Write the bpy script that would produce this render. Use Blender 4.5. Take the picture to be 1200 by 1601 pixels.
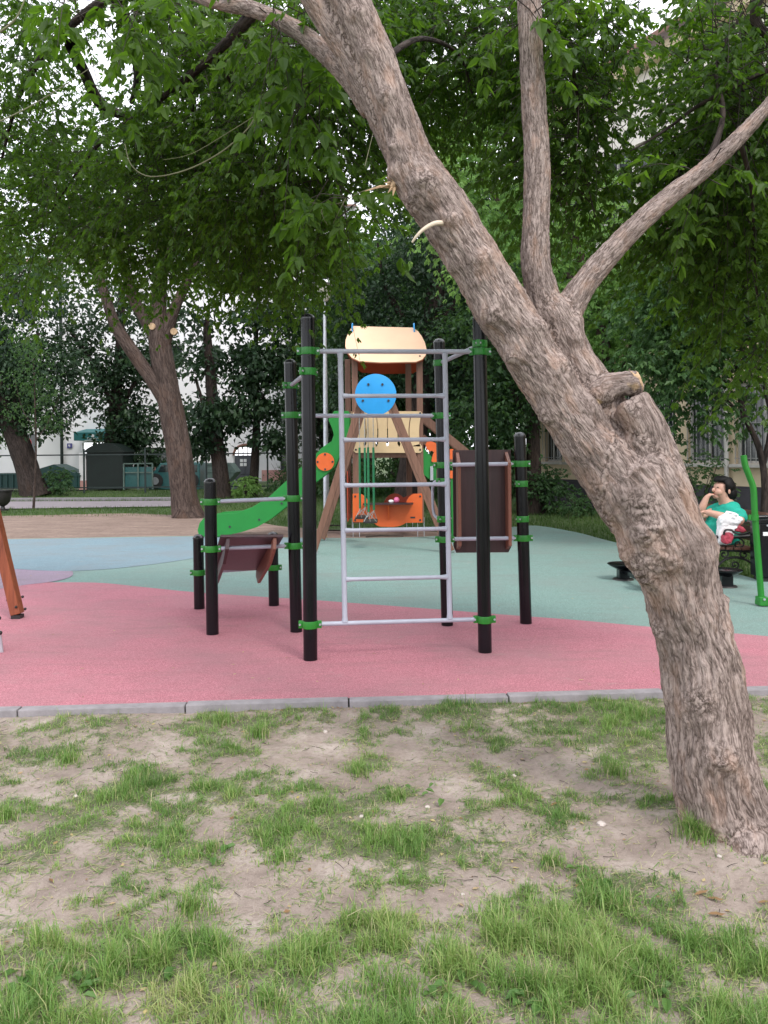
import bpy, bmesh, math, random
import numpy as np
from mathutils import Vector, Matrix
from mathutils.geometry import tessellate_polygon

# ------------------------------------------------------------------ scene, camera, light
for o in list(bpy.data.objects):
    bpy.data.objects.remove(o)
scene = bpy.context.scene
C = scene.collection
random.seed(7)
RNG = np.random.default_rng(11)

FOC = 1248.0      # focal length in the 1200 px wide photograph
EYE = 1.6         # camera height
HX, HY = 600.0, 705.0
ROLL = 0.009

cam_d = bpy.data.cameras.new('camera')
cam = bpy.data.objects.new('camera', cam_d)
C.objects.link(cam)
cam.location = (0, 0, EYE)
cam.rotation_euler = (Matrix.Rotation(math.radians(90), 3, 'X') @ Matrix.Rotation(-ROLL, 3, 'Z')).to_euler()
cam_d.sensor_fit = 'VERTICAL'
cam_d.sensor_height = 36.0
cam_d.lens = 36.0 * FOC / 1601.0
cam_d.shift_y = -(800.5 - HY) / 1601.0
cam_d.clip_start = 0.05
cam_d.clip_end = 600
scene.camera = cam

world = bpy.data.worlds.new('World')
scene.world = world
world.use_nodes = True
wn = world.node_tree
wn.nodes.clear()
w_out = wn.nodes.new('ShaderNodeOutputWorld')
w_bg = wn.nodes.new('ShaderNodeBackground')
w_sky = wn.nodes.new('ShaderNodeTexSky')
w_sky.sky_type = 'NISHITA'
w_sky.sun_disc = False
SUN_EL, SUN_AZ = math.radians(48), math.radians(150)   # azimuth clockwise from +Y: behind the camera, to the right
w_sky.sun_elevation = SUN_EL
w_sky.sun_rotation = SUN_AZ
w_mix = wn.nodes.new('ShaderNodeMix')
w_mix.data_type = 'RGBA'
w_noise = wn.nodes.new('ShaderNodeTexNoise')
w_noise.inputs['Scale'].default_value = 1.6
w_noise.inputs['Detail'].default_value = 4
w_map = wn.nodes.new('ShaderNodeMapRange')
w_map.inputs['From Min'].default_value = 0.3
w_map.inputs['From Max'].default_value = 0.7
w_map.inputs['To Min'].default_value = 0.72
w_map.inputs['To Max'].default_value = 0.95
w_tc = wn.nodes.new('ShaderNodeTexCoord')
wn.links.new(w_tc.outputs['Generated'], w_noise.inputs['Vector'])
wn.links.new(w_noise.outputs['Fac'], w_map.inputs['Value'])
wn.links.new(w_map.outputs['Result'], w_mix.inputs['Factor'])
wn.links.new(w_sky.outputs['Color'], w_mix.inputs['A'])
w_mix.inputs['B'].default_value = (12.5, 12.6, 13.4, 1)       # thin bright cloud
wn.links.new(w_mix.outputs['Result'], w_bg.inputs['Color'])
w_bg.inputs['Strength'].default_value = 0.12
wn.links.new(w_bg.outputs['Background'], w_out.inputs['Surface'])

sun_d = bpy.data.lights.new('sun', 'SUN')
sun_d.energy = 1.5
sun_d.angle = math.radians(16)
sun_d.color = (1.0, 0.95, 0.9)
sun = bpy.data.objects.new('sun', sun_d)
C.objects.link(sun)
_sd = Vector((math.sin(SUN_AZ) * math.cos(SUN_EL), math.cos(SUN_AZ) * math.cos(SUN_EL), math.sin(SUN_EL)))
sun.rotation_euler = _sd.to_track_quat('Z', 'Y').to_euler()
sun.location = (4, -4, 12)

vs = scene.view_settings
vs.view_transform = 'Standard'
vs.look = 'None'
vs.gamma = 1
vs.use_curve_mapping = False
vs.exposure = 0.6
scene.cycles.max_bounces = 8
scene.cycles.diffuse_bounces = 4
scene.cycles.transmission_bounces = 6
scene.cycles.transparent_max_bounces = 8
scene.cycles.use_denoising = True


# ------------------------------------------------------------------ measuring helpers
def px(x, y, Y):
    """World point at depth Y seen at photograph pixel (x, y)."""
    dx, dy = x - HX, y - HY
    u = dx - ROLL * dy
    v = dy + ROLL * dx
    return Vector((u * Y / FOC, Y, EYE - v * Y / FOC))


def gy(x, y, z=0.0):
    """Depth of the ground (height z) at a pixel."""
    v = (y - HY) + ROLL * (x - HX)
    return (EYE - z) * FOC / v


def gp(x, y, z=0.0):
    return px(x, y, gy(x, y, z))


# ------------------------------------------------------------------ numpy value noise
_tab = np.random.default_rng(3).random(65536)


def vnoise(p):
    p = np.asarray(p, dtype=np.float64)
    i = np.floor(p).astype(np.int64)
    f = p - i
    f = f * f * (3 - 2 * f)
    r = 0
    for a in (0, 1):
        wa = f[:, 0] if a else 1 - f[:, 0]
        for b in (0, 1):
            wb = f[:, 1] if b else 1 - f[:, 1]
            for c in (0, 1):
                wc = f[:, 2] if c else 1 - f[:, 2]
                h = ((i[:, 0] + a) * 73856093) ^ ((i[:, 1] + b) * 19349663) ^ ((i[:, 2] + c) * 83492791)
                h = (h ^ (h >> 13)) & 65535
                r = r + _tab[h] * wa * wb * wc
    return r


def fbm(p, octs=4, gain=0.5):
    p = np.asarray(p, dtype=np.float64)
    t, a, s = 0, 1.0, 0
    for k in range(octs):
        t = t + a * vnoise(p * (2.03 ** k) + 17.3 * k)
        s += a
        a *= gain
    return t / s


# ------------------------------------------------------------------ materials
def nodes_of(name):
    m = bpy.data.materials.new(name)
    m.use_nodes = True
    nt = m.node_tree
    b = nt.nodes['Principled BSDF']
    return m, nt, b


def ramp(nt, fac, stops):
    r = nt.nodes.new('ShaderNodeValToRGB')
    while len(r.color_ramp.elements) < len(stops):
        r.color_ramp.elements.new(0.5)
    for e, (p, c) in zip(r.color_ramp.elements, stops):
        e.position = p
        e.color = (*c, 1) if len(c) == 3 else c
    nt.links.new(fac, r.inputs['Fac'])
    return r.outputs['Color']


def noise(nt, scale, detail=3, vec=None, rough=0.55, dist=0.0):
    n = nt.nodes.new('ShaderNodeTexNoise')
    n.inputs['Scale'].default_value = scale
    n.inputs['Detail'].default_value = detail
    n.inputs['Roughness'].default_value = rough
    n.inputs['Distortion'].default_value = dist
    if vec is None:
        tc = nt.nodes.new('ShaderNodeTexCoord')
        vec = tc.outputs['Object']
    nt.links.new(vec, n.inputs['Vector'])
    return n.outputs['Fac']


def scaled(nt, vec, s):
    m = nt.nodes.new('ShaderNodeMapping')
    m.inputs['Scale'].default_value = s
    nt.links.new(vec, m.inputs['Vector'])
    return m.outputs['Vector']


def bump(nt, b, h, strength, dist=0.01):
    n = nt.nodes.new('ShaderNodeBump')
    n.inputs['Strength'].default_value = strength
    n.inputs['Distance'].default_value = dist
    nt.links.new(h, n.inputs['Height'])
    nt.links.new(n.outputs['Normal'], b.inputs['Normal'])
    return n


def mixc(nt, fac, a, b, mode='MIX'):
    m = nt.nodes.new('ShaderNodeMix')
    m.data_type = 'RGBA'
    m.blend_type = mode
    for sock, v in (('Factor', fac), ('A', a), ('B', b)):
        if isinstance(v, (int, float)):
            m.inputs[sock].default_value = v
        elif isinstance(v, tuple):
            m.inputs[sock].default_value = (*v, 1)
        else:
            nt.links.new(v, m.inputs[sock])
    return m.outputs['Result']


def simple(name, col, rough=0.5, var=0.12, scale=6, metal=0.0, bmp=0.0, bscale=60, spec=0.5, coat=0.0, stretch=None):
    m, nt, b = nodes_of(name)
    tc = nt.nodes.new('ShaderNodeTexCoord')
    v = tc.outputs['Object']
    if stretch:
        v = scaled(nt, v, stretch)
    f = noise(nt, scale, 5, v, 0.65)
    lo = tuple(c * (1 - var) for c in col)
    hi = tuple(min(1, c * (1 + var)) for c in col)
    nt.links.new(ramp(nt, f, [(0.3, lo), (0.7, hi)]), b.inputs['Base Color'])
    rr = nt.nodes.new('ShaderNodeMapRange')
    rr.inputs['To Min'].default_value = max(0.02, rough - 0.08)
    rr.inputs['To Max'].default_value = min(1, rough + 0.1)
    nt.links.new(noise(nt, scale * 3, 4, v), rr.inputs['Value'])
    nt.links.new(rr.outputs['Result'], b.inputs['Roughness'])
    b.inputs['Metallic'].default_value = metal
    b.inputs['Specular IOR Level'].default_value = spec
    b.inputs['Coat Weight'].default_value = coat
    if bmp:
        bump(nt, b, noise(nt, bscale, 4, v), bmp, 0.004)
    return m


def rubber(name, col, dirt=0.25):
    """Poured rubber granules: speckled, matt, a little dusty."""
    m, nt, b = nodes_of(name)
    tc = nt.nodes.new('ShaderNodeTexCoord')
    v = tc.outputs['Object']
    vo = nt.nodes.new('ShaderNodeTexVoronoi')
    vo.inputs['Scale'].default_value = 210
    nt.links.new(v, vo.inputs['Vector'])
    sp = ramp(nt, vo.outputs['Color'], [(0.05, tuple(c * 0.62 for c in col)), (0.45, col), (0.95, tuple(min(1, c * 1.3 + 0.07) for c in col))])
    big = noise(nt, 0.9, 5, v, 0.6)
    grey = tuple(0.5 * c + 0.5 * g for c, g in zip(col, (0.23, 0.21, 0.2)))
    mx = mixc(nt, ramp(nt, big, [(0.42, (0, 0, 0)), (0.72, (dirt * 2,) * 3)]), sp, grey)
    streak = noise(nt, 3.2, 6, scaled(nt, v, (0.5, 2.2, 1)), 0.7)
    mx = mixc(nt, ramp(nt, streak, [(0.5, (0, 0, 0)), (0.75, (dirt,) * 3)]), mx, (0.16, 0.13, 0.12))
    sc = noise(nt, 2.3, 8, v, 0.8, 1.2)
    mx = mixc(nt, ramp(nt, sc, [(0.60, (0, 0, 0)), (0.68, (0.34,) * 3)]), mx, (0.36, 0.30, 0.27))
    dk = noise(nt, 7.5, 7, scaled(nt, v, (0.4, 1.4, 1)), 0.8, 0.5)
    mx = mixc(nt, ramp(nt, dk, [(0.62, (0, 0, 0)), (0.72, (0.5,) * 3)]), mx, (0.07, 0.055, 0.05))
    nt.links.new(mx, b.inputs['Base Color'])
    b.inputs['Roughness'].default_value = 0.85
    b.inputs['Specular IOR Level'].default_value = 0.3
    bump(nt, b, vo.outputs['Distance'], 0.6, 0.003)
    return m


def bark_mat(name, dark, mid, light, k=1.0, bstr=1.0):
    """Ridged bark: the 'bark' attribute carries metres round and along the limb."""
    m, nt, b = nodes_of(name)
    at = nt.nodes.new('ShaderNodeAttribute')
    at.attribute_name = 'bark'
    v0 = at.outputs['Vector']
    wob = nt.nodes.new('ShaderNodeTexNoise')
    wob.inputs['Scale'].default_value = 9 * k
    wob.inputs['Detail'].default_value = 3
    nt.links.new(v0, wob.inputs['Vector'])
    ad = nt.nodes.new('ShaderNodeVectorMath')
    ad.operation = 'MULTIPLY_ADD'
    ad.inputs[1].default_value = (0.034 / k,) * 3
    nt.links.new(wob.outputs['Color'], ad.inputs[0])
    nt.links.new(v0, ad.inputs[2])
    v = ad.outputs['Vector']
    def ridge(vec, det, lo, hi):
        f = noise(nt, 1, det, vec, 0.6)
        s_ = nt.nodes.new('ShaderNodeMath'); s_.operation = 'SUBTRACT'; s_.inputs[1].default_value = 0.5
        nt.links.new(f, s_.inputs[0])
        a_ = nt.nodes.new('ShaderNodeMath'); a_.operation = 'ABSOLUTE'
        nt.links.new(s_.outputs[0], a_.inputs[0])
        return ramp(nt, a_.outputs[0], [(0.0, (0, 0, 0)), (lo, (0.55,) * 3), (hi, (1, 1, 1))])
    r1 = ridge(scaled(nt, v, (33 * k, 33 * k, 4.6 * k)), 2, 0.03, 0.13)
    r2 = ridge(scaled(nt, v, (66 * k, 66 * k, 12 * k)), 3, 0.03, 0.13)
    fine = noise(nt, 1, 6, scaled(nt, v, (190 * k, 190 * k, 60 * k)), 0.75)
    big = noise(nt, 1, 4, scaled(nt, v, (9 * k, 9 * k, 4 * k)), 0.6)
    aniso = mixc(nt, 0.34, mixc(nt, 0.42, r1, r2), fine)
    # wrinkled, directionless bark where limbs meet ('seam')
    tcj = nt.nodes.new('ShaderNodeTexCoord')
    iso = mixc(nt, 0.4, ridge(scaled(nt, tcj.outputs['Object'], (38 * k, 38 * k, 26 * k)), 4, 0.03, 0.12), noise(nt, 120 * k, 5, tcj.outputs['Object'], 0.7))
    sa = nt.nodes.new('ShaderNodeAttribute')
    sa.attribute_name = 'seam'
    h = mixc(nt, sa.outputs['Fac'], aniso, iso)
    h2 = mixc(nt, 0.18, h, big)
    col = ramp(nt, h2, [(0.20, dark), (0.48, mid), (0.74, light)])
    warm = mixc(nt, ramp(nt, big, [(0.5, (0, 0, 0)), (0.7, (0.5,) * 3)]), col, tuple(c * f for c, f in zip(light, (0.95, 0.72, 0.55))))
    pa = nt.nodes.new('ShaderNodeAttribute')
    pa.attribute_name = 'peel'
    wd = ramp(nt, noise(nt, 1, 5, scaled(nt, tcj.outputs['Object'], (20, 60, 110)), 0.7), [(0.3, (0.30, 0.19, 0.10)), (0.55, (0.50, 0.36, 0.22)), (0.75, (0.62, 0.50, 0.34))])
    warm = mixc(nt, pa.outputs['Fac'], warm, wd)
    st = noise(nt, 1, 4, scaled(nt, tcj.outputs['Object'], (3.2, 3.2, 1.6)), 0.6)
    warm = mixc(nt, ramp(nt, st, [(0.52, (0, 0, 0)), (0.68, (0.45,) * 3)]), warm, tuple(c * 0.55 for c in mid))
    nt.links.new(warm, b.inputs['Base Color'])
    b.inputs['Roughness'].default_value = 0.9
    b.inputs['Specular IOR Level'].default_value = 0.2
    bump(nt, b, h2, bstr, 0.012 / k)
    return m


def leaf_mat(name, cols, trans=0.4, tcol=(0.16, 0.3, 0.02), rough=0.5):
    """Leaf: colour by the 'tint' attribute (0..1 per leaf), part of the light passes through."""
    m, nt, b = nodes_of(name)
    at = nt.nodes.new('ShaderNodeAttribute')
    at.attribute_name = 'tint'
    n = len(cols)
    c = ramp(nt, at.outputs['Fac'], [(i / (n - 1), q) for i, q in enumerate(cols)])
    nt.links.new(c, b.inputs['Base Color'])
    b.inputs['Roughness'].default_value = rough
    b.inputs['Specular IOR Level'].default_value = 0.35
    tr = nt.nodes.new('ShaderNodeBsdfTranslucent')
    nt.links.new(mixc(nt, 0.55, c, tcol), tr.inputs['Color'])
    ms = nt.nodes.new('ShaderNodeMixShader')
    ms.inputs[0].default_value = trans
    nt.links.new(b.outputs[0], ms.inputs[1])
    nt.links.new(tr.outputs[0], ms.inputs[2])
    nt.links.new(ms.outputs[0], nt.nodes['Material Output'].inputs['Surface'])
    return m


def wood_mat(name, dark, light, axis=2, rough=0.5):
    m, nt, b = nodes_of(name)
    tc = nt.nodes.new('ShaderNodeTexCoord')
    s = [26, 26, 26]
    s[axis] = 1.6
    v = scaled(nt, tc.outputs['Object'], tuple(s))
    f = noise(nt, 1, 6, v, 0.7, 0.6)
    nt.links.new(ramp(nt, f, [(0.25, dark), (0.55, light), (0.8, tuple(c * 1.25 for c in light))]), b.inputs['Base Color'])
    b.inputs['Roughness'].default_value = rough
    bump(nt, b, f, 0.25, 0.003)
    return m


M = {}
M['pink'] = rubber('pink rubber', (0.42, 0.155, 0.19), 0.34)
M['teal'] = rubber('green rubber', (0.165, 0.265, 0.235), 0.3)
M['blue_r'] = rubber('blue rubber', (0.165, 0.25, 0.29), 0.4)
M['purple_r'] = rubber('purple rubber', (0.27, 0.205, 0.265), 0.4)
M['concrete'] = simple('kerb concrete', (0.27, 0.25, 0.26), 0.9, 0.18, 12, bmp=0.5, bscale=140)
M['asphalt'] = simple('path asphalt', (0.30, 0.26, 0.27), 0.9, 0.12, 3, bmp=0.4, bscale=150)
M['black'] = simple('black powder coat', (0.004, 0.004, 0.006), 0.22, 0.3, 1.5, spec=0.35)
M['cap'] = simple('black plastic cap', (0.015, 0.015, 0.018), 0.22, 0.2, 20, spec=0.8)
M['green'] = simple('green paint', (0.015, 0.20, 0.018), 0.38, 0.12, 9, coat=0.1)
M['green_pl'] = simple('green plastic board', (0.008, 0.20, 0.028), 0.42, 0.08, 5, bmp=0.05)
M['grey_t'] = simple('grey painted tube', (0.38, 0.40, 0.47), 0.38, 0.12, 4)
M['steel'] = simple('galvanised steel', (0.45, 0.47, 0.5), 0.42, 0.18, 14, metal=0.6)
M['bolt'] = simple('bolt', (0.03, 0.03, 0.035), 0.4, 0.3, 30)
M['maroon'] = wood_mat('maroon film board', (0.028, 0.014, 0.015), (0.058, 0.026, 0.028), 2, 0.35)
M['edge_red'] = wood_mat('red brown board', (0.14, 0.05, 0.03), (0.24, 0.095, 0.06), 2, 0.5)
M['wood'] = wood_mat('play tower timber', (0.10, 0.045, 0.028), (0.19, 0.095, 0.062), 2, 0.55)
M['wood_l'] = wood_mat('orange stained timber', (0.12, 0.028, 0.012), (0.27, 0.075, 0.03), 2, 0.45)
M['slat'] = wood_mat('bench slat', (0.09, 0.035, 0.025), (0.17, 0.075, 0.05), 1, 0.55)
M['peach'] = simple('peach board', (0.78, 0.50, 0.32), 0.5, 0.05, 3)
M['cream_b'] = simple('cream board', (0.60, 0.44, 0.25), 0.5, 0.07, 4)
M['orange'] = simple('orange board', (0.68, 0.12, 0.022), 0.45, 0.07, 4)
M['red_b'] = simple('red inner board', (0.40, 0.055, 0.02), 0.5, 0.1, 4)
M['blue_b'] = simple('blue board', (0.02, 0.30, 0.68), 0.4, 0.06, 5)
M['chain'] = simple('chain steel', (0.42, 0.42, 0.4), 0.4, 0.15, 40, metal=0.7)
M['sleeve'] = simple('green chain sleeve', (0.01, 0.16, 0.06), 0.5, 0.15, 30)
M['iron'] = simple('cast iron', (0.018, 0.016, 0.016), 0.5, 0.3, 30, bmp=0.3)
M['fence'] = simple('dark green fence paint', (0.012, 0.024, 0.022), 0.5, 0.25, 8)
M['container'] = simple('green container', (0.008, 0.055, 0.048), 0.5, 0.2, 2)
M['booth'] = simple('dark booth metal', (0.004, 0.011, 0.009), 0.5, 0.3, 2)
M['white_w'] = simple('white plaster', (0.80, 0.79, 0.80), 0.85, 0.04, 0.6, bmp=0.15)
M['pinkbase'] = simple('pink plinth', (0.55, 0.30, 0.27), 0.9, 0.2, 2)
M['cream_w'] = simple('cream plaster', (0.60, 0.49, 0.34), 0.9, 0.12, 0.8, bmp=0.2)
M['lit_w'] = simple('lit upper plaster', (0.78, 0.73, 0.65), 0.9, 0.06, 0.8, bmp=0.15)  # cream wall in strong light: its brightness is painted in as a paler colour
M['plinth'] = simple('dark stone plinth', (0.045, 0.042, 0.05), 0.7, 0.3, 1.6, bmp=0.3)
M['glass'] = simple('window glass', (0.02, 0.028, 0.03), 0.08, 0.2, 2, spec=0.8)
M['frame_w'] = simple('window frame', (0.45, 0.43, 0.40), 0.6, 0.1, 8)
M['grille'] = simple('grey grille', (0.28, 0.28, 0.27), 0.6, 0.1, 8)
M['roof_m'] = simple('roof metal', (0.20, 0.10, 0.07), 0.6, 0.2, 3)
M['awning'] = simple('teal awning', (0.012, 0.15, 0.15), 0.5, 0.12, 3)
M['sign_b'] = simple('blue sign', (0.05, 0.05, 0.22), 0.4, 0.05, 5)
M['white_p'] = simple('white paint', (0.8, 0.8, 0.8), 0.5, 0.03, 5)
M['red_p'] = simple('red paint', (0.55, 0.03, 0.05), 0.5, 0.03, 5)
M['truck'] = simple('truck paint', (0.02, 0.10, 0.10), 0.35, 0.15, 3, coat=0.3)
M['tyre'] = simple('tyre rubber', (0.02, 0.02, 0.02), 0.8, 0.2, 20)
M['skip'] = simple('skip paint', (0.10, 0.15, 0.13), 0.6, 0.35, 4)
M['door_g'] = simple('grey door', (0.075, 0.08, 0.095), 0.5, 0.15, 3)
M['cut'] = simple('fresh cut wood', (0.44, 0.30, 0.18), 0.85, 0.4, 22, bmp=0.5, bscale=90, stretch=(1, 1, 0.3))
M['pale_cut'] = simple('peeled pale wood', (0.62, 0.52, 0.40), 0.7, 0.15, 25)
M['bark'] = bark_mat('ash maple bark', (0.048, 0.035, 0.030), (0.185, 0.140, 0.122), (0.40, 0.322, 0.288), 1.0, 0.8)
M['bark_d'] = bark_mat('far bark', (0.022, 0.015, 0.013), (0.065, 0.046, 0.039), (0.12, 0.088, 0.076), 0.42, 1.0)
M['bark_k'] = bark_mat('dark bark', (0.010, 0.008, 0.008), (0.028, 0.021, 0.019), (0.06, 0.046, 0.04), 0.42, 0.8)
M['twig'] = simple('twig', (0.035, 0.026, 0.02), 0.85, 0.3, 10)
M['twig_g'] = simple('green grey twig', (0.16, 0.16, 0.09), 0.8, 0.2, 10)
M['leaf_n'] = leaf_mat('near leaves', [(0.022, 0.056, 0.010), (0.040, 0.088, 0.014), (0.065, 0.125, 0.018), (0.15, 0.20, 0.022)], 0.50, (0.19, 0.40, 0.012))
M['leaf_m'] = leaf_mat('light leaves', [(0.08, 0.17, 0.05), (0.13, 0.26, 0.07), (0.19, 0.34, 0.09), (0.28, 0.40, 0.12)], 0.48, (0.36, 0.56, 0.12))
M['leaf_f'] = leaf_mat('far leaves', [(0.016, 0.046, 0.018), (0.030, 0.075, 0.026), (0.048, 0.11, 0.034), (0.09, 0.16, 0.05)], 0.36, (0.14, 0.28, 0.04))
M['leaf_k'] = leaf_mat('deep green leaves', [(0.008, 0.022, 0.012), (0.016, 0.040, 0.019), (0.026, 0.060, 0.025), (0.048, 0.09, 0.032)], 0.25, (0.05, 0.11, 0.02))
M['grass'] = leaf_mat('grass blades', [(0.09, 0.19, 0.05), (0.15, 0.29, 0.07), (0.24, 0.38, 0.10), (0.42, 0.46, 0.18), (0.56, 0.49, 0.32)], 0.38, (0.24, 0.36, 0.06), 0.5)
M['grass_f'] = leaf_mat('far grass', [(0.035, 0.075, 0.02), (0.055, 0.11, 0.025), (0.085, 0.15, 0.035), (0.14, 0.19, 0.06)], 0.35, (0.14, 0.28, 0.04), 0.6)
M['litter'] = leaf_mat('dry leaves', [(0.20, 0.11, 0.05), (0.36, 0.24, 0.12), (0.5, 0.4, 0.24), (0.42, 0.36, 0.1)], 0.2, (0.3, 0.2, 0.1), 0.7)
M['stone'] = simple('pale stone', (0.5, 0.44, 0.4), 0.85, 0.2, 20, bmp=0.5)
M['skin'] = simple('skin', (0.52, 0.30, 0.22), 0.5, 0.08, 10)
M['hair'] = simple('black hair', (0.004, 0.0035, 0.0035), 0.6, 0.4, 60, bmp=0.5, bscale=120, spec=0.2)
M['dress'] = simple('turquoise dress', (0.004, 0.33, 0.24), 0.75, 0.14, 12, bmp=0.5, bscale=22)
M['shoe'] = simple('dark shoe', (0.02, 0.02, 0.02), 0.5, 0.2, 10)
M['bag_w'] = simple('white plastic bag', (0.80, 0.79, 0.80), 0.35, 0.06, 10, bmp=0.6, bscale=30)
M['bag_r'] = simple('red cloth bag', (0.42, 0.05, 0.08), 0.7, 0.3, 14, bmp=0.4)
M['pinktoy'] = simple('pink toy', (0.8, 0.18, 0.36), 0.4, 0.1, 10)
M['yellow'] = simple('yellow plastic', (0.75, 0.46, 0.03), 0.4, 0.1, 10)
M['lampglass'] = simple('lamp glass', (0.42, 0.40, 0.34), 0.3, 0.1, 10)

# lawn soil: bare trodden earth with thatch where the 'cover' attribute is high
m, nt, b = nodes_of('trodden lawn soil')
tc = nt.nodes.new('ShaderNodeTexCoord')
v = tc.outputs['Object']
n1 = noise(nt, 3.0, 6, v, 0.65)
n2 = noise(nt, 38, 6, v, 0.75)
n3 = noise(nt, 160, 3, v, 0.6)
soil = ramp(nt, n1, [(0.3, (0.19, 0.145, 0.12)), (0.5, (0.315, 0.255, 0.215)), (0.7, (0.45, 0.38, 0.33))])
soil = mixc(nt, ramp(nt, n2, [(0.36, (0.55,) * 3), (0.50, (0, 0, 0))]), soil, (0.19, 0.145, 0.12))
soil = mixc(nt, ramp(nt, n3, [(0.62, (0, 0, 0)), (0.72, (0.7,) * 3)]), soil, (0.55, 0.47, 0.40))
at = nt.nodes.new('ShaderNodeAttribute')
at.attribute_name = 'cover'
fi = noise(nt, 60, 5, scaled(nt, v, (1, 0.6, 1)), 0.8)
cm = nt.nodes.new('ShaderNodeMath')
cm.operation = 'MULTIPLY_ADD'
nt.links.new(fi, cm.inputs[0])
cm.inputs[1].default_value = 1.3
sb = nt.nodes.new('ShaderNodeMath')
sb.operation = 'ADD'
sb.inputs[1].default_value = -1.0
nt.links.new(at.outputs['Fac'], sb.inputs[0])
nt.links.new(sb.outputs[0], cm.inputs[2])
th = ramp(nt, noise(nt, 90, 4, v), [(0.3, (0.06, 0.07, 0.035)), (0.6, (0.12, 0.13, 0.06)), (0.8, (0.22, 0.19, 0.12))])
fin = mixc(nt, ramp(nt, cm.outputs[0], [(0.1, (0, 0, 0)), (0.45, (0.9,) * 3)]), soil, th)
nt.links.new(fin, b.inputs['Base Color'])
b.inputs['Roughness'].default_value = 0.95
bump(nt, b, mixc(nt, 0.5, n2, n3), 0.9, 0.012)
M['lawn'] = m

# far ground: grassy earth; sand
m, nt, b = nodes_of('grassy ground')
f = noise(nt, 5, 6, None, 0.7)
nt.links.new(ramp(nt, f, [(0.3, (0.045, 0.075, 0.022)), (0.6, (0.075, 0.115, 0.035)), (0.8, (0.15, 0.15, 0.07))]), b.inputs['Base Color'])
b.inputs['Roughness'].default_value = 0.95
bump(nt, b, noise(nt, 40, 4), 0.8, 0.03)
M['ground'] = m
m, nt, b = nodes_of('bare earth strip')
f = noise(nt, 1, 6, scaled(nt, nt.nodes.new('ShaderNodeTexCoord').outputs['Object'], (1.2, 3, 1)), 0.75)
ea = ramp(nt, f, [(0.28, (0.16, 0.11, 0.085)), (0.5, (0.24, 0.17, 0.135)), (0.72, (0.34, 0.25, 0.20))])
ea = mixc(nt, ramp(nt, noise(nt, 9, 6, None, 0.8), [(0.5, (0, 0, 0)), (0.65, (0.7,) * 3)]), ea, (0.13, 0.085, 0.065))
nt.links.new(ea, b.inputs['Base Color'])
b.inputs['Roughness'].default_value = 0.95
bump(nt, b, noise(nt, 14, 6, None, 0.7), 1.0, 0.03)
M['earth'] = m


# ------------------------------------------------------------------ object helpers
def tag(o, label=None, cat=None, group=None, kind=None):
    if label: o['label'] = label
    if cat: o['category'] = cat
    if group: o['group'] = group
    if kind: o['kind'] = kind
    return o


def thing(name, loc, label, cat, group=None):
    o = bpy.data.objects.new(name, None)
    C.objects.link(o)
    o.location = loc
    o.empty_display_size = 0.2
    return tag(o, label, cat, group)


def origin(o):
    v = Vector((0, 0, 0))
    while o is not None:
        v = v + Vector(o.location)
        o = o.parent
    return v


def link_mesh(name, me, mat, parent=None):
    o = bpy.data.objects.new(name, me)
    C.objects.link(o)
    if mat is not None:
        me.materials.append(M[mat] if isinstance(mat, str) else mat)
    if parent is not None:
        o.parent = parent
    return o


def np_mesh(name, verts, loops, sizes, smooth=False, attrs=None):
    """verts (N,3); loops flat indices; sizes per face; attrs {name: (N,) or (N,3)}"""
    me = bpy.data.meshes.new(name)
    verts = np.ascontiguousarray(verts, dtype=np.float32)
    loops = np.ascontiguousarray(loops, dtype=np.int32).ravel()
    sizes = np.ascontiguousarray(sizes, dtype=np.int32)
    me.vertices.add(len(verts))
    me.vertices.foreach_set('co', verts.ravel())
    me.loops.add(len(loops))
    me.loops.foreach_set('vertex_index', loops)
    me.polygons.add(len(sizes))
    st = np.zeros(len(sizes), dtype=np.int32)
    st[1:] = np.cumsum(sizes)[:-1]
    me.polygons.foreach_set('loop_start', st)
    me.polygons.foreach_set('loop_total', sizes)
    me.polygons.foreach_set('use_smooth', np.full(len(sizes), smooth, dtype=bool))
    me.update(calc_edges=True)
    for k, a in (attrs or {}).items():
        a = np.ascontiguousarray(a, dtype=np.float32)
        if a.ndim == 1:
            at = me.attributes.new(k, 'FLOAT', 'POINT')
            at.data.foreach_set('value', a)
        else:
            at = me.attributes.new(k, 'FLOAT_VECTOR', 'POINT')
            at.data.foreach_set('vector', a.ravel())
    return me


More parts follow.
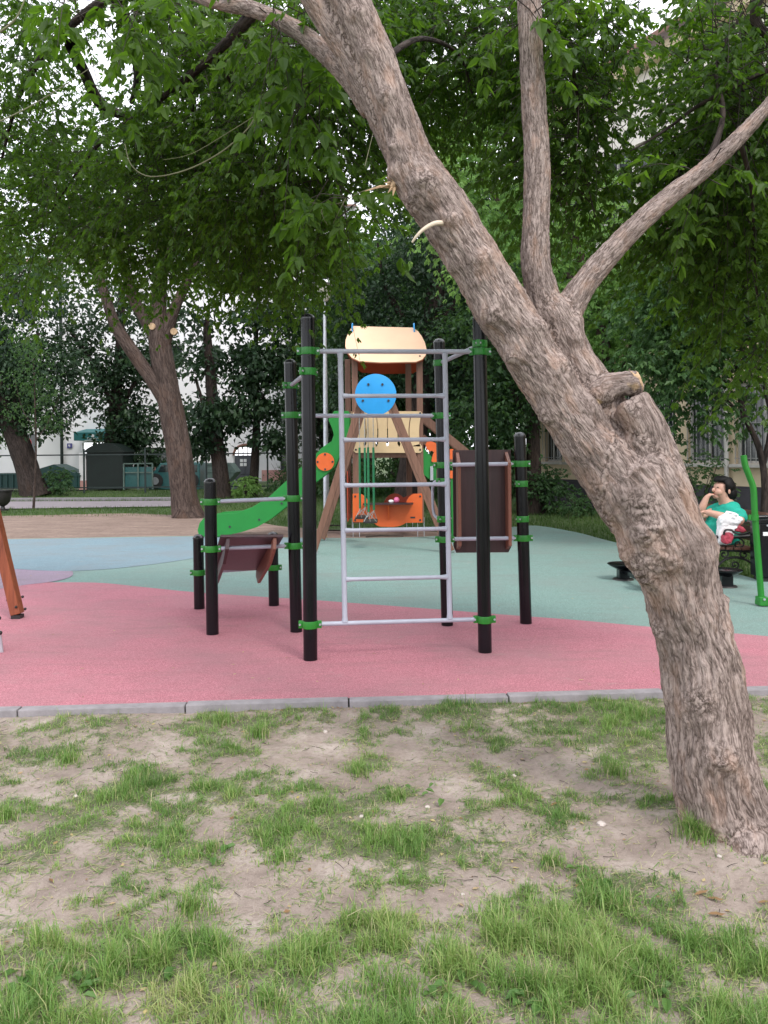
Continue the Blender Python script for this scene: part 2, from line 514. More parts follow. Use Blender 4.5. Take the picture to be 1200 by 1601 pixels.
class MB:
    """collects simple shapes, then links them as one mesh object"""
    def __init__(s):
        s.v, s.f = [], []

    def add(s, vs, fs):
        n = len(s.v)
        s.v += [Vector(q) for q in vs]
        s.f += [tuple(i + n for i in f) for f in fs]
        return s

    def box(s, c, d, rot=None):
        c = Vector(c)
        h = [x / 2 for x in d]
        vs = [Vector((sx * h[0], sy * h[1], sz * h[2])) for sx in (-1, 1) for sy in (-1, 1) for sz in (-1, 1)]
        if rot is not None:
            vs = [rot @ q for q in vs]
        return s.add([c + q for q in vs], [(0, 1, 3, 2), (4, 6, 7, 5), (0, 4, 5, 1), (2, 3, 7, 6), (0, 2, 6, 4), (1, 5, 7, 3)])

    def bar(s, a, b, w, d, up=(0, 1, 0)):
        """rectangular bar from a to b; w across, d along 'up'"""
        a, b = Vector(a), Vector(b)
        t = (b - a).normalized()
        u = Vector(up)
        u = (u - t * u.dot(t)).normalized()
        r = t.cross(u)
        R = Matrix((r, u, t)).transposed()
        return s.box((a + b) / 2, (w, d, (b - a).length), R)

    def tube(s, pts, r, seg=10, cap=True):
        pts = [Vector(p) for p in pts]
        rs = r if isinstance(r, (list, tuple)) else [r] * len(pts)
        vs, fs = [], []
        u = None
        for i, p in enumerate(pts):
            t = (pts[min(i + 1, len(pts) - 1)] - pts[max(i - 1, 0)]).normalized()
            if u is None:
                u = Vector((0, 0, 1)) if abs(t.z) < 0.9 else Vector((1, 0, 0))
            u = (u - t * u.dot(t)).normalized()
            w = t.cross(u)
            for k in range(seg):
                a = 2 * math.pi * k / seg
                vs.append(p + (u * math.cos(a) + w * math.sin(a)) * rs[i])
        for i in range(len(pts) - 1):
            for k in range(seg):
                k2 = (k + 1) % seg
                fs.append((i * seg + k, i * seg + k2, (i + 1) * seg + k2, (i + 1) * seg + k))
        if cap:
            fs.append(tuple(range(seg))[::-1])
            fs.append(tuple((len(pts) - 1) * seg + k for k in range(seg)))
        return s.add(vs, fs)

    def prism(s, poly, n):
        """closed polygon of 3-D points pushed along vector n"""
        n = Vector(n)
        k = len(poly)
        a = [Vector(p) for p in poly]
        b = [p + n for p in a]
        fs = [tuple(range(k)), tuple(range(2 * k - 1, k - 1, -1))]
        fs += [(i, i + k, (i + 1) % k + k, (i + 1) % k) for i in range(k)]
        return s.add(a + b, fs)

    def ball(s, c, r, seg=12, rings=8, sc=(1, 1, 1)):
        c = Vector(c)
        vs, fs = [c + Vector((0, 0, r * sc[2]))], []
        for i in range(1, rings):
            ph = math.pi * i / rings
            for k in range(seg):
                a = 2 * math.pi * k / seg
                vs.append(c + Vector((r * sc[0] * math.sin(ph) * math.cos(a), r * sc[1] * math.sin(ph) * math.sin(a), r * sc[2] * math.cos(ph))))
        vs.append(c - Vector((0, 0, r * sc[2])))
        for k in range(seg):
            fs.append((0, 1 + k, 1 + (k + 1) % seg))
            e = 1 + (rings - 2) * seg
            fs.append((len(vs) - 1, e + (k + 1) % seg, e + k))
        for i in range(rings - 2):
            for k in range(seg):
                p = 1 + i * seg
                fs.append((p + k, p + seg + k, p + seg + (k + 1) % seg, p + (k + 1) % seg))
        return s.add(vs, fs)

    def build(s, name, mat, parent=None, smooth=False, bev=0.0, loc=None):
        o0 = origin(parent) if parent is not None else (Vector(loc) if loc is not None else Vector((0, 0, 0)))
        me = bpy.data.meshes.new(name)
        me.from_pydata([tuple(q - o0) for q in s.v], [], s.f)
        bm = bmesh.new()
        bm.from_mesh(me)
        bmesh.ops.recalc_face_normals(bm, faces=bm.faces)
        if bev:
            bmesh.ops.bevel(bm, geom=[e for e in bm.edges if len(e.link_faces) == 2 and e.calc_face_angle(0) > 0.6], offset=bev, segments=2, affect='EDGES', profile=0.6)
        bm.to_mesh(me)
        bm.free()
        if smooth:
            for p in me.polygons:
                p.use_smooth = True
            me.set_sharp_from_angle(angle=math.radians(38))
        o = link_mesh(name, me, mat, parent)
        if parent is None and loc is not None:
            o.location = loc
        return o


def copy_tree(o, parent=None):
    c = o.copy()
    C.objects.link(c)
    c.parent = parent
    for ch in [q for q in bpy.data.objects if q.parent is o]:
        copy_tree(ch, c)
    return c


def sheet(name, pts, z, mat, kind='structure', cell=None):
    """flat ground sheet from an outline"""
    bm = bmesh.new()
    vs = [bm.verts.new((p[0], p[1], z)) for p in pts]
    for t in tessellate_polygon([[Vector((p[0], p[1], 0)) for p in pts]]):
        f = bm.faces.new([vs[i] for i in t])
        f.normal_update()
        if f.normal.z < 0:
            f.normal_flip()
    me = bpy.data.meshes.new(name)
    bm.to_mesh(me)
    bm.free()
    o = link_mesh(name, me, mat)
    o['kind'] = kind
    return o


def smooth_line(pts, n=6):
    """Catmull-Rom through 2-D or 3-D points"""
    P = [Vector(p) for p in pts]
    out = []
    for i in range(len(P) - 1):
        p0, p1, p2, p3 = P[max(i - 1, 0)], P[i], P[i + 1], P[min(i + 2, len(P) - 1)]
        for k in range(n):
            t = k / n
            out.append(0.5 * ((2 * p1) + (p2 - p0) * t + (2 * p0 - 5 * p1 + 4 * p2 - p3) * t * t + (3 * p1 - p0 - 3 * p2 + p3) * t ** 3))
    out.append(P[-1])
    return out

# ------------------------------------------------------------------ ground
GZ = -0.03
tag(MB().add([(-150, -60, -0.07), (150, -60, -0.07), (150, 250, -0.07), (-150, 250, -0.07)], [(0, 1, 2, 3)]).build('ground', 'ground'), kind='structure')


def G(pts, n=6):
    return [(q.x, q.y) for q in smooth_line([gp(x, y).to_2d().to_3d() for x, y in pts], n)]


near_edge = [(-700, 1123.5), (0, 1107), (290, 1100), (545, 1094), (780, 1088), (1030, 1079), (1200, 1073), (1900, 1050)]
NE = [gp(x, y) for x, y in near_edge]
far_edge = [(1900, 1130), (1400, 972), (1300, 937), (1180, 905), (1080, 877), (950, 845), (900, 832), (840, 822), (800, 824), (740, 832), (660, 839), (500, 841), (310, 838), (60, 842), (-200, 846), (-700, 850)]
# kerb line is straight on the ground
k0, k1 = gp(0, 1107), gp(1030, 1079)
kd = (k1 - k0)
kd.z = 0
kd.normalize()
kn = Vector((-kd.y, kd.x, 0))


def kp(s, off=0.0):
    p = k0 + kd * s - kn * off
    return Vector((p.x, p.y, 0))


outer = [(kp(-4).x, kp(-4).y), (kp(9).x, kp(9).y)] + [(p[0], p[1]) for p in G(far_edge[3:], 5)]
outer = [(kp(-6).x, kp(-6).y), (kp(10).x, kp(10).y), (10.5, 7.0), (7.2, 8.4)] + G([(1180, 905), (1080, 877), (950, 845), (900, 832), (840, 822), (800, 824), (740, 832), (660, 839), (500, 841), (310, 838), (60, 842), (-200, 846)], 5)
outer.append((-16, 13.5))
sheet('playground_surface_green', outer, 0.0, 'teal')
pinkb = G([(-150, 930), (-60, 922), (0, 918), (50, 912), (100, 911), (160, 912), (230, 919), (300, 926), (400, 933), (480, 938), (560, 944), (680, 953), (780, 961), (900, 970), (1020, 981), (1150, 991), (1290, 1004)], 5)
pinkp = [(kp(-6).x, kp(-6).y), (kp(10).x, kp(10).y), (9.6, 6.6)] + pinkb[::-1] + [(-9.6, 7.4)]
sheet('playground_surface_pink', pinkp, 0.004, 'pink')
bluep = G([(-200, 847), (60, 843), (310, 839.5), (490, 842.5)], 4) + G([(490, 842.5), (455, 850), (400, 858), (310, 872), (250, 881), (180, 889), (113, 893), (60, 892), (0, 890), (-200, 896)], 4)[1:]
sheet('playground_surface_blue', bluep, 0.004, 'blue_r')
purp = G([(-200, 896.5), (0, 890.5), (60, 892.5), (113, 893.5)], 4) + G([(113, 893.5), (113, 900), (100, 906), (75, 911), (40, 915), (0, 921), (-60, 925), (-200, 938)], 4)[1:]
sheet('playground_surface_purple', purp, 0.006, 'purple_r')

# kerb stones with open joints
kerb = bpy.data.objects.new('kerb', None)
C.objects.link(kerb)
kerb['kind'] = 'structure'
kerb_len = 1.0
s0 = (gp(290, 1104) - k0).dot(kd)
step = (gp(545, 1098) - gp(290, 1104)).dot(kd)
for i in range(-6, 9):
    a = s0 + i * step
    L = step - 0.009
    c = kp(a + step / 2, 0.045)
    R = Matrix.Rotation(math.atan2(kd.y, kd.x) + random.uniform(-.002, .002), 3, 'Z')
    k = MB().box((0, 0, 0), (L, 0.088, 0.22)).build('kerb_stone', 'concrete', kerb, bev=0.006)
    k.location = (c.x, c.y, -0.098 + random.uniform(-.003, .003))
    k.rotation_euler = R.to_euler()

# earth strip, path, lamps' grass: far ground sheets
earth = G([(-300, 848), (60, 845), (310, 841.5), (500, 844.5), (660, 842.5), (722, 836)], 4) + G([(722, 833), (640, 828), (560, 829), (500, 826), (440, 822), (380, 812), (300, 806), (200, 802), (100, 804), (0, 806), (-300, 812)], 4)
sheet('earth_strip', [(p[0] * 1.0, p[1] + (0.6 if i < 17 else 0) * -1) for i, p in enumerate(earth)], -0.012, 'earth')
pth = G([(-400, 797), (0, 793.5), (150, 791.5), (290, 789.5)], 3) + G([(300, 786), (290, 781.5), (150, 782), (0, 782.5), (-400, 785)], 3)
sheet('path', pth, -0.035, 'asphalt')
pk0, pk1 = gp(-300, 782), gp(290, 779.5)
pk = MB()
pk.bar((pk0.x, pk0.y, -0.01), (pk1.x, pk1.y, -0.01), 0.14, 0.12, (0, 0, 1))
tag(pk.build('path_kerb', 'concrete', bev=0.01), kind='structure')


# ------------------------------------------------------------------ lawn with clumps
def clump(list_px, zz=GZ):
    out = []
    for x, y, rx in list_px:
        p = gp(x, y, zz)
        out.append((p.x, p.y, rx * p.y / FOC))
    return np.array(out)


CL = clump([(105, 1183, 55), (95, 1130, 45), (170, 1136, 50), (230, 1215, 70), (150, 1265, 35), (345, 1165, 70), (405, 1142, 30), (190, 1245, 60), (350, 1235, 80), (430, 1240, 60),
            (548, 1160, 35), (570, 1192, 50), (620, 1240, 42), (15, 1262, 45), (100, 1300, 45), (60, 1330, 80), (190, 1360, 90), (290, 1390, 80), (430, 1330, 60), (480, 1290, 70),
            (540, 1290, 40), (250, 1310, 60), (720, 1200, 60), (760, 1160, 60), (870, 1105, 150), (960, 1200, 60), (940, 1100, 90), (760, 1100, 80), (700, 1105, 50), (790, 1250, 100),
            (680, 1290, 70), (640, 1330, 80), (560, 1330, 70), (760, 1340, 70), (870, 1335, 60), (940, 1170, 60), (1020, 1150, 90), (1085, 1300, 40), (1060, 1290, 28), (1010, 1260, 50),
            (460, 1105, 80), (610, 1120, 30), (1020, 1380, 50), (880, 1400, 90), (1180, 1110, 60), (1190, 1170, 50), (1190, 1260, 40), (880, 1280, 50), (30, 1450, 60), (330, 1120, 70), (500, 1240, 40), (560, 1250, 60), (30, 1190, 60)])
BA = clump([(690, 1190, 110), (250, 1170, 60), (60, 1220, 60), (360, 1200, 30), (30, 1300, 45), (420, 1410, 90), (90, 1425, 110), (370, 1375, 40), (690, 1432, 80), (700, 1270, 60), (1130, 1370, 120), (1150, 1420, 110),
            (980, 1290, 60), (850, 1360, 50), (570, 1215, 30), (1000, 1330, 80), (900, 1190, 50), (480, 1180, 70), (240, 1425, 60), (560, 1365, 70), (170, 1150, 40), (800, 1290, 40), (330, 1290, 40)])


def cover(x, y):
    p = np.stack([x, y, np.zeros_like(x)], 1)
    n = fbm(p * 2.6 + 5.1, 4)
    n2 = fbm(p * 8 + 31.0, 3)
    n3 = fbm(p * 24 + 7.0, 3)
    near = np.clip((3.05 - y) / 0.35, 0, 1)
    c = 0.37 + (n - 0.5) * 0.8 + (n2 - 0.5) * 1.3 + (n3 - 0.5) * 1.1 + near * 0.40
    for cx, cy, r in CL:
        d2 = ((x - cx) / r) ** 2 + ((y - cy) / (r * 1.25)) ** 2
        c = c + 0.34 * np.exp(-d2 * 1.3)
    for cx, cy, r in BA:
        d2 = ((x - cx) / r) ** 2 + ((y - cy) / (r * 1.3)) ** 2
        c = c - 0.46 * np.exp(-d2 * 1.2)
    return c


def lawn_z(x, y):
    p = np.stack([x, y, np.zeros_like(x)], 1)
    return GZ + (fbm(p * 1.7, 3) - 0.5) * 0.05 + (fbm(p * 8 + 9, 3) - 0.5) * 0.022 + (fbm(p * 34 + 3, 3) - 0.5) * 0.012 + 0.045 * np.exp(-(((x - 1.5) / .34) ** 2 + ((y - 3.42) / .34) ** 2))


def kerb_y(x):
    return k0.y + (x - k0.x) * kd.y / kd.x - 0.085


nx, ny = 330, 190
gx = np.linspace(-5, 5, nx)
tt = np.linspace(0, 1, ny)
X, T = np.meshgrid(gx, tt)
Y = 0.4 + (kerb_y(X) - 0.4) * T
xs, ys = X.ravel(), Y.ravel()
zs = lawn_z(xs, ys)
zs = np.where(T.ravel() > 0.985, np.minimum(zs, GZ), zs)
cv = cover(xs, ys)
zs = zs + np.clip(cv - 0.5, 0, 0.5) * 0.015
idx = np.arange(nx * ny).reshape(ny, nx)
q = np.stack([idx[:-1, :-1], idx[:-1, 1:], idx[1:, 1:], idx[1:, :-1]], -1).reshape(-1, 4)
me = np_mesh('lawn', np.stack([xs, ys, zs], 1), q, np.full(len(q), 4), True, {'cover': np.clip(cv, 0, 1)})
tag(link_mesh('lawn', me, 'lawn'), kind='structure')
# the same lawn going on beyond the picture
fl = MB()
fl.add([(-40, -12, -0.045), (40, -12, -0.045), (40, 0.45, -0.045), (-40, 0.45, -0.045)], [(0, 1, 2, 3)])
fl.add([(-40, 0.45, -0.045), (-4.98, 0.45, -0.045), (-4.98, kerb_y(-4.98), -0.045), (-40, kerb_y(-40), -0.045)], [(0, 1, 2, 3)])
fl.add([(4.98, 0.45, -0.045), (40, 0.45, -0.045), (40, kerb_y(40) if kerb_y(40) < 9 else 9, -0.045), (4.98, kerb_y(4.98), -0.045)], [(0, 1, 2, 3)])
tag(fl.build('lawn_border', 'ground'), kind='structure')


def blades(n, xs, ys, zs, hh, ww, lean, seed=0, segs=3, heading=None):
    """curved tapering grass blades"""
    r = np.random.default_rng(seed)
    a = r.random(n) * 2 * np.pi if heading is None else heading
    bend = lean * (0.35 + 0.9 * r.random(n))
    dirx, diry = np.cos(a), np.sin(a)
    sx, sy = -np.sin(a + r.normal(0, .6, n)), np.cos(a)
    V, tint = [], []
    ts = np.linspace(0, 1, segs + 1)
    for t in ts[:-1]:
        w = ww * (1 - t ** 1.6) * 0.5
        hx = hh * np.sin(bend * t) / np.maximum(bend, 1e-3) * 0 + hh * bend * t * t * 0.55
        hz = hh * t * (1 - 0.42 * np.minimum(bend, 1.5) * t)
        cx, cy, cz = xs + dirx * hx, ys + diry * hx, zs + hz
        V.append(np.stack([cx - sx * w, cy - sy * w, cz], 1))
        V.append(np.stack([cx + sx * w, cy + sy * w, cz], 1))
    hx = hh * bend * 0.55
    hz = hh * (1 - 0.42 * np.minimum(bend, 1.5))
    V.append(np.stack([xs + dirx * hx, ys + diry * hx, zs + hz], 1))
    k = 2 * segs + 1
    V = np.stack(V, 1).reshape(-1, 3)
    base = (np.arange(n) * k)[:, None]
    L, S = [], []
    quads = np.concatenate([base + np.array([[2 * i, 2 * i + 1, 2 * i + 3, 2 * i + 2]]) for i in range(segs - 1)], 1) if segs > 1 else np.zeros((n, 0), int)
    tri = base + np.array([[2 * segs - 2, 2 * segs - 1, 2 * segs]])
    loops = np.concatenate([quads, tri], 1).ravel()
    sizes = np.tile(np.array([4] * (segs - 1) + [3]), n)
    return V, loops, sizes, k


# near grass: upright tussock blades where the cover is high, flattened sparse ones elsewhere
N = 700000
r = np.random.default_rng(21)
ys = 1.75 + (5.3 - 1.75) * r.random(N) ** 1.15
xs = (r.random(N) * 2 - 1) * (0.52 * ys + 0.25)
cv = cover(xs, ys)
tuft = fbm(np.stack([xs * 15, ys * 15, xs * 0], 1) + 50, 2)
keep = (ys < kerb_y(xs) - 0.012) & (r.random(N) < np.clip((cv - 0.26) * 0.95, 0.02, 1) * np.clip((tuft - 0.30) * 2.4, 0.16, 1.0))
# not inside the big trunk
keep &= ~(((xs - 1.47) ** 2 + (ys - 3.40) ** 2) < 0.19 ** 2)
xs, ys, cv, tuft = xs[keep], ys[keep], cv[keep], tuft[keep]
n = len(xs)
zs = lawn_z(xs, ys) - 0.004
hh = (0.014 + 0.034 * np.clip(cv - 0.25, 0, 1)) * (1 + 0.75 * np.clip((3.1 - ys) / .5, 0, 1)) * (0.55 + 0.9 * r.random(n)) * (0.7 + np.clip(tuft - 0.3, 0, .5) * 1.3)
hh = hh * np.where(r.random(n) < 0.04, 1.7, 1.0)
lean = np.where(cv > 0.6, 1.1, 1.8) * (0.45 + 1.0 * r.random(n))
V, L, S, k = blades(n, xs, ys, zs, hh * 1.25, 0.0022 + 0.0022 * r.random(n), lean, 5)
patch = fbm(np.stack([xs * 3, ys * 3, xs * 0], 1) + 80, 3)
ti = np.clip(0.16 + 0.30 * r.random(n) + (patch - 0.5) * 0.9, 0, 0.72)
ti = ti + 0.12 * np.clip((3.0 - ys) / .5, 0, 1)
ti = np.where(r.random(n) < 0.13 + 0.2 * (cv < 0.5), 0.7 + 0.3 * r.random(n), ti)
me = np_mesh('grass', V, L, S, True, {'tint': np.repeat(ti, k)})
tag(link_mesh('grass', me, 'grass'), 'short patchy green grass on trodden earth before the kerb', 'grass', kind='stuff')

# flattened blades and straw on the bare patches
N2 = 46000
ys = 1.9 + 3.3 * r.random(N2)
xs = (r.random(N2) * 2 - 1) * (0.52 * ys + 0.1)
ok = (ys < kerb_y(xs) - 0.02) & (r.random(N2) < np.clip(cover(xs, ys) * 1.3, .12, 1)) & (((xs - 1.47) ** 2 + (ys - 3.4) ** 2) > .05)
xs, ys = xs[ok], ys[ok]
n = len(xs)
a = r.normal(0.2, 1.1, n)
ln = 0.02 + 0.05 * r.random(n)
z = lawn_z(xs, ys) + 0.004
cvx, cvy = np.cos(a), np.sin(a)
w = 0.0012 + .001 * r.random(n)
x2, y2 = xs + cvx * ln, ys + cvy * ln
z2 = lawn_z(x2, y2) + 0.005 + 0.008 * r.random(n)
V = np.stack([np.stack([xs - cvy * w, ys + cvx * w, z], 1), np.stack([xs + cvy * w, ys - cvx * w, z], 1), np.stack([x2, y2, z2], 1)], 1).reshape(-1, 3)
me = np_mesh('flattened_grass', V, np.arange(n * 3), np.full(n, 3), False, {'tint': np.repeat(np.where(r.random(n) < .45, .7 + .3 * r.random(n), .5 * r.random(n)), 3)})
tag(link_mesh('flattened_grass', me, 'grass'), 'flattened grass blades and straw lying on the bare earth', 'grass', kind='stuff')

# long loose tussocks, each still part of the same sward
tc_px = [(105, 1188, 34, 26), (210, 1220, 46, 30), (350, 1128, 30, 26), (405, 1150, 24, 30), (560, 1205, 30, 26), (620, 1250, 26, 26), (960, 1210, 34, 34), (1080, 1318, 30, 52), (1100, 1325, 24, 40), (300, 1420, 50, 46), (10, 1275, 30, 34),
         (440, 1345, 40, 26), (860, 1350, 34, 30), (500, 1500, 70, 54), (900, 1480, 80, 54), (770, 1440, 60, 44), (100, 1520, 60, 40), (620, 1560, 70, 52), (1150, 1500, 60, 44), (330, 1330, 36, 26), (230, 1500, 60, 44),
         (1000, 1540, 70, 50), (420, 1580, 60, 46), (690, 1500, 60, 44), (960, 1420, 50, 40), (1130, 1590, 60, 48), (30, 1590, 60, 40)]
PX, PY, PH = [], [], []
for x, y, rr_, h_ in tc_px:
    p = gp(x, y, GZ)
    m_ = int(230)
    R_ = rr_ * p.y / FOC
    a_ = r.random(m_) * 6.283
    d_ = np.abs(r.normal(0, 0.5, m_)) * R_
    PX.append(p.x + np.cos(a_) * d_)
    PY.append(p.y + np.sin(a_) * d_ * 1.1)
    PH.append(h_ * p.y / FOC * (0.55 + 0.7 * r.random(m_)) * np.clip(1.1 - d_ / R_ * 0.4, .4, 1))
xs, ys, hh = np.concatenate(PX), np.concatenate(PY), np.concatenate(PH)
ok = ys < kerb_y(xs) - 0.012
xs, ys, hh = xs[ok], ys[ok], hh[ok]
n = len(xs)
V, L, S, k = blades(n, xs, ys, lawn_z(xs, ys) - 0.003, hh, 0.0026 + 0.002 * r.random(n), 0.5 + 0.9 * r.random(n), 8)
ti = np.clip(0.15 + 0.4 * r.random(n), 0, 1)
ti = np.where(r.random(n) < 0.14, 0.75 + .25 * r.random(n), ti)
me = np_mesh('grass_tussocks', V, L, S, True, {'tint': np.repeat(ti, k)})
tag(link_mesh('grass_tussocks', me, 'grass'), 'longer loose grass tufts among the short grass and at the trunk foot', 'grass', kind='stuff')

# far grass strips
def far_strip(name, label, fn, N, h, seed, zz=-0.05):
    r = np.random.default_rng(seed)
    xs, ys = fn(r, N)
    n = len(xs)
    V, L, S, k = blades(n, xs, ys, np.full(n, zz), h * (0.5 + r.random(n)), 0.010 + 0.012 * r.random(n), 0.3 + 0.8 * r.random(n), seed, 1)
    pt = fbm(np.stack([xs * .8, ys * .8, xs * 0], 1) + 8, 3)
    me = np_mesh(name, V, L, S, True, {'tint': np.repeat(np.clip(r.random(n) * .6 + (pt - .5) * 1.2 + .1, 0, 1), k)})
    tag(link_mesh(name, me, 'grass_f'), label, 'grass', kind='stuff')


ev = np.array([[p[0], p[1]] for p in outer])


def inside(poly, x, y):
    c = np.zeros(len(x), bool)
    P = np.asarray(poly)
    j = len(P) - 1
    for i in range(len(P)):
        xi, yi, xj, yj = P[i, 0], P[i, 1], P[j, 0], P[j, 1]
        t = ((yi > y) != (yj > y)) & (x < (xj - xi) * (y - yi) / (yj - yi + 1e-12) + xi)
        c ^= t
        j = i
    return c


def strip_main(r, N):
    ys = 9 + 26 * r.random(N) ** 1.3
    xs = (r.random(N) * 2 - 1) * (0.53 * ys + 0.5)
    bad = inside(outer, xs, ys) | inside(pth, xs, ys) | inside(earth, xs, ys) & (ys < gy(300, 806))
    bad |= (ys < 17) & (xs < 0)
    return xs[~bad], ys[~bad]


far_strip('far_grass', 'mown green grass strips beyond the playground surface', strip_main, 150000, 0.085, 31)

# litter: dry leaves, straw
N = 1500
r = np.random.default_rng(77)
ys = 2.1 + 2.9 * r.random(N)
xs = (r.random(N) * 2 - 1) * 0.5 * ys
ys = np.where(r.random(N) < 0.25, kerb_y(xs) - 0.02 - 0.25 * r.random(N) ** 2, ys)
a = r.random(N) * 6.28
s = 0.0025 + 0.014 * r.random(N) ** 4
V = []
for (u, w, zz) in ((-1, 0, .1), (-.2, .55, .35), (1, 0, .25), (.1, -.5, .2)):
    V.append(np.stack([xs + (u * np.cos(a) - w * np.sin(a)) * s, ys + (u * np.sin(a) + w * np.cos(a)) * s, lawn_z(xs, ys) + 0.004 + zz * s * (0.4 + r.random(N))], 1))
V = np.stack(V, 1).reshape(-1, 3)
L = (np.arange(N) * 4)[:, None] + np.array([[0, 1, 2, 0, 2, 3]])
me = np_mesh('leaf_litter', V, L, np.full(N * 2, 3), False, {'tint': np.repeat(r.random(N), 4)})
tag(link_mesh('leaf_litter', me, 'litter'), 'small dry leaves and bits scattered on the bare earth', 'leaf litter', kind='stuff')

# litter on the rubber
N = 260
ys = 5.2 + 9 * r.random(N) ** 1.2
xs = (r.random(N) * 2 - 1) * 0.45 * ys
s = 0.004 + 0.014 * r.random(N) ** 2
a = r.random(N) * 6.28
V = []
for (u, w, zz) in ((-1, 0, .05), (-.2, .4, .2), (1, 0, .1), (.1, -.4, .1)):
    V.append(np.stack([xs + (u * np.cos(a) - w * np.sin(a)) * s, ys + (u * np.sin(a) + w * np.cos(a)) * s, 0.009 + zz * s], 1))
V = np.stack(V, 1).reshape(-1, 3)
L = (np.arange(N) * 4)[:, None] + np.array([[0, 1, 2, 0, 2, 3]])
me = np_mesh('blown_litter', V, L, np.full(N * 2, 3), False, {'tint': np.repeat(r.random(N), 4)})
tag(link_mesh('blown_litter', me, 'litter'), 'specks of dry leaf blown over the coloured rubber surface', 'leaf litter', kind='stuff')


# broad weed leaves in the sward
wx, wy, wa = [], [], []
for x, y, k_ in ((95, 1545, 16), (155, 1530, 14), (60, 1525, 10), (240, 1520, 10), (925, 1375, 8), (660, 1245, 5), (1040, 1565, 12), (345, 1335, 7), (700, 1560, 8), (820, 1575, 8), (30, 1575, 8)):
    p = gp(x, y, GZ)
    for j in range(k_):
        wx.append(p.x + r.normal(0, .05)); wy.append(p.y + r.normal(0, .05)); wa.append(r.random() * 6.28)
wx, wy, wa = np.array(wx), np.array(wy), np.array(wa)
n = len(wx)
sz = 0.022 + 0.022 * r.random(n)
P6 = []
for (u, w, zz) in ((-.1, 0, .1), (.3, .34, .55), (.75, .3, .7), (1.1, 0, .45), (.75, -.3, .65), (.3, -.34, .5)):
    P6.append(np.stack([wx + (u * np.cos(wa) - w * np.sin(wa)) * sz, wy + (u * np.sin(wa) + w * np.cos(wa)) * sz, lawn_z(wx, wy) + .006 + zz * sz * .9], 1))
V = np.stack(P6, 1).reshape(-1, 3)
L = (np.arange(n) * 6)[:, None] + np.array([[0, 1, 2, 3, 0, 3, 4, 5]])
me = np_mesh('weed_leaves', V, L, np.full(n * 2, 4), False, {'tint': np.repeat(.1 * r.random(n), 6)})
tag(link_mesh('weed_leaves', me, 'grass'), 'patches of broad weed leaves low in the near grass', 'weeds', kind='stuff')
# little twigs and straw bits
n = 260
ys = 2.1 + 2.9 * r.random(n)
xs = (r.random(n) * 2 - 1) * .5 * ys
ok = ys < kerb_y(xs) - .06
xs, ys = xs[ok], ys[ok]
n = len(xs)
a = r.random(n) * 6.28
ln = .015 + .05 * r.random(n)
pts = np.stack([np.stack([xs + np.cos(a + b_) * ln * t, ys + np.sin(a + b_) * ln * t, lawn_z(xs, ys) + .006 + .006 * r.random(n)], 1) for t, b_ in ((0, 0), (.5, .15), (1, 0))], 1)

STRAW = pts


def stone(x, y, rpx, label, ground=GZ):
    p = gp(x, y, ground)
    rad = rpx * p.y / FOC
    m_ = MB().ball((0, 0, 0), rad, 9, 6, (1, .8, .62))
    rs = random.Random(int(x * 7 + y))
    m_.v = [v_ * rs.uniform(.82, 1.15) for v_ in m_.v]
    o = m_.build('stone', 'stone', smooth=True)
    z = float(lawn_z(np.array([p.x]), np.array([p.y]))[0]) if ground == GZ else 0.004
    o.location = (p.x, p.y, z + rad * 0.3)
    return tag(o, label, 'stone')


stone(940, 1293, 7.5, 'larger pale stone on bare earth to the left of the leaning trunk foot')
stone(1125, 1350, 4, 'small white stone just in front of the leaning trunk foot')
stone(803, 1214, 4, 'small white stone in the middle of the bare patch right of centre')
stone(118, 1243, 4, 'small pale stone on the bare earth at the left by two short tufts')
stone(565, 1282, 4, 'tiny white stone left of centre among flattened grass')
stone(508, 1142, 4, 'tiny white stone close to the kerb near the ladder')
stone(668, 1265, 4.5, 'pale stone right of the middle tuft on cracked earth')
stone(723, 1397, 3.5, 'tiny white stone at the left edge of the lower grass')

def dry_leaf(x, y, ln, ang, label):
    p = gp(x, y, GZ)
    L_ = ln * p.y / FOC
    z = float(lawn_z(np.array([p.x]), np.array([p.y]))[0]) + 0.008
    prof = [(-1, 0, 0), (-.5, .24, .12), (0, .3, .2), (.5, .2, .16), (1, 0, .3), (.5, -.18, .1), (0, -.26, .18), (-.5, -.2, .06)]
    R = Matrix.Rotation(ang, 3, 'Z')
    vs_ = [R @ Vector((a_, b_, c_)) * L_ * .5 for a_, b_, c_ in prof] + [Vector((0, 0, 0.002))]
    o = MB().add(vs_, [(i, (i + 1) % 8, 8) for i in range(8)]).build('dry_leaf', 'litter', smooth=True)
    at = o.data.attributes.new('tint', 'FLOAT', 'POINT')
    at.data.foreach_set('value', [0.12] * len(o.data.vertices))
    o.location = (p.x, p.y, z)
    tag(o, label, 'leaf')


dry_leaf(1096, 1406, 26, 0.3, 'curled reddish dry leaf on bare earth under the leaning trunk, left one')
dry_leaf(1118, 1415, 26, -0.5, 'reddish dry leaf pointing down right beside the curled one')
dry_leaf(1120, 1442, 28, -0.3, 'reddish dry leaf lying alone nearest the camera below the trunk')
dry_leaf(868, 1263, 20, 0.4, 'pale narrow dry leaf between two green clumps right of centre')
dry_leaf(1195, 1418, 22, 0.0, 'brown dry leaf on bare earth at the right edge')

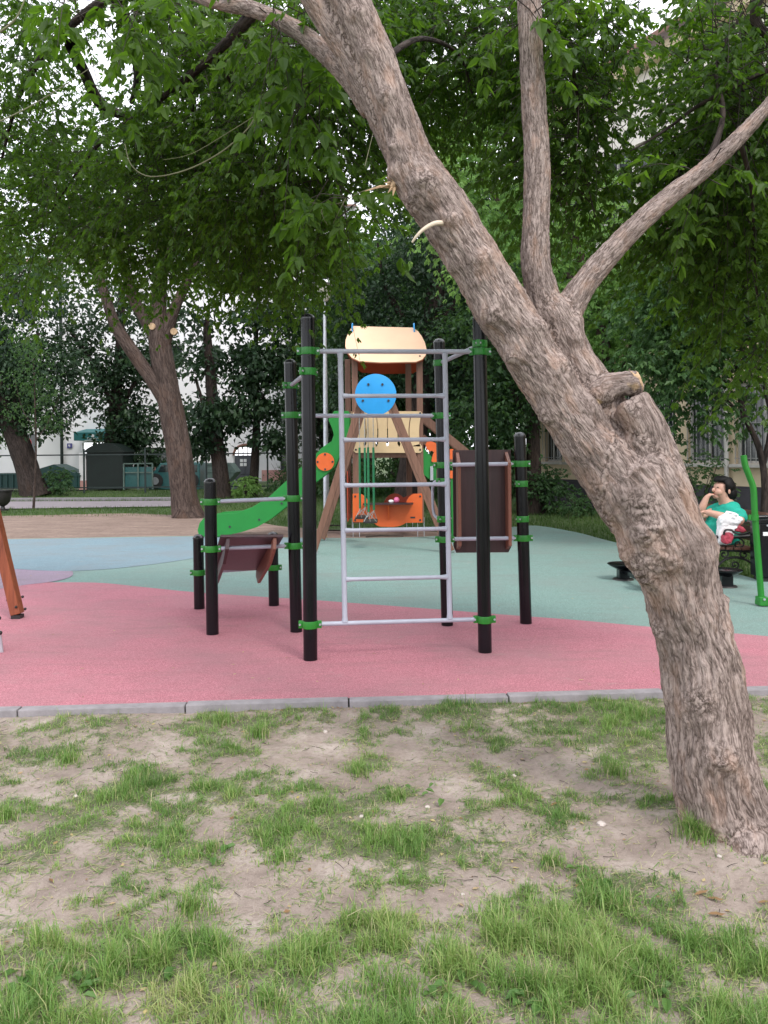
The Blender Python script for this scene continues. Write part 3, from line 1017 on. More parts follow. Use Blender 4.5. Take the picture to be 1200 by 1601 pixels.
# ------------------------------------------------------------------ buildings
def facade(root, A, d, n_out, length, z0, z1, wins, wall_mat, thick=0.35, wall_name='wall'):
    """wall along unit vector d from A with real window openings (a0, a1, zb, zt)"""
    mb = MB()
    xs_ = sorted(set([0, length] + [w[0] for w in wins] + [w[1] for w in wins]))
    for i in range(len(xs_) - 1):
        a, b_ = xs_[i], xs_[i + 1]
        if b_ - a < 1e-4: continue
        cuts = sorted([(w[2], w[3]) for w in wins if w[0] <= a + 1e-6 and w[1] >= b_ - 1e-6])
        z = z0
        for zb, zt in cuts + [(z1, z1)]:
            if zb > z:
                p = A + d * a
                q_ = A + d * b_
                mb.prism([(p.x, p.y, z), (q_.x, q_.y, z), (q_.x, q_.y, zb), (p.x, p.y, zb)], -n_out * thick)
            z = zt
    return mb.build(wall_name, wall_mat, root)


def window(root, A, d, n_out, w, bars=(2, 3), grille=False, label=None, frame='frame_w', sill=True):
    a, b_, zb, zt = w
    P = lambda t, z, o=0.0: A + d * t + n_out * o + Vector((0, 0, z))
    f = MB()
    o = -0.12
    t_ = 0.06
    up = n_out
    f.bar(P(a, zb + t_ / 2, o), P(b_, zb + t_ / 2, o), t_, .05, up)
    f.bar(P(a, zt - t_ / 2, o), P(b_, zt - t_ / 2, o), t_, .05, up)
    for k in range(bars[0] + 1):
        t = a + t_ / 2 + (b_ - a - t_) * k / bars[0]
        f.bar(P(t, zb + t_, o), P(t, zt - t_, o), t_ * (1 if k in (0, bars[0]) else .7), .05, up)
    wn_ = f.build('window', frame, root)
    if label: wn_['label'] = label
    g = MB()
    g.prism([P(a + .01, zb + .01, o - .03), P(b_ - .01, zb + .01, o - .03), P(b_ - .01, zt - .01, o - .03), P(a + .01, zt - .01, o - .03)], -n_out * .01)
    gl = g.build('pane', 'glass', root)
    gl.parent = wn_
    if sill:
        s = MB()
        s.bar(P(a - .06, zb - .04, .03), P(b_ + .06, zb - .04, .03), .07, .22, up)
        so = s.build('sill', frame, root)
        so.parent = wn_
    if grille:
        gm = MB()
        n = int((b_ - a) / .13)
        for k in range(n + 1):
            t = a + .03 + (b_ - a - .06) * k / n
            gm.tube([P(t, zb + .02, .04), P(t, zt - .05, .04)], .009, 5)
        for z in (zb + .12, (zb + zt) / 2, zt - .12):
            gm.tube([P(a, z, .03), P(b_, z, .03)], .009, 5)
        go = gm.build('grille', 'grille', root)
        go.parent = wn_
    return wn_


# --- cream building on the right
bl, br = gp(842, 788), None
A = Vector((bl.x, gy(850, 788), 0))
Yr = (EYE - 0.75) * FOC / ((762 - HY) + ROLL * 580)
B = px(1180, 762, Yr)
d = Vector((B.x - A.x, B.y - A.y, 0)).normalized()
n_out = Vector((d.y, -d.x, 0))
if n_out.y > 0: n_out = -n_out
cb = thing('apartment_building', (A.x, A.y, 0), 'cream plastered apartment building with dark stone base behind the bench', 'building')
Lb = 30.0


def t_at(xpix):
    k = (xpix - HX) / FOC
    return (k * A.y - A.x) / (d.x - k * d.y)


wins, specs = [], []
for st in range(3):
    zb = 1.25 + st * 3.1 if st < 3 else 99
    for cx, w_ in ((861, 0.95), (905, 1.0), (965, 1.2), (1025, 1.2), (1105, 1.1), (1192, 1.35)):
        t = t_at(cx)
        wins.append((t - w_ / 2, t + w_ / 2, zb, zb + 1.75))
    for t in (13.2, 16.2, 19.2, 22.2):
        wins.append((t - .6, t + .6, zb, zb + 1.75))
facade(cb, A, d, n_out, Lb, 0.76, 4.3, [w for w in wins if w[3] < 4], 'cream_w')
facade(cb, A, d, n_out, Lb, 4.302, 11.2, [w for w in wins if w[2] > 3.9 and w[2] > 5 or w[2] > 4.3], 'lit_w', wall_name='upper_wall')  # upper storeys take the lightened colour, light painted in
MB().prism([(A.x, A.y, -.1), (A.x + d.x * Lb, A.y + d.y * Lb, -.1), (A.x + d.x * Lb, A.y + d.y * Lb, .757), (A.x, A.y, .757)], -n_out * .3).build('base_wall', 'plinth', cb)
pl = MB()
pl.prism([A + n_out * .05 + Vector((0, 0, .1)), A + d * Lb + n_out * .05 + Vector((0, 0, .1)), A + d * Lb + n_out * .05 + Vector((0, 0, .70)), A + n_out * .05 + Vector((0, 0, .70))], -n_out * .045)
pl.prism([A + n_out * .16 + Vector((0, 0, -.08)), A + d * Lb + n_out * .16 + Vector((0, 0, -.08)), A + d * Lb + n_out * .16 + Vector((0, 0, .09)), A + n_out * .16 + Vector((0, 0, .09))], -n_out * .15)
pl.build('base_course', 'plinth', cb)
for i, w_ in enumerate(wins):
    window(cb, A, d, n_out, w_, grille=(i < 10), label='ground floor window with white iron grille' if i < 10 else None)
# end wall going away from the camera, gutter line and roof
E = A - n_out * 11
side = MB()
side.prism([(A.x, A.y, -.1), (E.x, E.y, -.1), (E.x, E.y, 11.2), (A.x, A.y, 11.2)], d * .3)
side.build('end_wall', 'cream_w', cb)
rf = MB()
ov = n_out * .55 - d * .3
rp = [A + ov, A + d * Lb + n_out * .55, A + d * Lb - n_out * 5.5, A - d * .3 - n_out * 5.5]
q0 = [Vector((p.x, p.y, 11.25)) for p in rp[:2]] + [Vector((p.x, p.y, 13.6)) for p in rp[2:]]
rf.prism(q0, (0, 0, .12))
rf.build('roof', 'roof_m', cb)
cn = MB()
cn.bar(A - d * .05 + n_out * .15 + Vector((0, 0, 11.05)), A + d * Lb + n_out * .15 + Vector((0, 0, 11.05)), .25, .32, n_out)
cn.bar(A + n_out * .06 + Vector((0, 0, 3.6)), A + d * Lb + n_out * .06 + Vector((0, 0, 3.6)), .12, .12, n_out)
cn.build('cornice', 'cream_w', cb)
dp = MB()
for t in (t_at(1140), 10.5):
    dp.tube([A + d * t + n_out * .10 + Vector((0, 0, .3)), A + d * t + n_out * .10 + Vector((0, 0, 11))], .05, 8)
dp.build('drainpipe', 'frame_w', cb)

# --- white building far left behind the fence
Yw = 44.0
x0, x1 = px(97, 700, Yw).x, px(560, 700, Yw).x
wb = thing('white_building', (x0, Yw, 0), 'long white plastered building behind the fence with teal awning and arched door', 'building')
A2 = Vector((x0, Yw, 0))
d2, n2_ = Vector((1, 0, 0)), Vector((0, -1, 0))
def a_of(xp): return px(xp, 700, Yw).x - x0
def z_of(xp, yp): return px(xp, yp, Yw).z
wn2 = []
for xp, y0_, y1_, w_ in ((384, 640, 668, .75), (449, 640, 668, .75), (270, 640, 672, 1.1), (330, 640, 672, 1.1), (200, 640, 668, 1.1), (449, 700, 735, .8), (246, 700, 735, 1.2),
                     (384, 540, 572, .8), (449, 540, 572, .8), (270, 540, 575, 1.1), (330, 540, 575, 1.1), (200, 540, 575, 1.1)):
    a = a_of(xp)
    wn2.append((a - w_ / 2, a + w_ / 2, z_of(xp, y1_), z_of(xp, y0_)))
da0, da1 = a_of(365), a_of(402)
dz = z_of(383, 712)
wn2.append((da0, da1, 0.0, dz + .45))
sh0, sh1 = a_of(128), a_of(190)
wn2.append((sh0, sh1, 0.0, z_of(150, 692)))
facade(wb, A2, d2, n2_, x1 - x0, 0.0, 15.0, wn2, 'white_w')
for w_ in wn2[:-2]:
    window(wb, A2, d2, n2_, w_, frame='door_g', sill=False)
MB().box((x0 + (da0) / 2 - .2, Yw - .04, .42), (1.2, .06, .84)).box(((px(300, 700, Yw).x + px(350, 700, Yw).x) / 2, Yw - .04, .42), (1.8, .06, .84)).box((px(430, 700, Yw).x, Yw - .04, .3), (1.5, .06, .6)).build('base_wall', 'pinkbase', wb)
dr = MB()
dr.box((x0 + (da0 + da1) / 2, Yw + .1, dz / 2), (da1 - da0 - .1, .08, dz))
for k in range(2):
    dr.box((x0 + (da0 + da1) / 2 - .28 + .56 * k, Yw + .04, dz * .42), (.44, .05, dz * .3))
    dr.box((x0 + (da0 + da1) / 2 - .28 + .56 * k, Yw + .04, dz * .12), (.44, .05, dz * .16))
dd = dr.build('door', 'door_g', wb, bev=.01)
pn = MB()
for i in range(2):
    for j in range(2):
        pn.box((x0 + da0 + .42 + .2 * i, Yw + .02, dz * .80 - .22 * j), (.16, .03, .17))
pno = pn.build('pane', 'white_p', wb); pno.parent = dd
ar = []
R_ = (da1 - da0) / 2
for k in range(13):
    t = math.pi * k / 12
    ar.append((x0 + da0 + R_ - R_ * math.cos(t), Yw - .05, dz + R_ * math.sin(t) * .9))
fm = MB().tube(ar, .07, 6)
for k in range(1, 5):
    xx = da0 + (da1 - da0) * k / 5
    fm.tube([(x0 + xx, Yw - .04, dz), (x0 + xx, Yw - .04, dz + .42)], .025, 4)
fm.build('door_arch', 'roof_m', wb)
aw0, aw1 = px(115, 690, 42.6), px(190, 690, 42.6)
zt, zb = px(115, 673.5, 43.5).z, px(115, 689, 42.6).z
am = MB()
am.prism([(aw0.x + .15, Yw - .02, zt + .1), (aw0.x, 42.6, zt - .12), (aw0.x, 42.6, zb), (aw0.x + .02, Yw - .02, zb)], (aw1.x - aw0.x, 0, 0))
awn = am.build('awning', 'awning', wb)
lg = MB()
c_ = px(144.5, 681.5, 42.58)
lg.tube([(c_.x, 42.60, c_.z), (c_.x, 42.575, c_.z)], .085, 14)
b0 = px(131, 688.6, 42.58)
for k in range(9):
    lg.box((b0.x + .06 + k * .078, 42.585, b0.z + .0), (.055, .02, .035))
lgo = lg.build('emblem', 'white_p', wb); lgo.parent = awn
fc = bpy.data.curves.new('lettering', 'FONT')
fc.body = 'Лиенсе'
fc.size = .17
fc.extrude = .006
fc.align_x = 'CENTER'
tmp = bpy.data.objects.new('lettering_tmp', fc)
C.objects.link(tmp)
dg = bpy.context.evaluated_depsgraph_get()
tme = bpy.data.meshes.new_from_object(tmp.evaluated_get(dg))
bpy.data.objects.remove(tmp)
to = link_mesh('lettering', tme, 'white_p', wb)
to.parent = awn
lp = px(144.5, 687.2, 42.58) - origin(awn)
to.location = lp
to.rotation_euler = (math.radians(90), 0, 0)
sg = MB()
c_ = px(108.5, 697, Yw - .06)
sg.box(c_, (.26, .05, .26))
sgo = sg.build('number_plate', 'sign_b', wb)
sn = MB()
sn.box(c_ + Vector((0.02, -.03, 0)), (.03, .012, .15)).box(c_ + Vector((-.01, -.03, -.01)), (.1, .012, .03)).box(c_ + Vector((-.04, -.03, .035)), (.03, .012, .08))
sno = sn.build('number', 'white_p', wb); sno.parent = sgo
MB().prism([(x0 - .1, Yw - .4, 15.0), (x1, Yw - .4, 15.0), (x1, Yw + 6, 16.7), (x0 - .1, Yw + 6, 16.7)], (0, 0, .1)).build('roof', 'roof_m', wb)
MB().tube([(x0 + .02, Yw - .12, 0), (x0 + .02, Yw - .12, 14.9)], .09, 8).build('drainpipe', 'booth', wb)
lampb = MB()
c_ = px(407, 617, Yw - .5)
lampb.tube([(c_.x, Yw, c_.z + .3), (c_.x, Yw - .3, c_.z + .45), (c_.x, Yw - .5, c_.z + .25)], .02, 6).ball((c_.x, Yw - .5, c_.z), .16, 10, 8, (1, 1, 1.2))
lampb.build('wall_lantern', 'iron', wb)

# a second pale building further left, seen in slivers through leaves
gb = thing('grey_building', (px(-60, 700, 52).x, 52, 0), 'pale building far behind the containers at the left edge', 'building')
A3 = Vector((px(-260, 700, 52).x, 52, 0))
L3 = px(96, 700, 52).x - A3.x
w3 = [(1.2 + 2.7 * k, 2.4 + 2.7 * k, 1.2 + 3 * s_, 2.9 + 3 * s_) for k in range(int(L3 / 2.7)) for s_ in range(4)]
facade(gb, A3, d2, n2_, L3, 0, 14, w3, 'white_w')
for w_ in w3: window(gb, A3, d2, n2_, w_, frame='door_g', sill=False)
MB().prism([(A3.x, 51.7, 14), (A3.x + L3, 51.7, 14), (A3.x + L3, 57, 15.5), (A3.x, 57, 15.5)], (0, 0, .1)).build('roof', 'roof_m', gb)

# ------------------------------------------------------------------ fence
Yf = gy(250, 770)
fz = px(250, 705.5, Yf).z
fence = thing('metal_fence', (px(60, 770, Yf).x, Yf, 0), 'thin dark green metal picket fence behind the far path', 'fence')
xa, xb = px(-60, 770, Yf).x, px(640, 770, Yf).x
pick = MB().tube([(0, 0, 0.02), (0, 0, fz)], .019, 5).build('picket', 'fence', fence)
pick.location = (xa - fence.location.x, 0, 0)
pick_me = pick.data
nP = int((xb - xa) / .165)
for i in range(1, nP):
    if i % 15 == 0: continue
    o = bpy.data.objects.new('picket', pick_me)
    C.objects.link(o)
    o.parent = fence
    o.location = (xa + i * .165 - fence.location.x, 0, random.uniform(-.012, .012))
for i in range(0, nP, 15):
    MB().box((xa + i * .165, Yf, fz / 2 + .06), (.06, .06, fz + .12)).build('fence_post', 'fence', fence)
for z in (fz - .12, .22):
    MB().box(((xa + xb) / 2, Yf + .022, z), (xb - xa, .03, .05)).build('fence_rail', 'fence', fence)


# ------------------------------------------------------------------ things behind the fence
Yc = 35.5
def bx_px(x0p, x1p, y0p, Yd, depth, name, mat, parent=None, bev=.01, gz=0):
    a, b_ = px(x0p, y0p, Yd), px(x1p, y0p, Yd)
    return MB().prism([(a.x, Yd, gz), (b_.x, Yd, gz), (b_.x, Yd, b_.z), (a.x, Yd, a.z)], (0, depth, 0)).build(name, mat, parent, bev=bev)


for k, (xa_, xb_, yt, lab) in enumerate([(-40, 44, 736, 'dark green container at the left end of the row behind the fence'), (46, 124, 733, 'dark green container beside the dark booth, with its lid raised in the middle')]):
    a, b_ = px(xa_, 768, Yc), px(xb_, 768, Yc)
    t = thing('waste_container', ((a.x + b_.x) / 2, Yc, 0), lab, 'container', 'green containers behind the fence')
    zt = px(xa_, yt, Yc).z
    bd = MB()
    bd.prism([(a.x, Yc, .1), (b_.x, Yc, .1), (b_.x, Yc, zt - .2), (a.x, Yc, zt - .15)], (0, 1.3, 0))
    for j in range(9):
        xx = a.x + (b_.x - a.x) * (j + .5) / 9
        bd.box((xx, Yc - .03, zt * .45), (.06, .055, zt * .8))
    bd.build('body', 'container', t, bev=.01)
    hi = px(85, 726, Yc).z if k else zt
    top = [(a.x - .05, Yc - .05, zt - .14)] + ([((a.x * .5 + b_.x * .5), Yc - .05, hi)] if k else []) + [(b_.x + .05, Yc - .05, zt - (.32 if k else .14)), (b_.x + .05, Yc - .05, zt - (.36 if k else .2)), (a.x - .05, Yc - .05, zt - .2)]
    MB().prism(top, (0, 1.4, 0)).build('lid', 'container', t)
bt = thing('dark_booth', (px(163, 770, Yc).x, Yc, 0), 'tall dark booth with low arched roof behind the picket fence', 'booth')
a, b_ = px(135, 700, Yc), px(191, 700, Yc)
zt = px(160, 706, Yc).z
MB().prism([(a.x, Yc, 0), (b_.x, Yc, 0), (b_.x, Yc, zt), (a.x, Yc, zt)], (0, 1.5, 0)).build('body', 'booth', bt, bev=.02)
apts = []
for k in range(11):
    u_ = k / 10
    apts.append((a.x - .1 + (b_.x - a.x + .2) * u_, Yc - .12, zt + .38 * math.sin(math.pi * u_) ** .8))
MB().prism(apts + [(b_.x + .1, Yc - .12, zt - .04), (a.x - .1, Yc - .12, zt - .04)], (0, 1.7, 0)).build('roof', 'booth', bt)
bp = MB()
bp.box((a.x - .22, Yc + .2, zt * .48), (.3, .25, zt * .96))
wp = bp.build('white_pillar', 'white_w', None, loc=(a.x - .22, Yc + .2, 0))
wp.name = 'gate_pillar'
tag(wp, 'white gate pillar with pinkish foot between container and dark booth', 'pillar')
MB().box((a.x - .22, Yc + .2, .2), (.33, .28, .4)).build('foot', 'pinkbase', wp)
# cage
cg = thing('mesh_gate', (px(215, 770, 35).x, 35, 0), 'blue green mesh gate between the booth and the parked van', 'gate')
a, b_ = px(193, 725, 35), px(238, 725, 35)
g_ = MB()
for xx in (a.x, (a.x + b_.x) / 2, b_.x):
    g_.box((xx, 35, a.z / 2), (.06, .05, a.z))
for z in (a.z, .75, .1):
    g_.box(((a.x + b_.x) / 2, 35.03, z), (b_.x - a.x, .04, .05))
g_.build('gate_frame', 'skip', cg)
MB().box(((a.x + b_.x) / 2, 35.1, a.z / 2 - .05), (b_.x - a.x - .05, .02, a.z - .2)).build('gate_sheet', 'truck', cg)
# van / truck partly hidden by tree
Yv = 36.0
vn = thing('parked_van', (px(262, 770, Yv).x, Yv, 0), 'dark green parked van behind the fence, half hidden by the forked tree', 'van')
P = lambda x, y: px(x, y, Yv)
body = [P(232, 765), P(232, 742), P(240, 738), P(250, 724), P(300, 722), P(312, 724), P(312, 766)]
for q in body: q.y = Yv
MB().prism(body, (0, 1.7, 0)).build('body', 'truck', vn, bev=.04)
gw = MB()
for u in ((252, 266), (269, 288), (291, 308)):
    gw.prism([P(u[0] - (5 if u[0] == 252 else 0), 738) + Vector((0, -.02, 0)), P(u[1], 738) + Vector((0, -.02, 0)), P(u[1], 727) + Vector((0, -.02, 0)), P(u[0], 727) + Vector((0, -.02, 0))], (0, .03, 0))
gw.build('side_window', 'glass', vn)
for u in (243, 299):
    c_ = P(u, 763)
    w_ = MB().tube([(c_.x, Yv - .08, .34), (c_.x, Yv + .18, .34)], .34, 20).build('wheel', 'tyre', vn, smooth=True)
    r2 = MB().tube([(c_.x, Yv - .1, .34), (c_.x, Yv - .07, .34)], .17, 14).build('rim', 'steel', vn)
    r2.parent = w_
MB().box(P(233, 752) + Vector((0, .3, 0)), (.08, .25, .16)).build('headlight', 'white_p', vn)
# skip
Ys = 35.2
sk = thing('waste_skip', (px(344, 770, Ys).x, Ys, 0), 'faded green slope-ended waste skip behind the fence beside the arched door', 'skip')
P = lambda x, y: px(x, y, Ys)
MB().prism([P(322, 766), P(322, 724), P(358, 724), P(369, 738), P(356, 754), P(362, 766)], (0, 1.3, 0)).build('body', 'skip', sk, bev=.02)
rb = MB()
rb.bar(P(322, 725) + Vector((0, -.03, 0)), P(358, 725) + Vector((0, -.03, 0)), .07, .06)
rb.bar(P(322, 737) + Vector((0, -.03, 0)), P(369, 738) + Vector((0, -.03, 0)), .05, .05)
for u in (334, 346):
    rb.bar(P(u, 726) + Vector((0, -.03, 0)), P(u, 764) + Vector((0, -.03, 0)), .05, .05)
rb.build('rib', 'skip', sk)
# round road sign at left
rs_ = thing('road_sign', (px(37, 770, 38).x, 38, 0), 'round red rimmed road sign seen beside the leaning far trunk', 'sign')
c_ = px(38, 694, 38)
MB().tube([(c_.x, 38, 0), (c_.x, 38, c_.z)], .03, 8).build('pole', 'steel', rs_)
MB().tube([(c_.x, 37.97, c_.z), (c_.x, 37.94, c_.z)], .36, 24).build('disc', 'red_p', rs_)
MB().tube([(c_.x, 37.935, c_.z), (c_.x, 37.93, c_.z)], .26, 24).build('disc_face', 'white_p', rs_)
MB().bar((c_.x - .17, 37.925, c_.z + .17), (c_.x + .17, 37.925, c_.z - .17), .06, .006).build('stripe', 'red_p', rs_)
# urn bin left edge
Yb = gy(6, 798)
bn = thing('litter_bin', (px(6, 798, Yb).x, Yb, 0), 'dark cup-shaped litter bin on a small foot at the left edge', 'bin')
c_ = px(4, 798, Yb)
zb_ = px(4, 766, Yb).z
prof = [(.0, .16), (.03, .16), (.05, .07), (.12, .05), (.16, .12), (.24, .19), (.42, .235), (zb_ - .04, .25), (zb_ - .03, .29), (zb_, .29)]
MB().tube([(c_.x, Yb, z) for z, r_ in prof], [r_ for z, r_ in prof], 20).build('bowl', 'iron', bn, smooth=True)
# lamp post
Yl = gy(511, 824)
lc = px(510, 800, Yl)
lp_ = thing('lamp_post', (lc.x, Yl, 0), 'tall light grey lamp post behind the slide, left of the play tower', 'lamp post')
zt = px(507, 470, Yl).z
MB().tube([(lc.x, Yl, 0), (lc.x, Yl, 1.1), (lc.x, Yl, 1.12), (lc.x, Yl, zt * .62), (lc.x, Yl, zt)], [.062, .062, .052, .048, .028], 14).build('pole', 'steel', lp_, smooth=True)
hd = MB()
hd.tube([(lc.x, Yl, zt - .02), (lc.x, Yl, zt + .08), (lc.x, Yl, zt + .34), (lc.x, Yl, zt + .42)], [.06, .13, .17, .05], 14)
hd.build('lantern', 'lampglass', lp_, smooth=True)
MB().tube([(lc.x, Yl, zt + .345), (lc.x, Yl, zt + .40), (lc.x, Yl, zt + .45)], [.24, .22, .03], 14).build('lantern_hood', 'steel', lp_, smooth=True)

# ------------------------------------------------------------------ leaves
def unit(a):
    return a / np.maximum(np.linalg.norm(a, axis=1, keepdims=True), 1e-9)


def leaves_np(p, dr, side, size, aspect, near=False, seed=0):
    """one folded leaf blade per row: p base, dr axis, side across"""
    n = len(p)
    nr = unit(np.cross(side, dr))
    L = size[:, None]
    W = L * aspect
    if near:
        pts = [p, p + dr * L * .30 + side * W * .46 + nr * W * .16, p + dr * L * .66 + side * W * .34 + nr * W * .05 - nr * L * .04,
               p + dr * L * .97 - nr * L * .16, p + dr * L * .66 - side * W * .34 + nr * W * .05 - nr * L * .04, p + dr * L * .30 - side * W * .46 + nr * W * .16]
        V = np.stack(pts, 1).reshape(-1, 3)
        f = (np.arange(n) * 6)[:, None] + np.array([[0, 3, 2, 1, 0, 5, 4, 3]])
        return V, f.ravel(), np.full(n * 2, 4), 6
    pts = [p, p + dr * L * .45 + side * W * .5 + nr * W * .18, p + dr * L - nr * L * .12, p + dr * L * .45 - side * W * .5 + nr * W * .18]
    V = np.stack(pts, 1).reshape(-1, 3)
    f = (np.arange(n) * 4)[:, None] + np.array([[0, 2, 1, 0, 3, 2]])
    return V, f.ravel(), np.full(n * 2, 3), 4


def compound(p, d, L, r, near, leaf=.075, five=True):
    """ash-maple leaf: leaf stalk with a terminal leaflet and side pairs, all drooping"""
    n = len(p)
    up = np.tile([[0., 0., 1.]], (n, 1))
    d = unit(d)
    s = unit(np.cross(d, up) + 1e-6)
    P, D, S_, Z = [], [], [], []
    items = [(1.0, 0.0, 1.1), (.62, 1, .95), (.62, -1, .95)] + ([(.90, 1, .9), (.90, -1, .9)] if five else [])
    for t, sd, k in items:
        pp = p + d * (L * t)[:, None] - up * (L * t * t * .25)[:, None]
        ang = .85 + .3 * r.random(n)
        if sd == 0:
            dd = d - up * (.35 + .5 * r.random(n))[:, None]
        else:
            dd = d * np.cos(ang)[:, None] + s * (sd * np.sin(ang))[:, None] - up * (.3 + .6 * r.random(n))[:, None]
        dd = unit(dd + r.normal(0, .12, (n, 3)))
        nn = unit(up + r.normal(0, .8, (n, 3)))
        ss = unit(np.cross(dd, nn))
        P.append(pp); D.append(dd); S_.append(ss)
        Z.append(leaf * k * (.55 + .9 * r.random(n)))
    return np.concatenate(P), np.concatenate(D), np.concatenate(S_), np.concatenate(Z)


def spray_points(r, clumps, holes=None, droop=.5, per=7, twig_len=.45):
    """clumps rows: cx cy cz rx ry rz n -> spray starts and leaf attach points"""
    T0, T1 = [], []
    for cx, cy, cz, rx, ry, rz, n in clumps:
        n = int(n)
        v = r.normal(0, 1, (n, 3))
        v = unit(v) * (r.random((n, 1)) ** .45)
        wob = .75 + .5 * fbm(unit(v) * 2.2 + np.array([[cx, cy, cz]]), 2)[:, None]
        q = np.array([[cx, cy, cz]]) + v * wob * np.array([[rx, ry, rz]])
        out = unit(v * np.array([[1, 1, .5]]) + r.normal(0, .45, (n, 3)))
        out[:, 2] -= droop * r.random(n)
        T0.append(q); T1.append(unit(out))
    T0, T1 = np.concatenate(T0), np.concatenate(T1)
    if holes is not None:
        k = np.ones(len(T0), bool)
        for hx, hy, hz, hr in holes:
            dd = ((T0[:, 0] - hx) ** 2 + (T0[:, 2] - hz) ** 2 + .15 * (T0[:, 1] - hy) ** 2)
            k &= ~((dd < hr * hr) & (r.random(len(T0)) < .985))
        T0, T1 = T0[k], T1[k]
    return T0, T1


def crown_compound(name, mat, parent, org, clumps, seed, holes=None, leaf=.075, per=6, tl=.5, near=True, droop=.5, tint0=.1, tint1=.8, five=True, twigs=True, cull=None):
    r = np.random.default_rng(seed)
    q, d = spray_points(r, clumps, holes, droop)
    if cull is not None:
        k = cull(q)
        q, d = q[k], d[k]
    n = len(q)
    Ls = tl * (.6 + .8 * r.random(n))
    P, D, T = [], [], []
    tt = r.random(n)
    up = np.array([[0, 0, 1.]])
    for j in range(per):
        t = (j + .6) / per
        pos = q + d * (Ls * t)[:, None] - up * (Ls * t * t * .35)[:, None]
        a = r.random(n) * 6.28
        e = unit(np.cross(d, up) + 1e-6)
        sgn = 1 if j % 2 else -1
        dd = d * .55 + e * sgn * .8 + r.normal(0, .25, (n, 3)) - up * .15
        P.append(pos); D.append(dd)
        T.append(tt * .6 + .4 * r.random(n))
    P, D, T = np.concatenate(P), np.concatenate(D), np.concatenate(T)
    pl_, dl, sl, zl = compound(P, D, .09 * (.7 + .6 * r.random(len(P))) * leaf / .075, r, near, leaf, five)
    V, L, S, k = leaves_np(pl_ - np.array([list(org)]), dl, sl, zl, .46 + .12 * r.random((len(zl), 1)), near)
    m_ = 5 if five else 3
    big = fbm(pl_ * .9 + 3, 2)
    ti = np.clip(tint0 + (tint1 - tint0) * (np.tile(T, m_) * .6 + .4 * r.random(len(zl))) + (big - .5) * .5, 0, 1)
    me = np_mesh(name, V, L, S, False, {'tint': np.repeat(ti, k)})
    o = link_mesh(name, me, mat, parent)
    if twigs:
        m2 = MBn()
        pts = np.stack([q + d * (Ls * t)[:, None] - up * (Ls * t * t * .35)[:, None] for t in (-.5, .1, .55, 1.0)], 1)
        V2, L2, S2 = strips(pts - np.array([[list(org)]]), .0035, .0012)
        tw = np_mesh('twigs', V2, L2, S2, True)
        link_mesh('twigs', tw, 'twig', parent)['kind'] = 'stuff'
    return o


class MBn: pass


def strips(pts, r0, r1):
    """thin three-sided stems through pts (N, K, 3)"""
    n, K, _ = pts.shape
    dirs = unit((pts[:, -1] - pts[:, 0]))
    a = unit(np.cross(dirs, np.array([[.3, .2, 1.]])))
    b_ = unit(np.cross(dirs, a))
    rings = []
    for k in range(K):
        rad = r0 + (r1 - r0) * k / (K - 1)
        for j in range(3):
            an = 2.0944 * j
            rings.append(pts[:, k] + (a * math.cos(an) + b_ * math.sin(an)) * rad)
    V = np.stack(rings, 1).reshape(-1, 3)
    base = (np.arange(n) * K * 3)[:, None]
    F = []
    for k in range(K - 1):
        for j in range(3):
            j2 = (j + 1) % 3
            F += [k * 3 + j, k * 3 + j2, (k + 1) * 3 + j2, (k + 1) * 3 + j]
    L = (base + np.array([F])).ravel()
    return V, L, np.full(n * (K - 1) * 3, 4)


def crown_simple(name, mat, parent, org, clumps, seed, leaf=.12, per=9, spread=.3, tint0=.1, tint1=.9, holes=None, aspect=.62):
    """far foliage: bunches of single leaves"""
    r = np.random.default_rng(seed)
    q, d = spray_points(r, clumps, holes, .3)
    n = len(q)
    P = (q[:, None, :] + r.normal(0, spread, (n, per, 3)) * np.array([[[1, 1, .55]]])).reshape(-1, 3)
    D = unit(np.repeat(d, per, 0) * .5 + r.normal(0, .6, (n * per, 3)) - np.array([[0, 0, .35]]))
    S_ = unit(np.cross(D, unit(np.array([[0, 0, 1.]]) + r.normal(0, .5, (n * per, 3)))))
    T = np.repeat(r.random(n), per)
    Z = leaf * (.6 + .8 * r.random(len(P)))
    V, L, S, k = leaves_np(P - np.array([list(org)]), D, S_, Z, np.full((len(P), 1), aspect), False)
    big = fbm(P * .6 + 3, 2)
    ti = np.clip(tint0 + (tint1 - tint0) * (T * .5 + .5 * r.random(len(P))) + (big - .5) * .5, 0, 1)
    me = np_mesh(name, V, L, S, False, {'tint': np.repeat(ti, k)})
    return link_mesh(name, me, mat, parent)


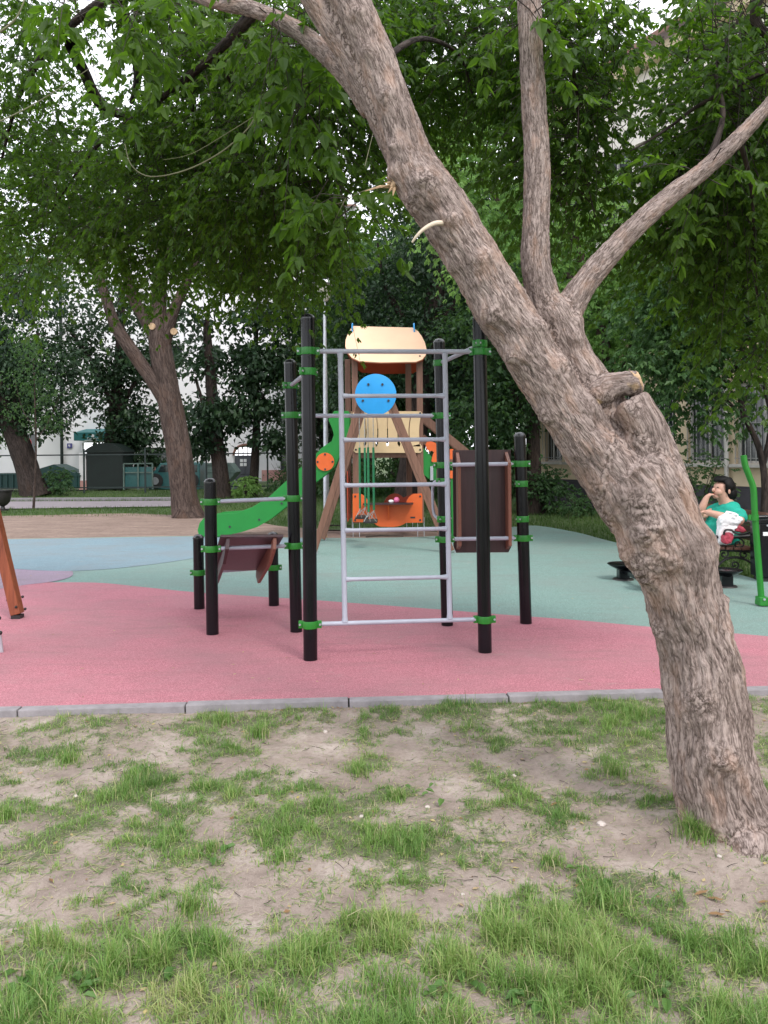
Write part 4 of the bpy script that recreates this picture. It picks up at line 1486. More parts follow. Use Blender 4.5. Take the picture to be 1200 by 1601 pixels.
def limb_np(pts, rad, seg=14, rough=.12, seed=0, sub=5):
    """bark-covered limb with attribute: returns verts, quads, bark coords"""
    P = smooth_line(pts, sub)
    n = len(P)
    ri = np.interp(np.linspace(0, len(pts) - 1, n), np.arange(len(pts)), rad)
    V, Bk = [], []
    u = None
    s = 0
    for i, p in enumerate(P):
        t = (P[min(i + 1, n - 1)] - P[max(i - 1, 0)]).normalized()
        if u is None:
            u = Vector((0, -1, 0))
        u = (u - t * u.dot(t)).normalized()
        w = t.cross(u)
        if i: s += (P[i] - P[i - 1]).length
        for k in range(seg):
            a = 2 * math.pi * k / seg
            V.append(p + (u * math.cos(a) + w * math.sin(a)) * ri[i])
            Bk.append((math.cos(a) * ri[i], math.sin(a) * ri[i], s))
    V = np.array([tuple(v_) for v_ in V])
    Bk = np.array(Bk)
    nz = fbm(np.array(Bk) * np.array([[5, 5, 1.6]]) + seed, 3) - .5
    cen = np.repeat(np.array([tuple(p) for p in P]), seg, 0)
    V = cen + (V - cen) * (1 + nz[:, None] * 2 * rough)
    F = []
    for i in range(n - 1):
        for k in range(seg):
            k2 = (k + 1) % seg
            F.append((i * seg + k, i * seg + k2, (i + 1) * seg + k2, (i + 1) * seg + k))
    return V, np.array(F), Bk


def trunk_obj(name, limbs, mat, parent, org, seg=14, rough=.12):
    Vs, Fs, Bs, n = [], [], [], 0
    for i, (pts, rad) in enumerate(limbs):
        V, F, B_ = limb_np(pts, rad, seg if rad[0] > .05 else 8, rough, i * 7.7)
        Vs.append(V - np.array([list(org)])); Fs.append(F + n); Bs.append(B_)
        n += len(V)
    F = np.concatenate(Fs)
    me = np_mesh(name, np.concatenate(Vs), F, np.full(len(F), 4), True, {'bark': np.concatenate(Bs)})
    return link_mesh(name, me, mat, parent)


def cp(x, y, Y, rx, ry, rz, n):
    q = px(x, y, Y)
    return (q.x, q.y, q.z, rx, ry, rz, n)


def lp(*rows):
    return [px(*r_) for r_ in rows]


def tree(label, base, limbs, clumps, seed, bark='bark_d', leafm='leaf_f', kind='simple', group=None, cat='tree', **kw):
    org = Vector((base.x, base.y, 0))
    t = thing('tree', org, label, cat, group)
    trunk_obj('trunk', limbs, bark, t, org)
    if kind == 'simple':
        crown_simple('crown', leafm, t, org, clumps, seed, **kw)
    else:
        crown_compound('crown', leafm, t, org, clumps, seed, **kw)
    return t


V2, L2, S2 = strips(STRAW, .0016, .001)
tag(link_mesh('fallen_twigs', np_mesh('fallen_twigs', V2, L2, S2, True), 'twig'), 'tiny fallen twigs scattered through grass and bare earth', 'twigs', kind='stuff')

# --- forked tree by the earth strip (left of the slide)
Yt = gy(292, 808)
b2 = px(293, 812, Yt); b2.z = -.05
limbs = [
    (lp((296, 818, Yt), (288, 780, Yt), (278, 700, Yt), (262, 610, Yt), (250, 540, Yt), (247, 490, Yt), (252, 420, Yt), (262, 330, Yt), (280, 240, Yt)), [.47, .33, .31, .29, .27, .22, .16, .12, .08]),
    (lp((268, 640, Yt), (235, 590, Yt - .1), (200, 540, Yt - .2), (178, 505, Yt - .3), (160, 450, Yt - .5), (130, 360, Yt - .6)), [.22, .17, .16, .14, .11, .07]),
    (lp((252, 545, Yt), (228, 500, Yt + .2), (205, 460, Yt + .3), (190, 400, Yt + .3), (150, 300, Yt + .3)), [.2, .16, .13, .1, .05]),
    (lp((255, 540, Yt), (272, 485, Yt - .1), (290, 445, Yt - .2), (315, 380, Yt - .3), (340, 260, Yt - .3)), [.18, .13, .12, .1, .05]),
    (lp((300, 815, Yt - .1), (292, 760, Yt - .18), (291, 700, Yt - .12), (283, 640, Yt)), [.16, .1, .09, .05]),
    (lp((270, 816, Yt - .2), (282, 800, Yt - .2), (288, 770, Yt)), [.08, .16, .1]),
    (lp((322, 818, Yt - .3), (306, 806, Yt - .2), (292, 775, Yt)), [.05, .15, .1]),
]
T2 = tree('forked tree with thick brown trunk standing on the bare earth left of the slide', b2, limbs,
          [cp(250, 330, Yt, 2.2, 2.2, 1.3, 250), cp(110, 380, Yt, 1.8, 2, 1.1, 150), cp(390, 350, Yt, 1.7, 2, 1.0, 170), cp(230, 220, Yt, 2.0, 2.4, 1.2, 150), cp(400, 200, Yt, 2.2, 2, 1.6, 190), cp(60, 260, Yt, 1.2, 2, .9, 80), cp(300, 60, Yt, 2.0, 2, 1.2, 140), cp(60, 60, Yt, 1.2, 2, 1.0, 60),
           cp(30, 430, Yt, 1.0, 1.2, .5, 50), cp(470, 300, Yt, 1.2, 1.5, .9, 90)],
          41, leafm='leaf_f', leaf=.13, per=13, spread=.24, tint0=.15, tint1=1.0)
for x, y in ((237, 510), (271, 518)):
    cutd = MB()
    c_ = px(x, y, Yt - .27)
    cutd.tube([(c_.x, c_.y + .1, c_.z), (c_.x, c_.y, c_.z)], .085, 12)
    cutd.build('pruning_cut', 'cut', T2)

# --- leaning tree far left
Yk = gy(50, 774)
b3 = px(50, 774, Yk); b3.z = -.05
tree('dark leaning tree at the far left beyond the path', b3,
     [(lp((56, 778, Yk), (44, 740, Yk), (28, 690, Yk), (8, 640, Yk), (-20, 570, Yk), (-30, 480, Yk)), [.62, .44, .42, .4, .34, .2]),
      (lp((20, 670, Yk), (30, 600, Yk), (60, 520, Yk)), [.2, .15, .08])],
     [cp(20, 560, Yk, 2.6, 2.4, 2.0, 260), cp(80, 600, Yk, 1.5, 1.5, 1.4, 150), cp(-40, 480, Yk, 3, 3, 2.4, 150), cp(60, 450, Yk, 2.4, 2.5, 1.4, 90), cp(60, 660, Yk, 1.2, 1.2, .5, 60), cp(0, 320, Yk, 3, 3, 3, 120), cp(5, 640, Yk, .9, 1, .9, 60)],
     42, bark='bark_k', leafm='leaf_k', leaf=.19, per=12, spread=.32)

# --- sapling
Ysp = gy(52, 793)
bs = px(52, 793, Ysp); bs.z = -.03
sp_ = tree('thin young sapling with light green leaves on the path edge', bs,
     [(lp((52, 796, Ysp), (54, 760, Ysp), (56, 700, Ysp), (54, 620, Ysp), (52, 560, Ysp)), [.045, .035, .03, .022, .012]),
      (lp((55, 690, Ysp), (75, 660, Ysp), (92, 620, Ysp)), [.015, .012, .006]),
      (lp((54, 670, Ysp), (35, 640, Ysp), (22, 590, Ysp)), [.015, .012, .006])],
     [cp(52, 600, Ysp, .9, .9, .75, 60), cp(70, 655, Ysp, .6, .7, .35, 26), cp(45, 540, Ysp, .8, .8, .6, 44), cp(20, 640, Ysp, .4, .4, .3, 12)],
     43, bark='bark_d', leafm='leaf_f', leaf=.10, per=8, spread=.18, tint0=.3)
sp_.name = 'sapling'

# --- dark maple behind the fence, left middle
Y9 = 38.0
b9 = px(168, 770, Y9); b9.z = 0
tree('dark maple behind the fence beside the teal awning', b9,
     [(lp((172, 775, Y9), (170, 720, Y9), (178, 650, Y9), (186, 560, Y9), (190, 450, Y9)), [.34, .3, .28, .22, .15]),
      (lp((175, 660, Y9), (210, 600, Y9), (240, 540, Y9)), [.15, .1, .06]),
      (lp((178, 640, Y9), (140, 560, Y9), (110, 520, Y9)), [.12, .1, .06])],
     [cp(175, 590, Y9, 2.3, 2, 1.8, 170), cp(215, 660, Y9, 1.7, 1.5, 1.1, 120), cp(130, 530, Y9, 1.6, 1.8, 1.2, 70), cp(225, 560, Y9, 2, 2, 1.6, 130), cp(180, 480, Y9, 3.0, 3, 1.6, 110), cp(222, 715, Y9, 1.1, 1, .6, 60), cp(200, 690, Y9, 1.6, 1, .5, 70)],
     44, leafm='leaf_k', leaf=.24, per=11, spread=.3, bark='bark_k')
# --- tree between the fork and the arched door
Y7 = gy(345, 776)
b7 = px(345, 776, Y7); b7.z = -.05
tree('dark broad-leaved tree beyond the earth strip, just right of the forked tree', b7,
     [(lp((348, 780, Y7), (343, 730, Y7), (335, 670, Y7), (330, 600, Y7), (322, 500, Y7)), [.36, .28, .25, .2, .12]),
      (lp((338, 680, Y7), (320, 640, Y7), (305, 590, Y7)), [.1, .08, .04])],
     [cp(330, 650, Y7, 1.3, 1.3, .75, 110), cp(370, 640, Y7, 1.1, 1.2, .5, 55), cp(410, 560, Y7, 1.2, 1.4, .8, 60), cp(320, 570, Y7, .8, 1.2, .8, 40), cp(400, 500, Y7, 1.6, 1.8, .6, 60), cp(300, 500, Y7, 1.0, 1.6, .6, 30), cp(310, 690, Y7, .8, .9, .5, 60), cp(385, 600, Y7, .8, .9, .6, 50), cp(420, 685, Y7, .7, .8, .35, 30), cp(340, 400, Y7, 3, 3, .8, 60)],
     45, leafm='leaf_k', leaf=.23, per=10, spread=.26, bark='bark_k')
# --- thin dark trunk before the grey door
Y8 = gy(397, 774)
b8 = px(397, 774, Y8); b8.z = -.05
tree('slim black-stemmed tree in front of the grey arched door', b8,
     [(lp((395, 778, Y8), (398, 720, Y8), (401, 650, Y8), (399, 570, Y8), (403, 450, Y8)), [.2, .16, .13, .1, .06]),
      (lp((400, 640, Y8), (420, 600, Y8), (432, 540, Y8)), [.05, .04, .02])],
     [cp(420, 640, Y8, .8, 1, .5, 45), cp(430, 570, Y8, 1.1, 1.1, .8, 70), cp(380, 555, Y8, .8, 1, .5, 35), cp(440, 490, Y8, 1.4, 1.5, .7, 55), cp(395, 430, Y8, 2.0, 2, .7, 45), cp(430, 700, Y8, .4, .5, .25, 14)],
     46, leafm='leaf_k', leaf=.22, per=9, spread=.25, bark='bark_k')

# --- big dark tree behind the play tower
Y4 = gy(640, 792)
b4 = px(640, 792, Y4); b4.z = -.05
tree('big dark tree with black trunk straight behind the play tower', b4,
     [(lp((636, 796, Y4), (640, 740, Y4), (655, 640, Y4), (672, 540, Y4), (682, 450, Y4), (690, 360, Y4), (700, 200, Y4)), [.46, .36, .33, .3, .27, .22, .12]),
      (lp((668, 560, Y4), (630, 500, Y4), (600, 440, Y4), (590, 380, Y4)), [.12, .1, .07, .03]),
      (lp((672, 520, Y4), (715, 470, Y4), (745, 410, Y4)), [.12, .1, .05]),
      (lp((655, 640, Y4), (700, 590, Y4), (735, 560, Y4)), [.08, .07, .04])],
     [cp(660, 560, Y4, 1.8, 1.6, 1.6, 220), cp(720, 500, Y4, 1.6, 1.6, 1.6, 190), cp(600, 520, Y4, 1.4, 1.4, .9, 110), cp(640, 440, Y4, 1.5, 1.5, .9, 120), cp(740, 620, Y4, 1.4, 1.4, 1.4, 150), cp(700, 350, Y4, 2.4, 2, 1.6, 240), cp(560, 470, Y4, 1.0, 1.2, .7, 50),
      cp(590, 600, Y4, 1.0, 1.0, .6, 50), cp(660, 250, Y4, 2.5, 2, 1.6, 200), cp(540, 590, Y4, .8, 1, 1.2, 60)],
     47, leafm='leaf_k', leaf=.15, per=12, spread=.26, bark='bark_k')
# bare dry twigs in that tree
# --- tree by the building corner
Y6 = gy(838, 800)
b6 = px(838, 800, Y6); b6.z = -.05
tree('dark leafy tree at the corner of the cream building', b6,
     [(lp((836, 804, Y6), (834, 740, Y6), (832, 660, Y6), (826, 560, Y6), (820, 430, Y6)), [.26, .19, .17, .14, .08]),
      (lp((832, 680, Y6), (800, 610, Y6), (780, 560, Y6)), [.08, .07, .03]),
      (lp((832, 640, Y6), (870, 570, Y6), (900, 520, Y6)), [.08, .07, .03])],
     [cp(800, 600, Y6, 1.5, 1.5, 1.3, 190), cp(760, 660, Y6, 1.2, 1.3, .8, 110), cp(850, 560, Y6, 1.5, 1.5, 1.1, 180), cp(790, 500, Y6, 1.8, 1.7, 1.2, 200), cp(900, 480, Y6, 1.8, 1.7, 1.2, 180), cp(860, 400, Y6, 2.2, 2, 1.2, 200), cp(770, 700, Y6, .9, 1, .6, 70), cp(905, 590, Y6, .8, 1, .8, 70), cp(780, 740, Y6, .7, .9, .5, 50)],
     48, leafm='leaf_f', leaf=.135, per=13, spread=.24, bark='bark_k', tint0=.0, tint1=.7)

# --- nearer light green tree behind the leaning trunk
Y11 = 14.5
b11 = px(985, 840, Y11); b11.z = 0
tree('light green leafy tree behind the big leaning trunk', b11,
     [([Vector((b11.x, Y11, -.1)), px(975, 700, Y11), px(940, 520, Y11), px(900, 380, Y11), px(860, 250, Y11), px(820, 120, Y11)], [.15, .12, .1, .08, .06, .03]),
      (lp((960, 620, Y11), (1010, 480, Y11), (1040, 360, Y11), (1060, 240, Y11)), [.08, .06, .05, .02]),
      (lp((925, 460, Y11), (850, 400, Y11), (790, 330, Y11), (740, 260, Y11)), [.06, .05, .04, .02])],
     [cp(770, 230, Y11, 1.3, 1.3, 1.1, 210), cp(730, 330, Y11, .8, 1.1, .9, 130), cp(900, 350, Y11, 1.3, 1.3, .9, 210), cp(790, 400, Y11, .9, 1.1, .7, 120), cp(960, 420, Y11, 1.3, 1.2, .9, 190), cp(880, 460, Y11, .9, 1, .6, 110), cp(730, 130, Y11, 1.0, 1.2, .9, 110),
      cp(1010, 500, Y11, 1.1, 1.1, .7, 150), cp(940, 545, Y11, .8, .9, .6, 100), cp(860, 300, Y11, .7, .9, .6, 60), cp(1060, 420, Y11, 1.0, 1, .8, 120)],
     49, leafm='leaf_m', kind='compound', leaf=.085, per=6, tl=.55, near=False, twigs=False, five=True, tint0=.0, tint1=.9)

# --- bushy tree on the right in front of the windows
Y10 = 12.2
b10 = px(1188, 840, Y10); b10.z = 0
tree('leafy small tree with several thin dark stems at the right, before the grilled windows', b10,
     [([Vector((b10.x, Y10, -.1)), px(1196, 770, Y10), px(1186, 700, Y10), px(1160, 640, Y10), px(1150, 560, Y10), px(1130, 480, Y10)], [.07, .055, .05, .04, .03, .015]),
      (lp((1192, 730, Y10), (1205, 660, Y10), (1195, 590, Y10), (1215, 500, Y10)), [.045, .035, .03, .015]),
      (lp((1175, 670, Y10), (1140, 630, Y10), (1095, 600, Y10), (1060, 585, Y10)), [.03, .025, .015, .008]),
      (lp((1160, 640, Y10), (1172, 600, Y10), (1180, 540, Y10)), [.025, .02, .01]),
      (lp((1150, 620, Y10), (1130, 590, Y10), (1125, 560, Y10)), [.02, .015, .01])],
     [cp(1120, 520, Y10, 1.0, 1.0, .75, 190), cp(1050, 560, Y10, .75, .9, .55, 120), cp(1170, 450, Y10, 1.0, 1, .8, 170), cp(1090, 440, Y10, 1.0, 1, .8, 170), cp(1030, 480, Y10, .6, .8, .6, 70), cp(1190, 340, Y10, 1.2, 1, 1.0, 190), cp(1080, 630, Y10, .5, .5, .35, 45), cp(1200, 620, Y10, .3, .5, .4, 18), cp(1100, 350, Y10, .8, .8, .7, 90)],
     50, leafm='leaf_f', kind='compound', leaf=.085, per=6, tl=.45, near=False, twigs=False, five=True, tint0=.25, tint1=1.0, bark='bark_k')


# --- woods beyond: copies of two trees
def wood_tree(seed, kind):
    org = Vector((0, 0, 0))
    t = thing('tree', org, '', 'tree', 'trees beyond the playground')
    rr = random.Random(seed)
    pts = [Vector((rr.uniform(-.3, .3) * i, rr.uniform(-.2, .2) * i, i * 2.0)) for i in range(6)]
    pts[0] = Vector((0, 0, -.1))
    lb = [(pts, [.36, .28, .24, .2, .14, .06])]
    cl = []
    for k in range(5):
        a = k * 2.4 + seed
        z = 3 + k * 1.3
        q_ = Vector((math.cos(a) * 2.4, math.sin(a) * 2.0, z + 1.5))
        lb.append(([pts[1 + k // 2], (pts[1 + k // 2] + q_) / 2 + Vector((0, 0, .5)), q_], [.12, .08, .04]))
        cl.append((q_.x, q_.y, q_.z, 2.3, 2.1, 1.7, 150))
    cl.append((0, 0, 9.5, 3.0, 2.8, 2.6, 260))
    cl.append((0, 0, 5.4, 3.0, 2.8, 2.0, 200))
    cl.append((.6, -.4, 3.0, 2.1, 2.0, 1.1, 90))
    trunk_obj('trunk', lb, 'bark_k', t, org)
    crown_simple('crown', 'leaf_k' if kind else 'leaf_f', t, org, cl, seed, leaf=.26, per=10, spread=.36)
    return t


W1, W2 = wood_tree(61, 1), wood_tree(62, 0)
spots = [(505, 40, .8, W1, 'dark tree behind the lamp post, beyond the fence line'), (570, 31, .85, W2, 'dark tree beyond the fence, seen left of the play tower roof'),
         (720, 33, 1.05, W1, 'dark tree in the woods right of the black trunk'), (790, 29, 1.0, W2, 'dark tree between the tall black post and the leaning trunk'), (620, 42, 1.15, W1, 'far dark tree behind the tower roof'),
         (870, 36, 1.1, W1, 'far dark tree behind the corner of the cream building'), (525, 48, 1.2, W2, 'farthest tree behind the green slide top'),
         (-30, 46, .8, W2, 'far tree behind the leaning trunk at the left edge'), (-110, 34, 1.1, W1, 'dark tree just past the left edge of the path'), (690, 50, 1.3, W2, 'farthest dark tree right of the tower')]
used = {}
for i, (x, Yd, sc_, W, lab) in enumerate(spots):
    p = px(x, 760, Yd)
    if W.name not in used:
        o = W
        used[W.name] = 1
    else:
        o = copy_tree(W)
    o.location = (p.x, Yd, 0)
    o.rotation_euler = (0, 0, i * 1.7)
    o.scale = (sc_,) * 3
    o['label'] = lab

# undergrowth band along the wood edge
r = np.random.default_rng(5)
cl = []
for k in range(34):
    x = 470 + k * 12.5 + r.normal(0, 5)
    Yd = 27 + r.random() * 5
    q_ = px(x, 770, Yd)
    cl.append((q_.x, Yd, .35 + .35 * r.random(), 1.0, .8, .75 + .6 * r.random(), 34))
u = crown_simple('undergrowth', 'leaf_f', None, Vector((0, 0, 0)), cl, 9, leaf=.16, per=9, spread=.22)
tag(u, 'low dark green undergrowth along the wood edge behind the play tower', 'undergrowth', kind='stuff')


def shrub(label, x, y, h, n, seed, mat='leaf_f', leaf=.09, w=.5):
    Yd = gy(x, y)
    q_ = px(x, y, Yd)
    org = Vector((q_.x, Yd, 0))
    t = thing('shrub', org, label, 'shrub')
    rr = random.Random(seed)
    st = MB()
    for k in range(9):
        a = rr.uniform(0, 6.28)
        st.tube([(org.x, Yd, -.05), (org.x + math.cos(a) * w * .3, Yd + math.sin(a) * w * .3, h * .5), (org.x + math.cos(a) * w * .8, Yd + math.sin(a) * w * .8, h * rr.uniform(.7, 1))], [.012, .009, .004], 5)
    st.build('stems', 'twig', t)
    crown_compound('leaves', mat, t, org, [(org.x, Yd, h * .6, w, w, h * .42, n)], seed, leaf=leaf, per=4, tl=.3, near=False, twigs=False, droop=.1, five=True)
    return t


shrub('low loose shrub by the dark stone base, right of the short black post', 852, 800, 1.15, 150, 71, leaf=.085, w=.55)
shrub('small dark shrub at the foot of the cream building left of the leaning trunk', 905, 805, .55, 60, 72, leaf=.07, w=.4)
shrub('feathery green shrub against the cream wall behind the seated person', 1095, 835, 1.6, 120, 73, mat='leaf_f', leaf=.06, w=.55)
shrub('small bush before the green container at the left', 86, 773, .95, 60, 74, leaf=.12, w=.5)
shrub('small bush at the fence in front of the grey door', 384, 776, .8, 40, 75, mat='leaf_m', leaf=.12, w=.3)
shrub('weedy thin shrub on the fence right of the grey door', 448, 775, 1.2, 44, 76, leaf=.1, w=.8)

# ------------------------------------------------------------------ the big leaning foreground tree
D0 = 3.40


def L3_(rows):
    return [px(r_[0], r_[1], D0 + (r_[3] if len(r_) > 3 else 0)) for r_ in rows], [r_[2] * D0 / FOC for r_ in rows]


LIMBS = [
    [(1172, 1362, 96, -.05), (1150, 1312, 78, 0), (1124, 1240, 67), (1111, 1180, 65), (1104, 1100, 62), (1091, 1020, 59), (1075, 960, 56), (1060, 900, 59), (1042, 850, 66), (1018, 800, 68), (992, 755, 70), (975, 730, 62)],
    [(1010, 820, 50), (962, 750, 50), (926, 700, 46), (887, 645, 40), (852, 590, 41), (815, 530, 42), (780, 474, 43), (745, 415, 41), (702, 345, 43), (656, 280, 41), (634, 225, 33), (613, 165, 31), (590, 100, 30), (564, 40, 30), (540, -15, 30), (505, -95, 28)],
    [(655, 290, 30, .04), (628, 245, 27, .05), (600, 190, 24, .05), (573, 135, 22.5, .05), (537, 72, 21.5, .05), (492, 0, 21, .05), (445, -70, 19, .05)],
    [(1035, 815, 52), (1022, 742, 44), (1014, 700, 38, -.02), (1002, 662, 34, -.03), (984, 634, 31, -.01)],
    [(975, 690, 34, .08), (940, 628, 36, .08), (914, 590, 34, .08), (895, 558, 32, .1), (880, 525, 33, .1), (862, 492, 34, .1), (850, 470, 22, .1)],
    [(862, 512, 30, .1), (847, 462, 27, .1), (837, 410, 23.5, .1), (838, 350, 22, .1), (839, 250, 21, .1), (834, 150, 20, .1), (829, 60, 19.5, .1), (826, -20, 19, .1), (822, -110, 17, .1)],
    [(866, 520, 30, .1), (888, 484, 25, .12), (916, 440, 21, .14), (958, 391, 19, .18), (1005, 343, 17.5, .22), (1055, 300, 16, .28), (1105, 262, 15, .33), (1155, 215, 14, .38), (1205, 160, 12, .42), (1265, 85, 10, .5)],
    [(930, 615, 30, .04), (955, 604, 21, .0), (975, 599, 18, -.02), (997, 596, 17.5, -.04)],
    [(582, 172, 20, .1), (548, 122, 19, .16), (503, 78, 17, .3), (455, 42, 15.5, .45), (400, 16, 14, .6), (340, 4, 13, .8), (255, -25, 12, 1.1)],
    [(1120, 1300, 46, .02), (1096, 1325, 34, -.10), (1075, 1352, 12, -.2)],
    [(1160, 1300, 50, -.04), (1175, 1350, 36, -.22), (1180, 1385, 10, -.3)],
    [(1150, 1300, 50), (1215, 1330, 30, -.02), (1260, 1350, 8, -.02)],
]
org = Vector((px(1150, 1330, D0).x, D0, GZ))
FT = thing('leaning_tree', org, 'big leaning ash-leaved maple with furrowed bark in the right foreground', 'tree')
mb = MB()
samp_p, samp_r, samp_l, samp_s, samp_t = [], [], [], [], []
fr_u, fr_w = [], []
for li, rows in enumerate(LIMBS):
    pts, rad = L3_(rows)
    P = smooth_line(pts, 5)
    n = len(P)
    rr = np.interp(np.linspace(0, len(pts) - 1, n), np.arange(len(pts)), rad)
    mb.tube(P, list(rr), 20)
    s, u = 0, None
    for i, p in enumerate(P):
        t = (P[min(i + 1, n - 1)] - P[max(i - 1, 0)]).normalized()
        if u is None: u = Vector((0, -1, 0))
        u = (u - t * u.dot(t)).normalized()
        if i: s += (P[i] - P[i - 1]).length
        samp_p.append(tuple(p)); samp_r.append(rr[i]); samp_l.append(li); samp_s.append(s); samp_t.append(tuple(t))
        fr_u.append(tuple(u)); fr_w.append(tuple(t.cross(u)))
tmp = mb.build('trunk_tmp', 'bark')
md = tmp.modifiers.new('r', 'REMESH')
md.mode = 'VOXEL'
md.voxel_size = 0.0075
dg = bpy.context.evaluated_depsgraph_get()
tme = bpy.data.meshes.new_from_object(tmp.evaluated_get(dg))
bpy.data.objects.remove(tmp)
nv = len(tme.vertices)
co = np.empty(nv * 3); tme.vertices.foreach_get('co', co); co = co.reshape(-1, 3)
ed = np.empty(len(tme.edges) * 2, dtype=np.int64); tme.edges.foreach_get('vertices', ed); ed = ed.reshape(-1, 2)


def relax(a, it, w=.5):
    deg = np.bincount(ed.ravel(), minlength=nv).astype(float)
    for _ in range(it):
        s_ = np.stack([np.bincount(ed[:, 0], a[ed[:, 1], k], nv) + np.bincount(ed[:, 1], a[ed[:, 0], k], nv) for k in range(a.shape[1])], 1)
        a = a * (1 - w) + w * s_ / np.maximum(deg, 1)[:, None]
    return a


co = relax(co, 7)
SP, SR = np.array(samp_p), np.array(samp_r)
ST, SU, SW, SS, SL = np.array(samp_t), np.array(fr_u), np.array(fr_w), np.array(samp_s), np.array(samp_l)
near_i = np.empty(nv, dtype=np.int64)
for a in range(0, nv, 8000):
    c_ = co[a:a + 8000]
    dd = np.sqrt(((c_[:, None, :] - SP[None]) ** 2).sum(2)) - SR[None]
    near_i[a:a + 8000] = dd.argmin(1)
rel = co - SP[near_i]
bu = (rel * SU[near_i]).sum(1)
bw = (rel * SW[near_i]).sum(1)
bs = SS[near_i] + (rel * ST[near_i]).sum(1)
bark = np.stack([bu, bw, bs + SL[near_i] * 3.1], 1) * np.array([1.12, 1.75, 2.1, 1.25, 1.5, 2.2, 2.2, 1.5, 2.1, 1.12, 1.12, 1.12])[SL[near_i]][:, None]
seam = np.zeros(nv)
lim = SL[near_i]
dif = lim[ed[:, 0]] != lim[ed[:, 1]]
seam[ed[dif].ravel()] = 1.0
seam = relax(seam[:, None], 3)[:, 0]
seam = np.where(seam > .05, 1.0, 0.0)
seam = np.clip(relax(seam[:, None], 14)[:, 0] * 1.5, 0, 1)
rad = SR[near_i]
tmp_me = tme
tmp_me.vertices.foreach_set('co', co.ravel())
tmp_me.update()
nr = np.empty(nv * 3); tmp_me.vertices.foreach_get('normal', nr); nr = nr.reshape(-1, 3)
nr = unit(relax(nr, 2))
# knots, burls and collars
for x, y, rp, h_, dz in [(1112, 852, 24, 11, 0), (1080, 862, 30, 7, -.06), (1040, 868, 34, 10, -.1), (1000, 872, 30, 9, -.08), (978, 862, 22, 6, -.05), (1016, 828, 24, 12, -.16), (1132, 940, 16, 9, 0), (1010, 900, 26, 6, -.1), (1040, 905, 20, -7, -.15),
                     (668, 285, 22, 9, -.1), (705, 343, 16, 7, -.1), (756, 405, 16, 8, -.1), (610, 275, 18, 8, -.03), (770, 492, 20, 9, -.08), (848, 508, 18, 9, -.1), (800, 560, 18, 9, -.08), (885, 572, 22, 8, -.1), (850, 655, 18, 8, -.06),
                     (615, 228, 14, 6, -.08), (605, 148, 15, 5, -.08), (560, 18, 14, 5, -.08), (572, 78, 14, 5, -.08), (1130, 1185, 26, 11, -.16), (1060, 1130, 26, 6, -.15), (1045, 1245, 20, 9, -.06), (1158, 1105, 16, 6, 0), (1150, 1050, 16, 5, 0),
                     (1000, 610, 18, 6, -.05), (985, 640, 24, 7, -.12), (940, 622, 22, 8, -.05), (945, 660, 18, -8, -.1), (982, 760, 26, -5, -.18), (1000, 790, 30, 6, -.18), (1065, 740, 24, 4, -.1), (930, 770, 22, 5, -.1), (905, 525, 14, 7, 0), (905, 500, 14, 6, .05),
                     (700, 420, 14, 5, -.05), (1080, 1010, 30, -5, -.16), (1096, 1100, 26, 5, -.17), (1030, 985, 20, 5, -.04), (960, 800, 20, 6, -.05), (1092, 1275, 24, -6, -.18), (640, 320, 20, 5, -.06)]:
    c_ = np.array(px(x, y, D0 + dz))
    R_ = rp * D0 / FOC
    g_ = np.exp(-((co - c_) ** 2).sum(1) / (R_ * R_))
    co = co + nr * (g_ * h_ * 1.35 * D0 / FOC * (.7 + .6 * vnoise(co * 45)))[:, None]
    if h_ > 4: seam = np.maximum(seam, g_ * min(1, rp / 20))
# furrows
k_ = np.clip(rad / .15, .35, 1.0)
wb_ = (fbm(bark * 7 + 3, 2) - .5)[:, None] * .07
f1 = 1 - np.abs(2 * fbm((bark + wb_) * np.array([[30, 30, 4.4]]), 3) - 1)
f2 = 1 - np.abs(2 * fbm((bark + wb_) * np.array([[62, 62, 11]]) + 9, 2) - 1)
lump = fbm(co * 9, 3) - .5
iso1 = 1 - np.abs(2 * fbm(co * 34, 3) - 1)
aniso = (f1 - .8) * .024 + (f2 - .8) * .011
co = co + nr * ((aniso * (1 - seam) + (iso1 - .8) * .022 * seam) * k_ + lump * .024 * k_)[:, None]
tmp_me.vertices.foreach_set('co', (co - np.array([tuple(org)])).astype(np.float32).ravel())
at = tmp_me.attributes.new('bark', 'FLOAT_VECTOR', 'POINT')
at.data.foreach_set('vector', bark.astype(np.float32).ravel())
at = tmp_me.attributes.new('seam', 'FLOAT', 'POINT')
at.data.foreach_set('value', seam.astype(np.float32))
peel = np.zeros(nv)
for x, y, rp, dz in ((984, 604, 9, -.1), (994, 606, 9, -.1), (974, 607, 7, -.11), (992, 598, 7, -.11), (936, 628, 5, -.05), (944, 621, 5, -.04), (908, 505, 4, .05)):
    c_ = np.array(px(x, y, D0 + dz))
    R_ = rp * D0 / FOC
    peel = np.maximum(peel, np.exp(-(((co - c_) / R_) ** 2).sum(1) * .8))
peel = np.clip((peel - .35 + (fbm(co * 60, 2) - .5) * .5) * 4, 0, 1)
at = tmp_me.attributes.new('peel', 'FLOAT', 'POINT')
at.data.foreach_set('value', peel.astype(np.float32))
tmp_me.polygons.foreach_set('use_smooth', np.ones(len(tmp_me.polygons), dtype=bool))
tmp_me.update()
tmp_me.materials.clear()
trunk = link_mesh('trunk', tmp_me, 'bark', FT)

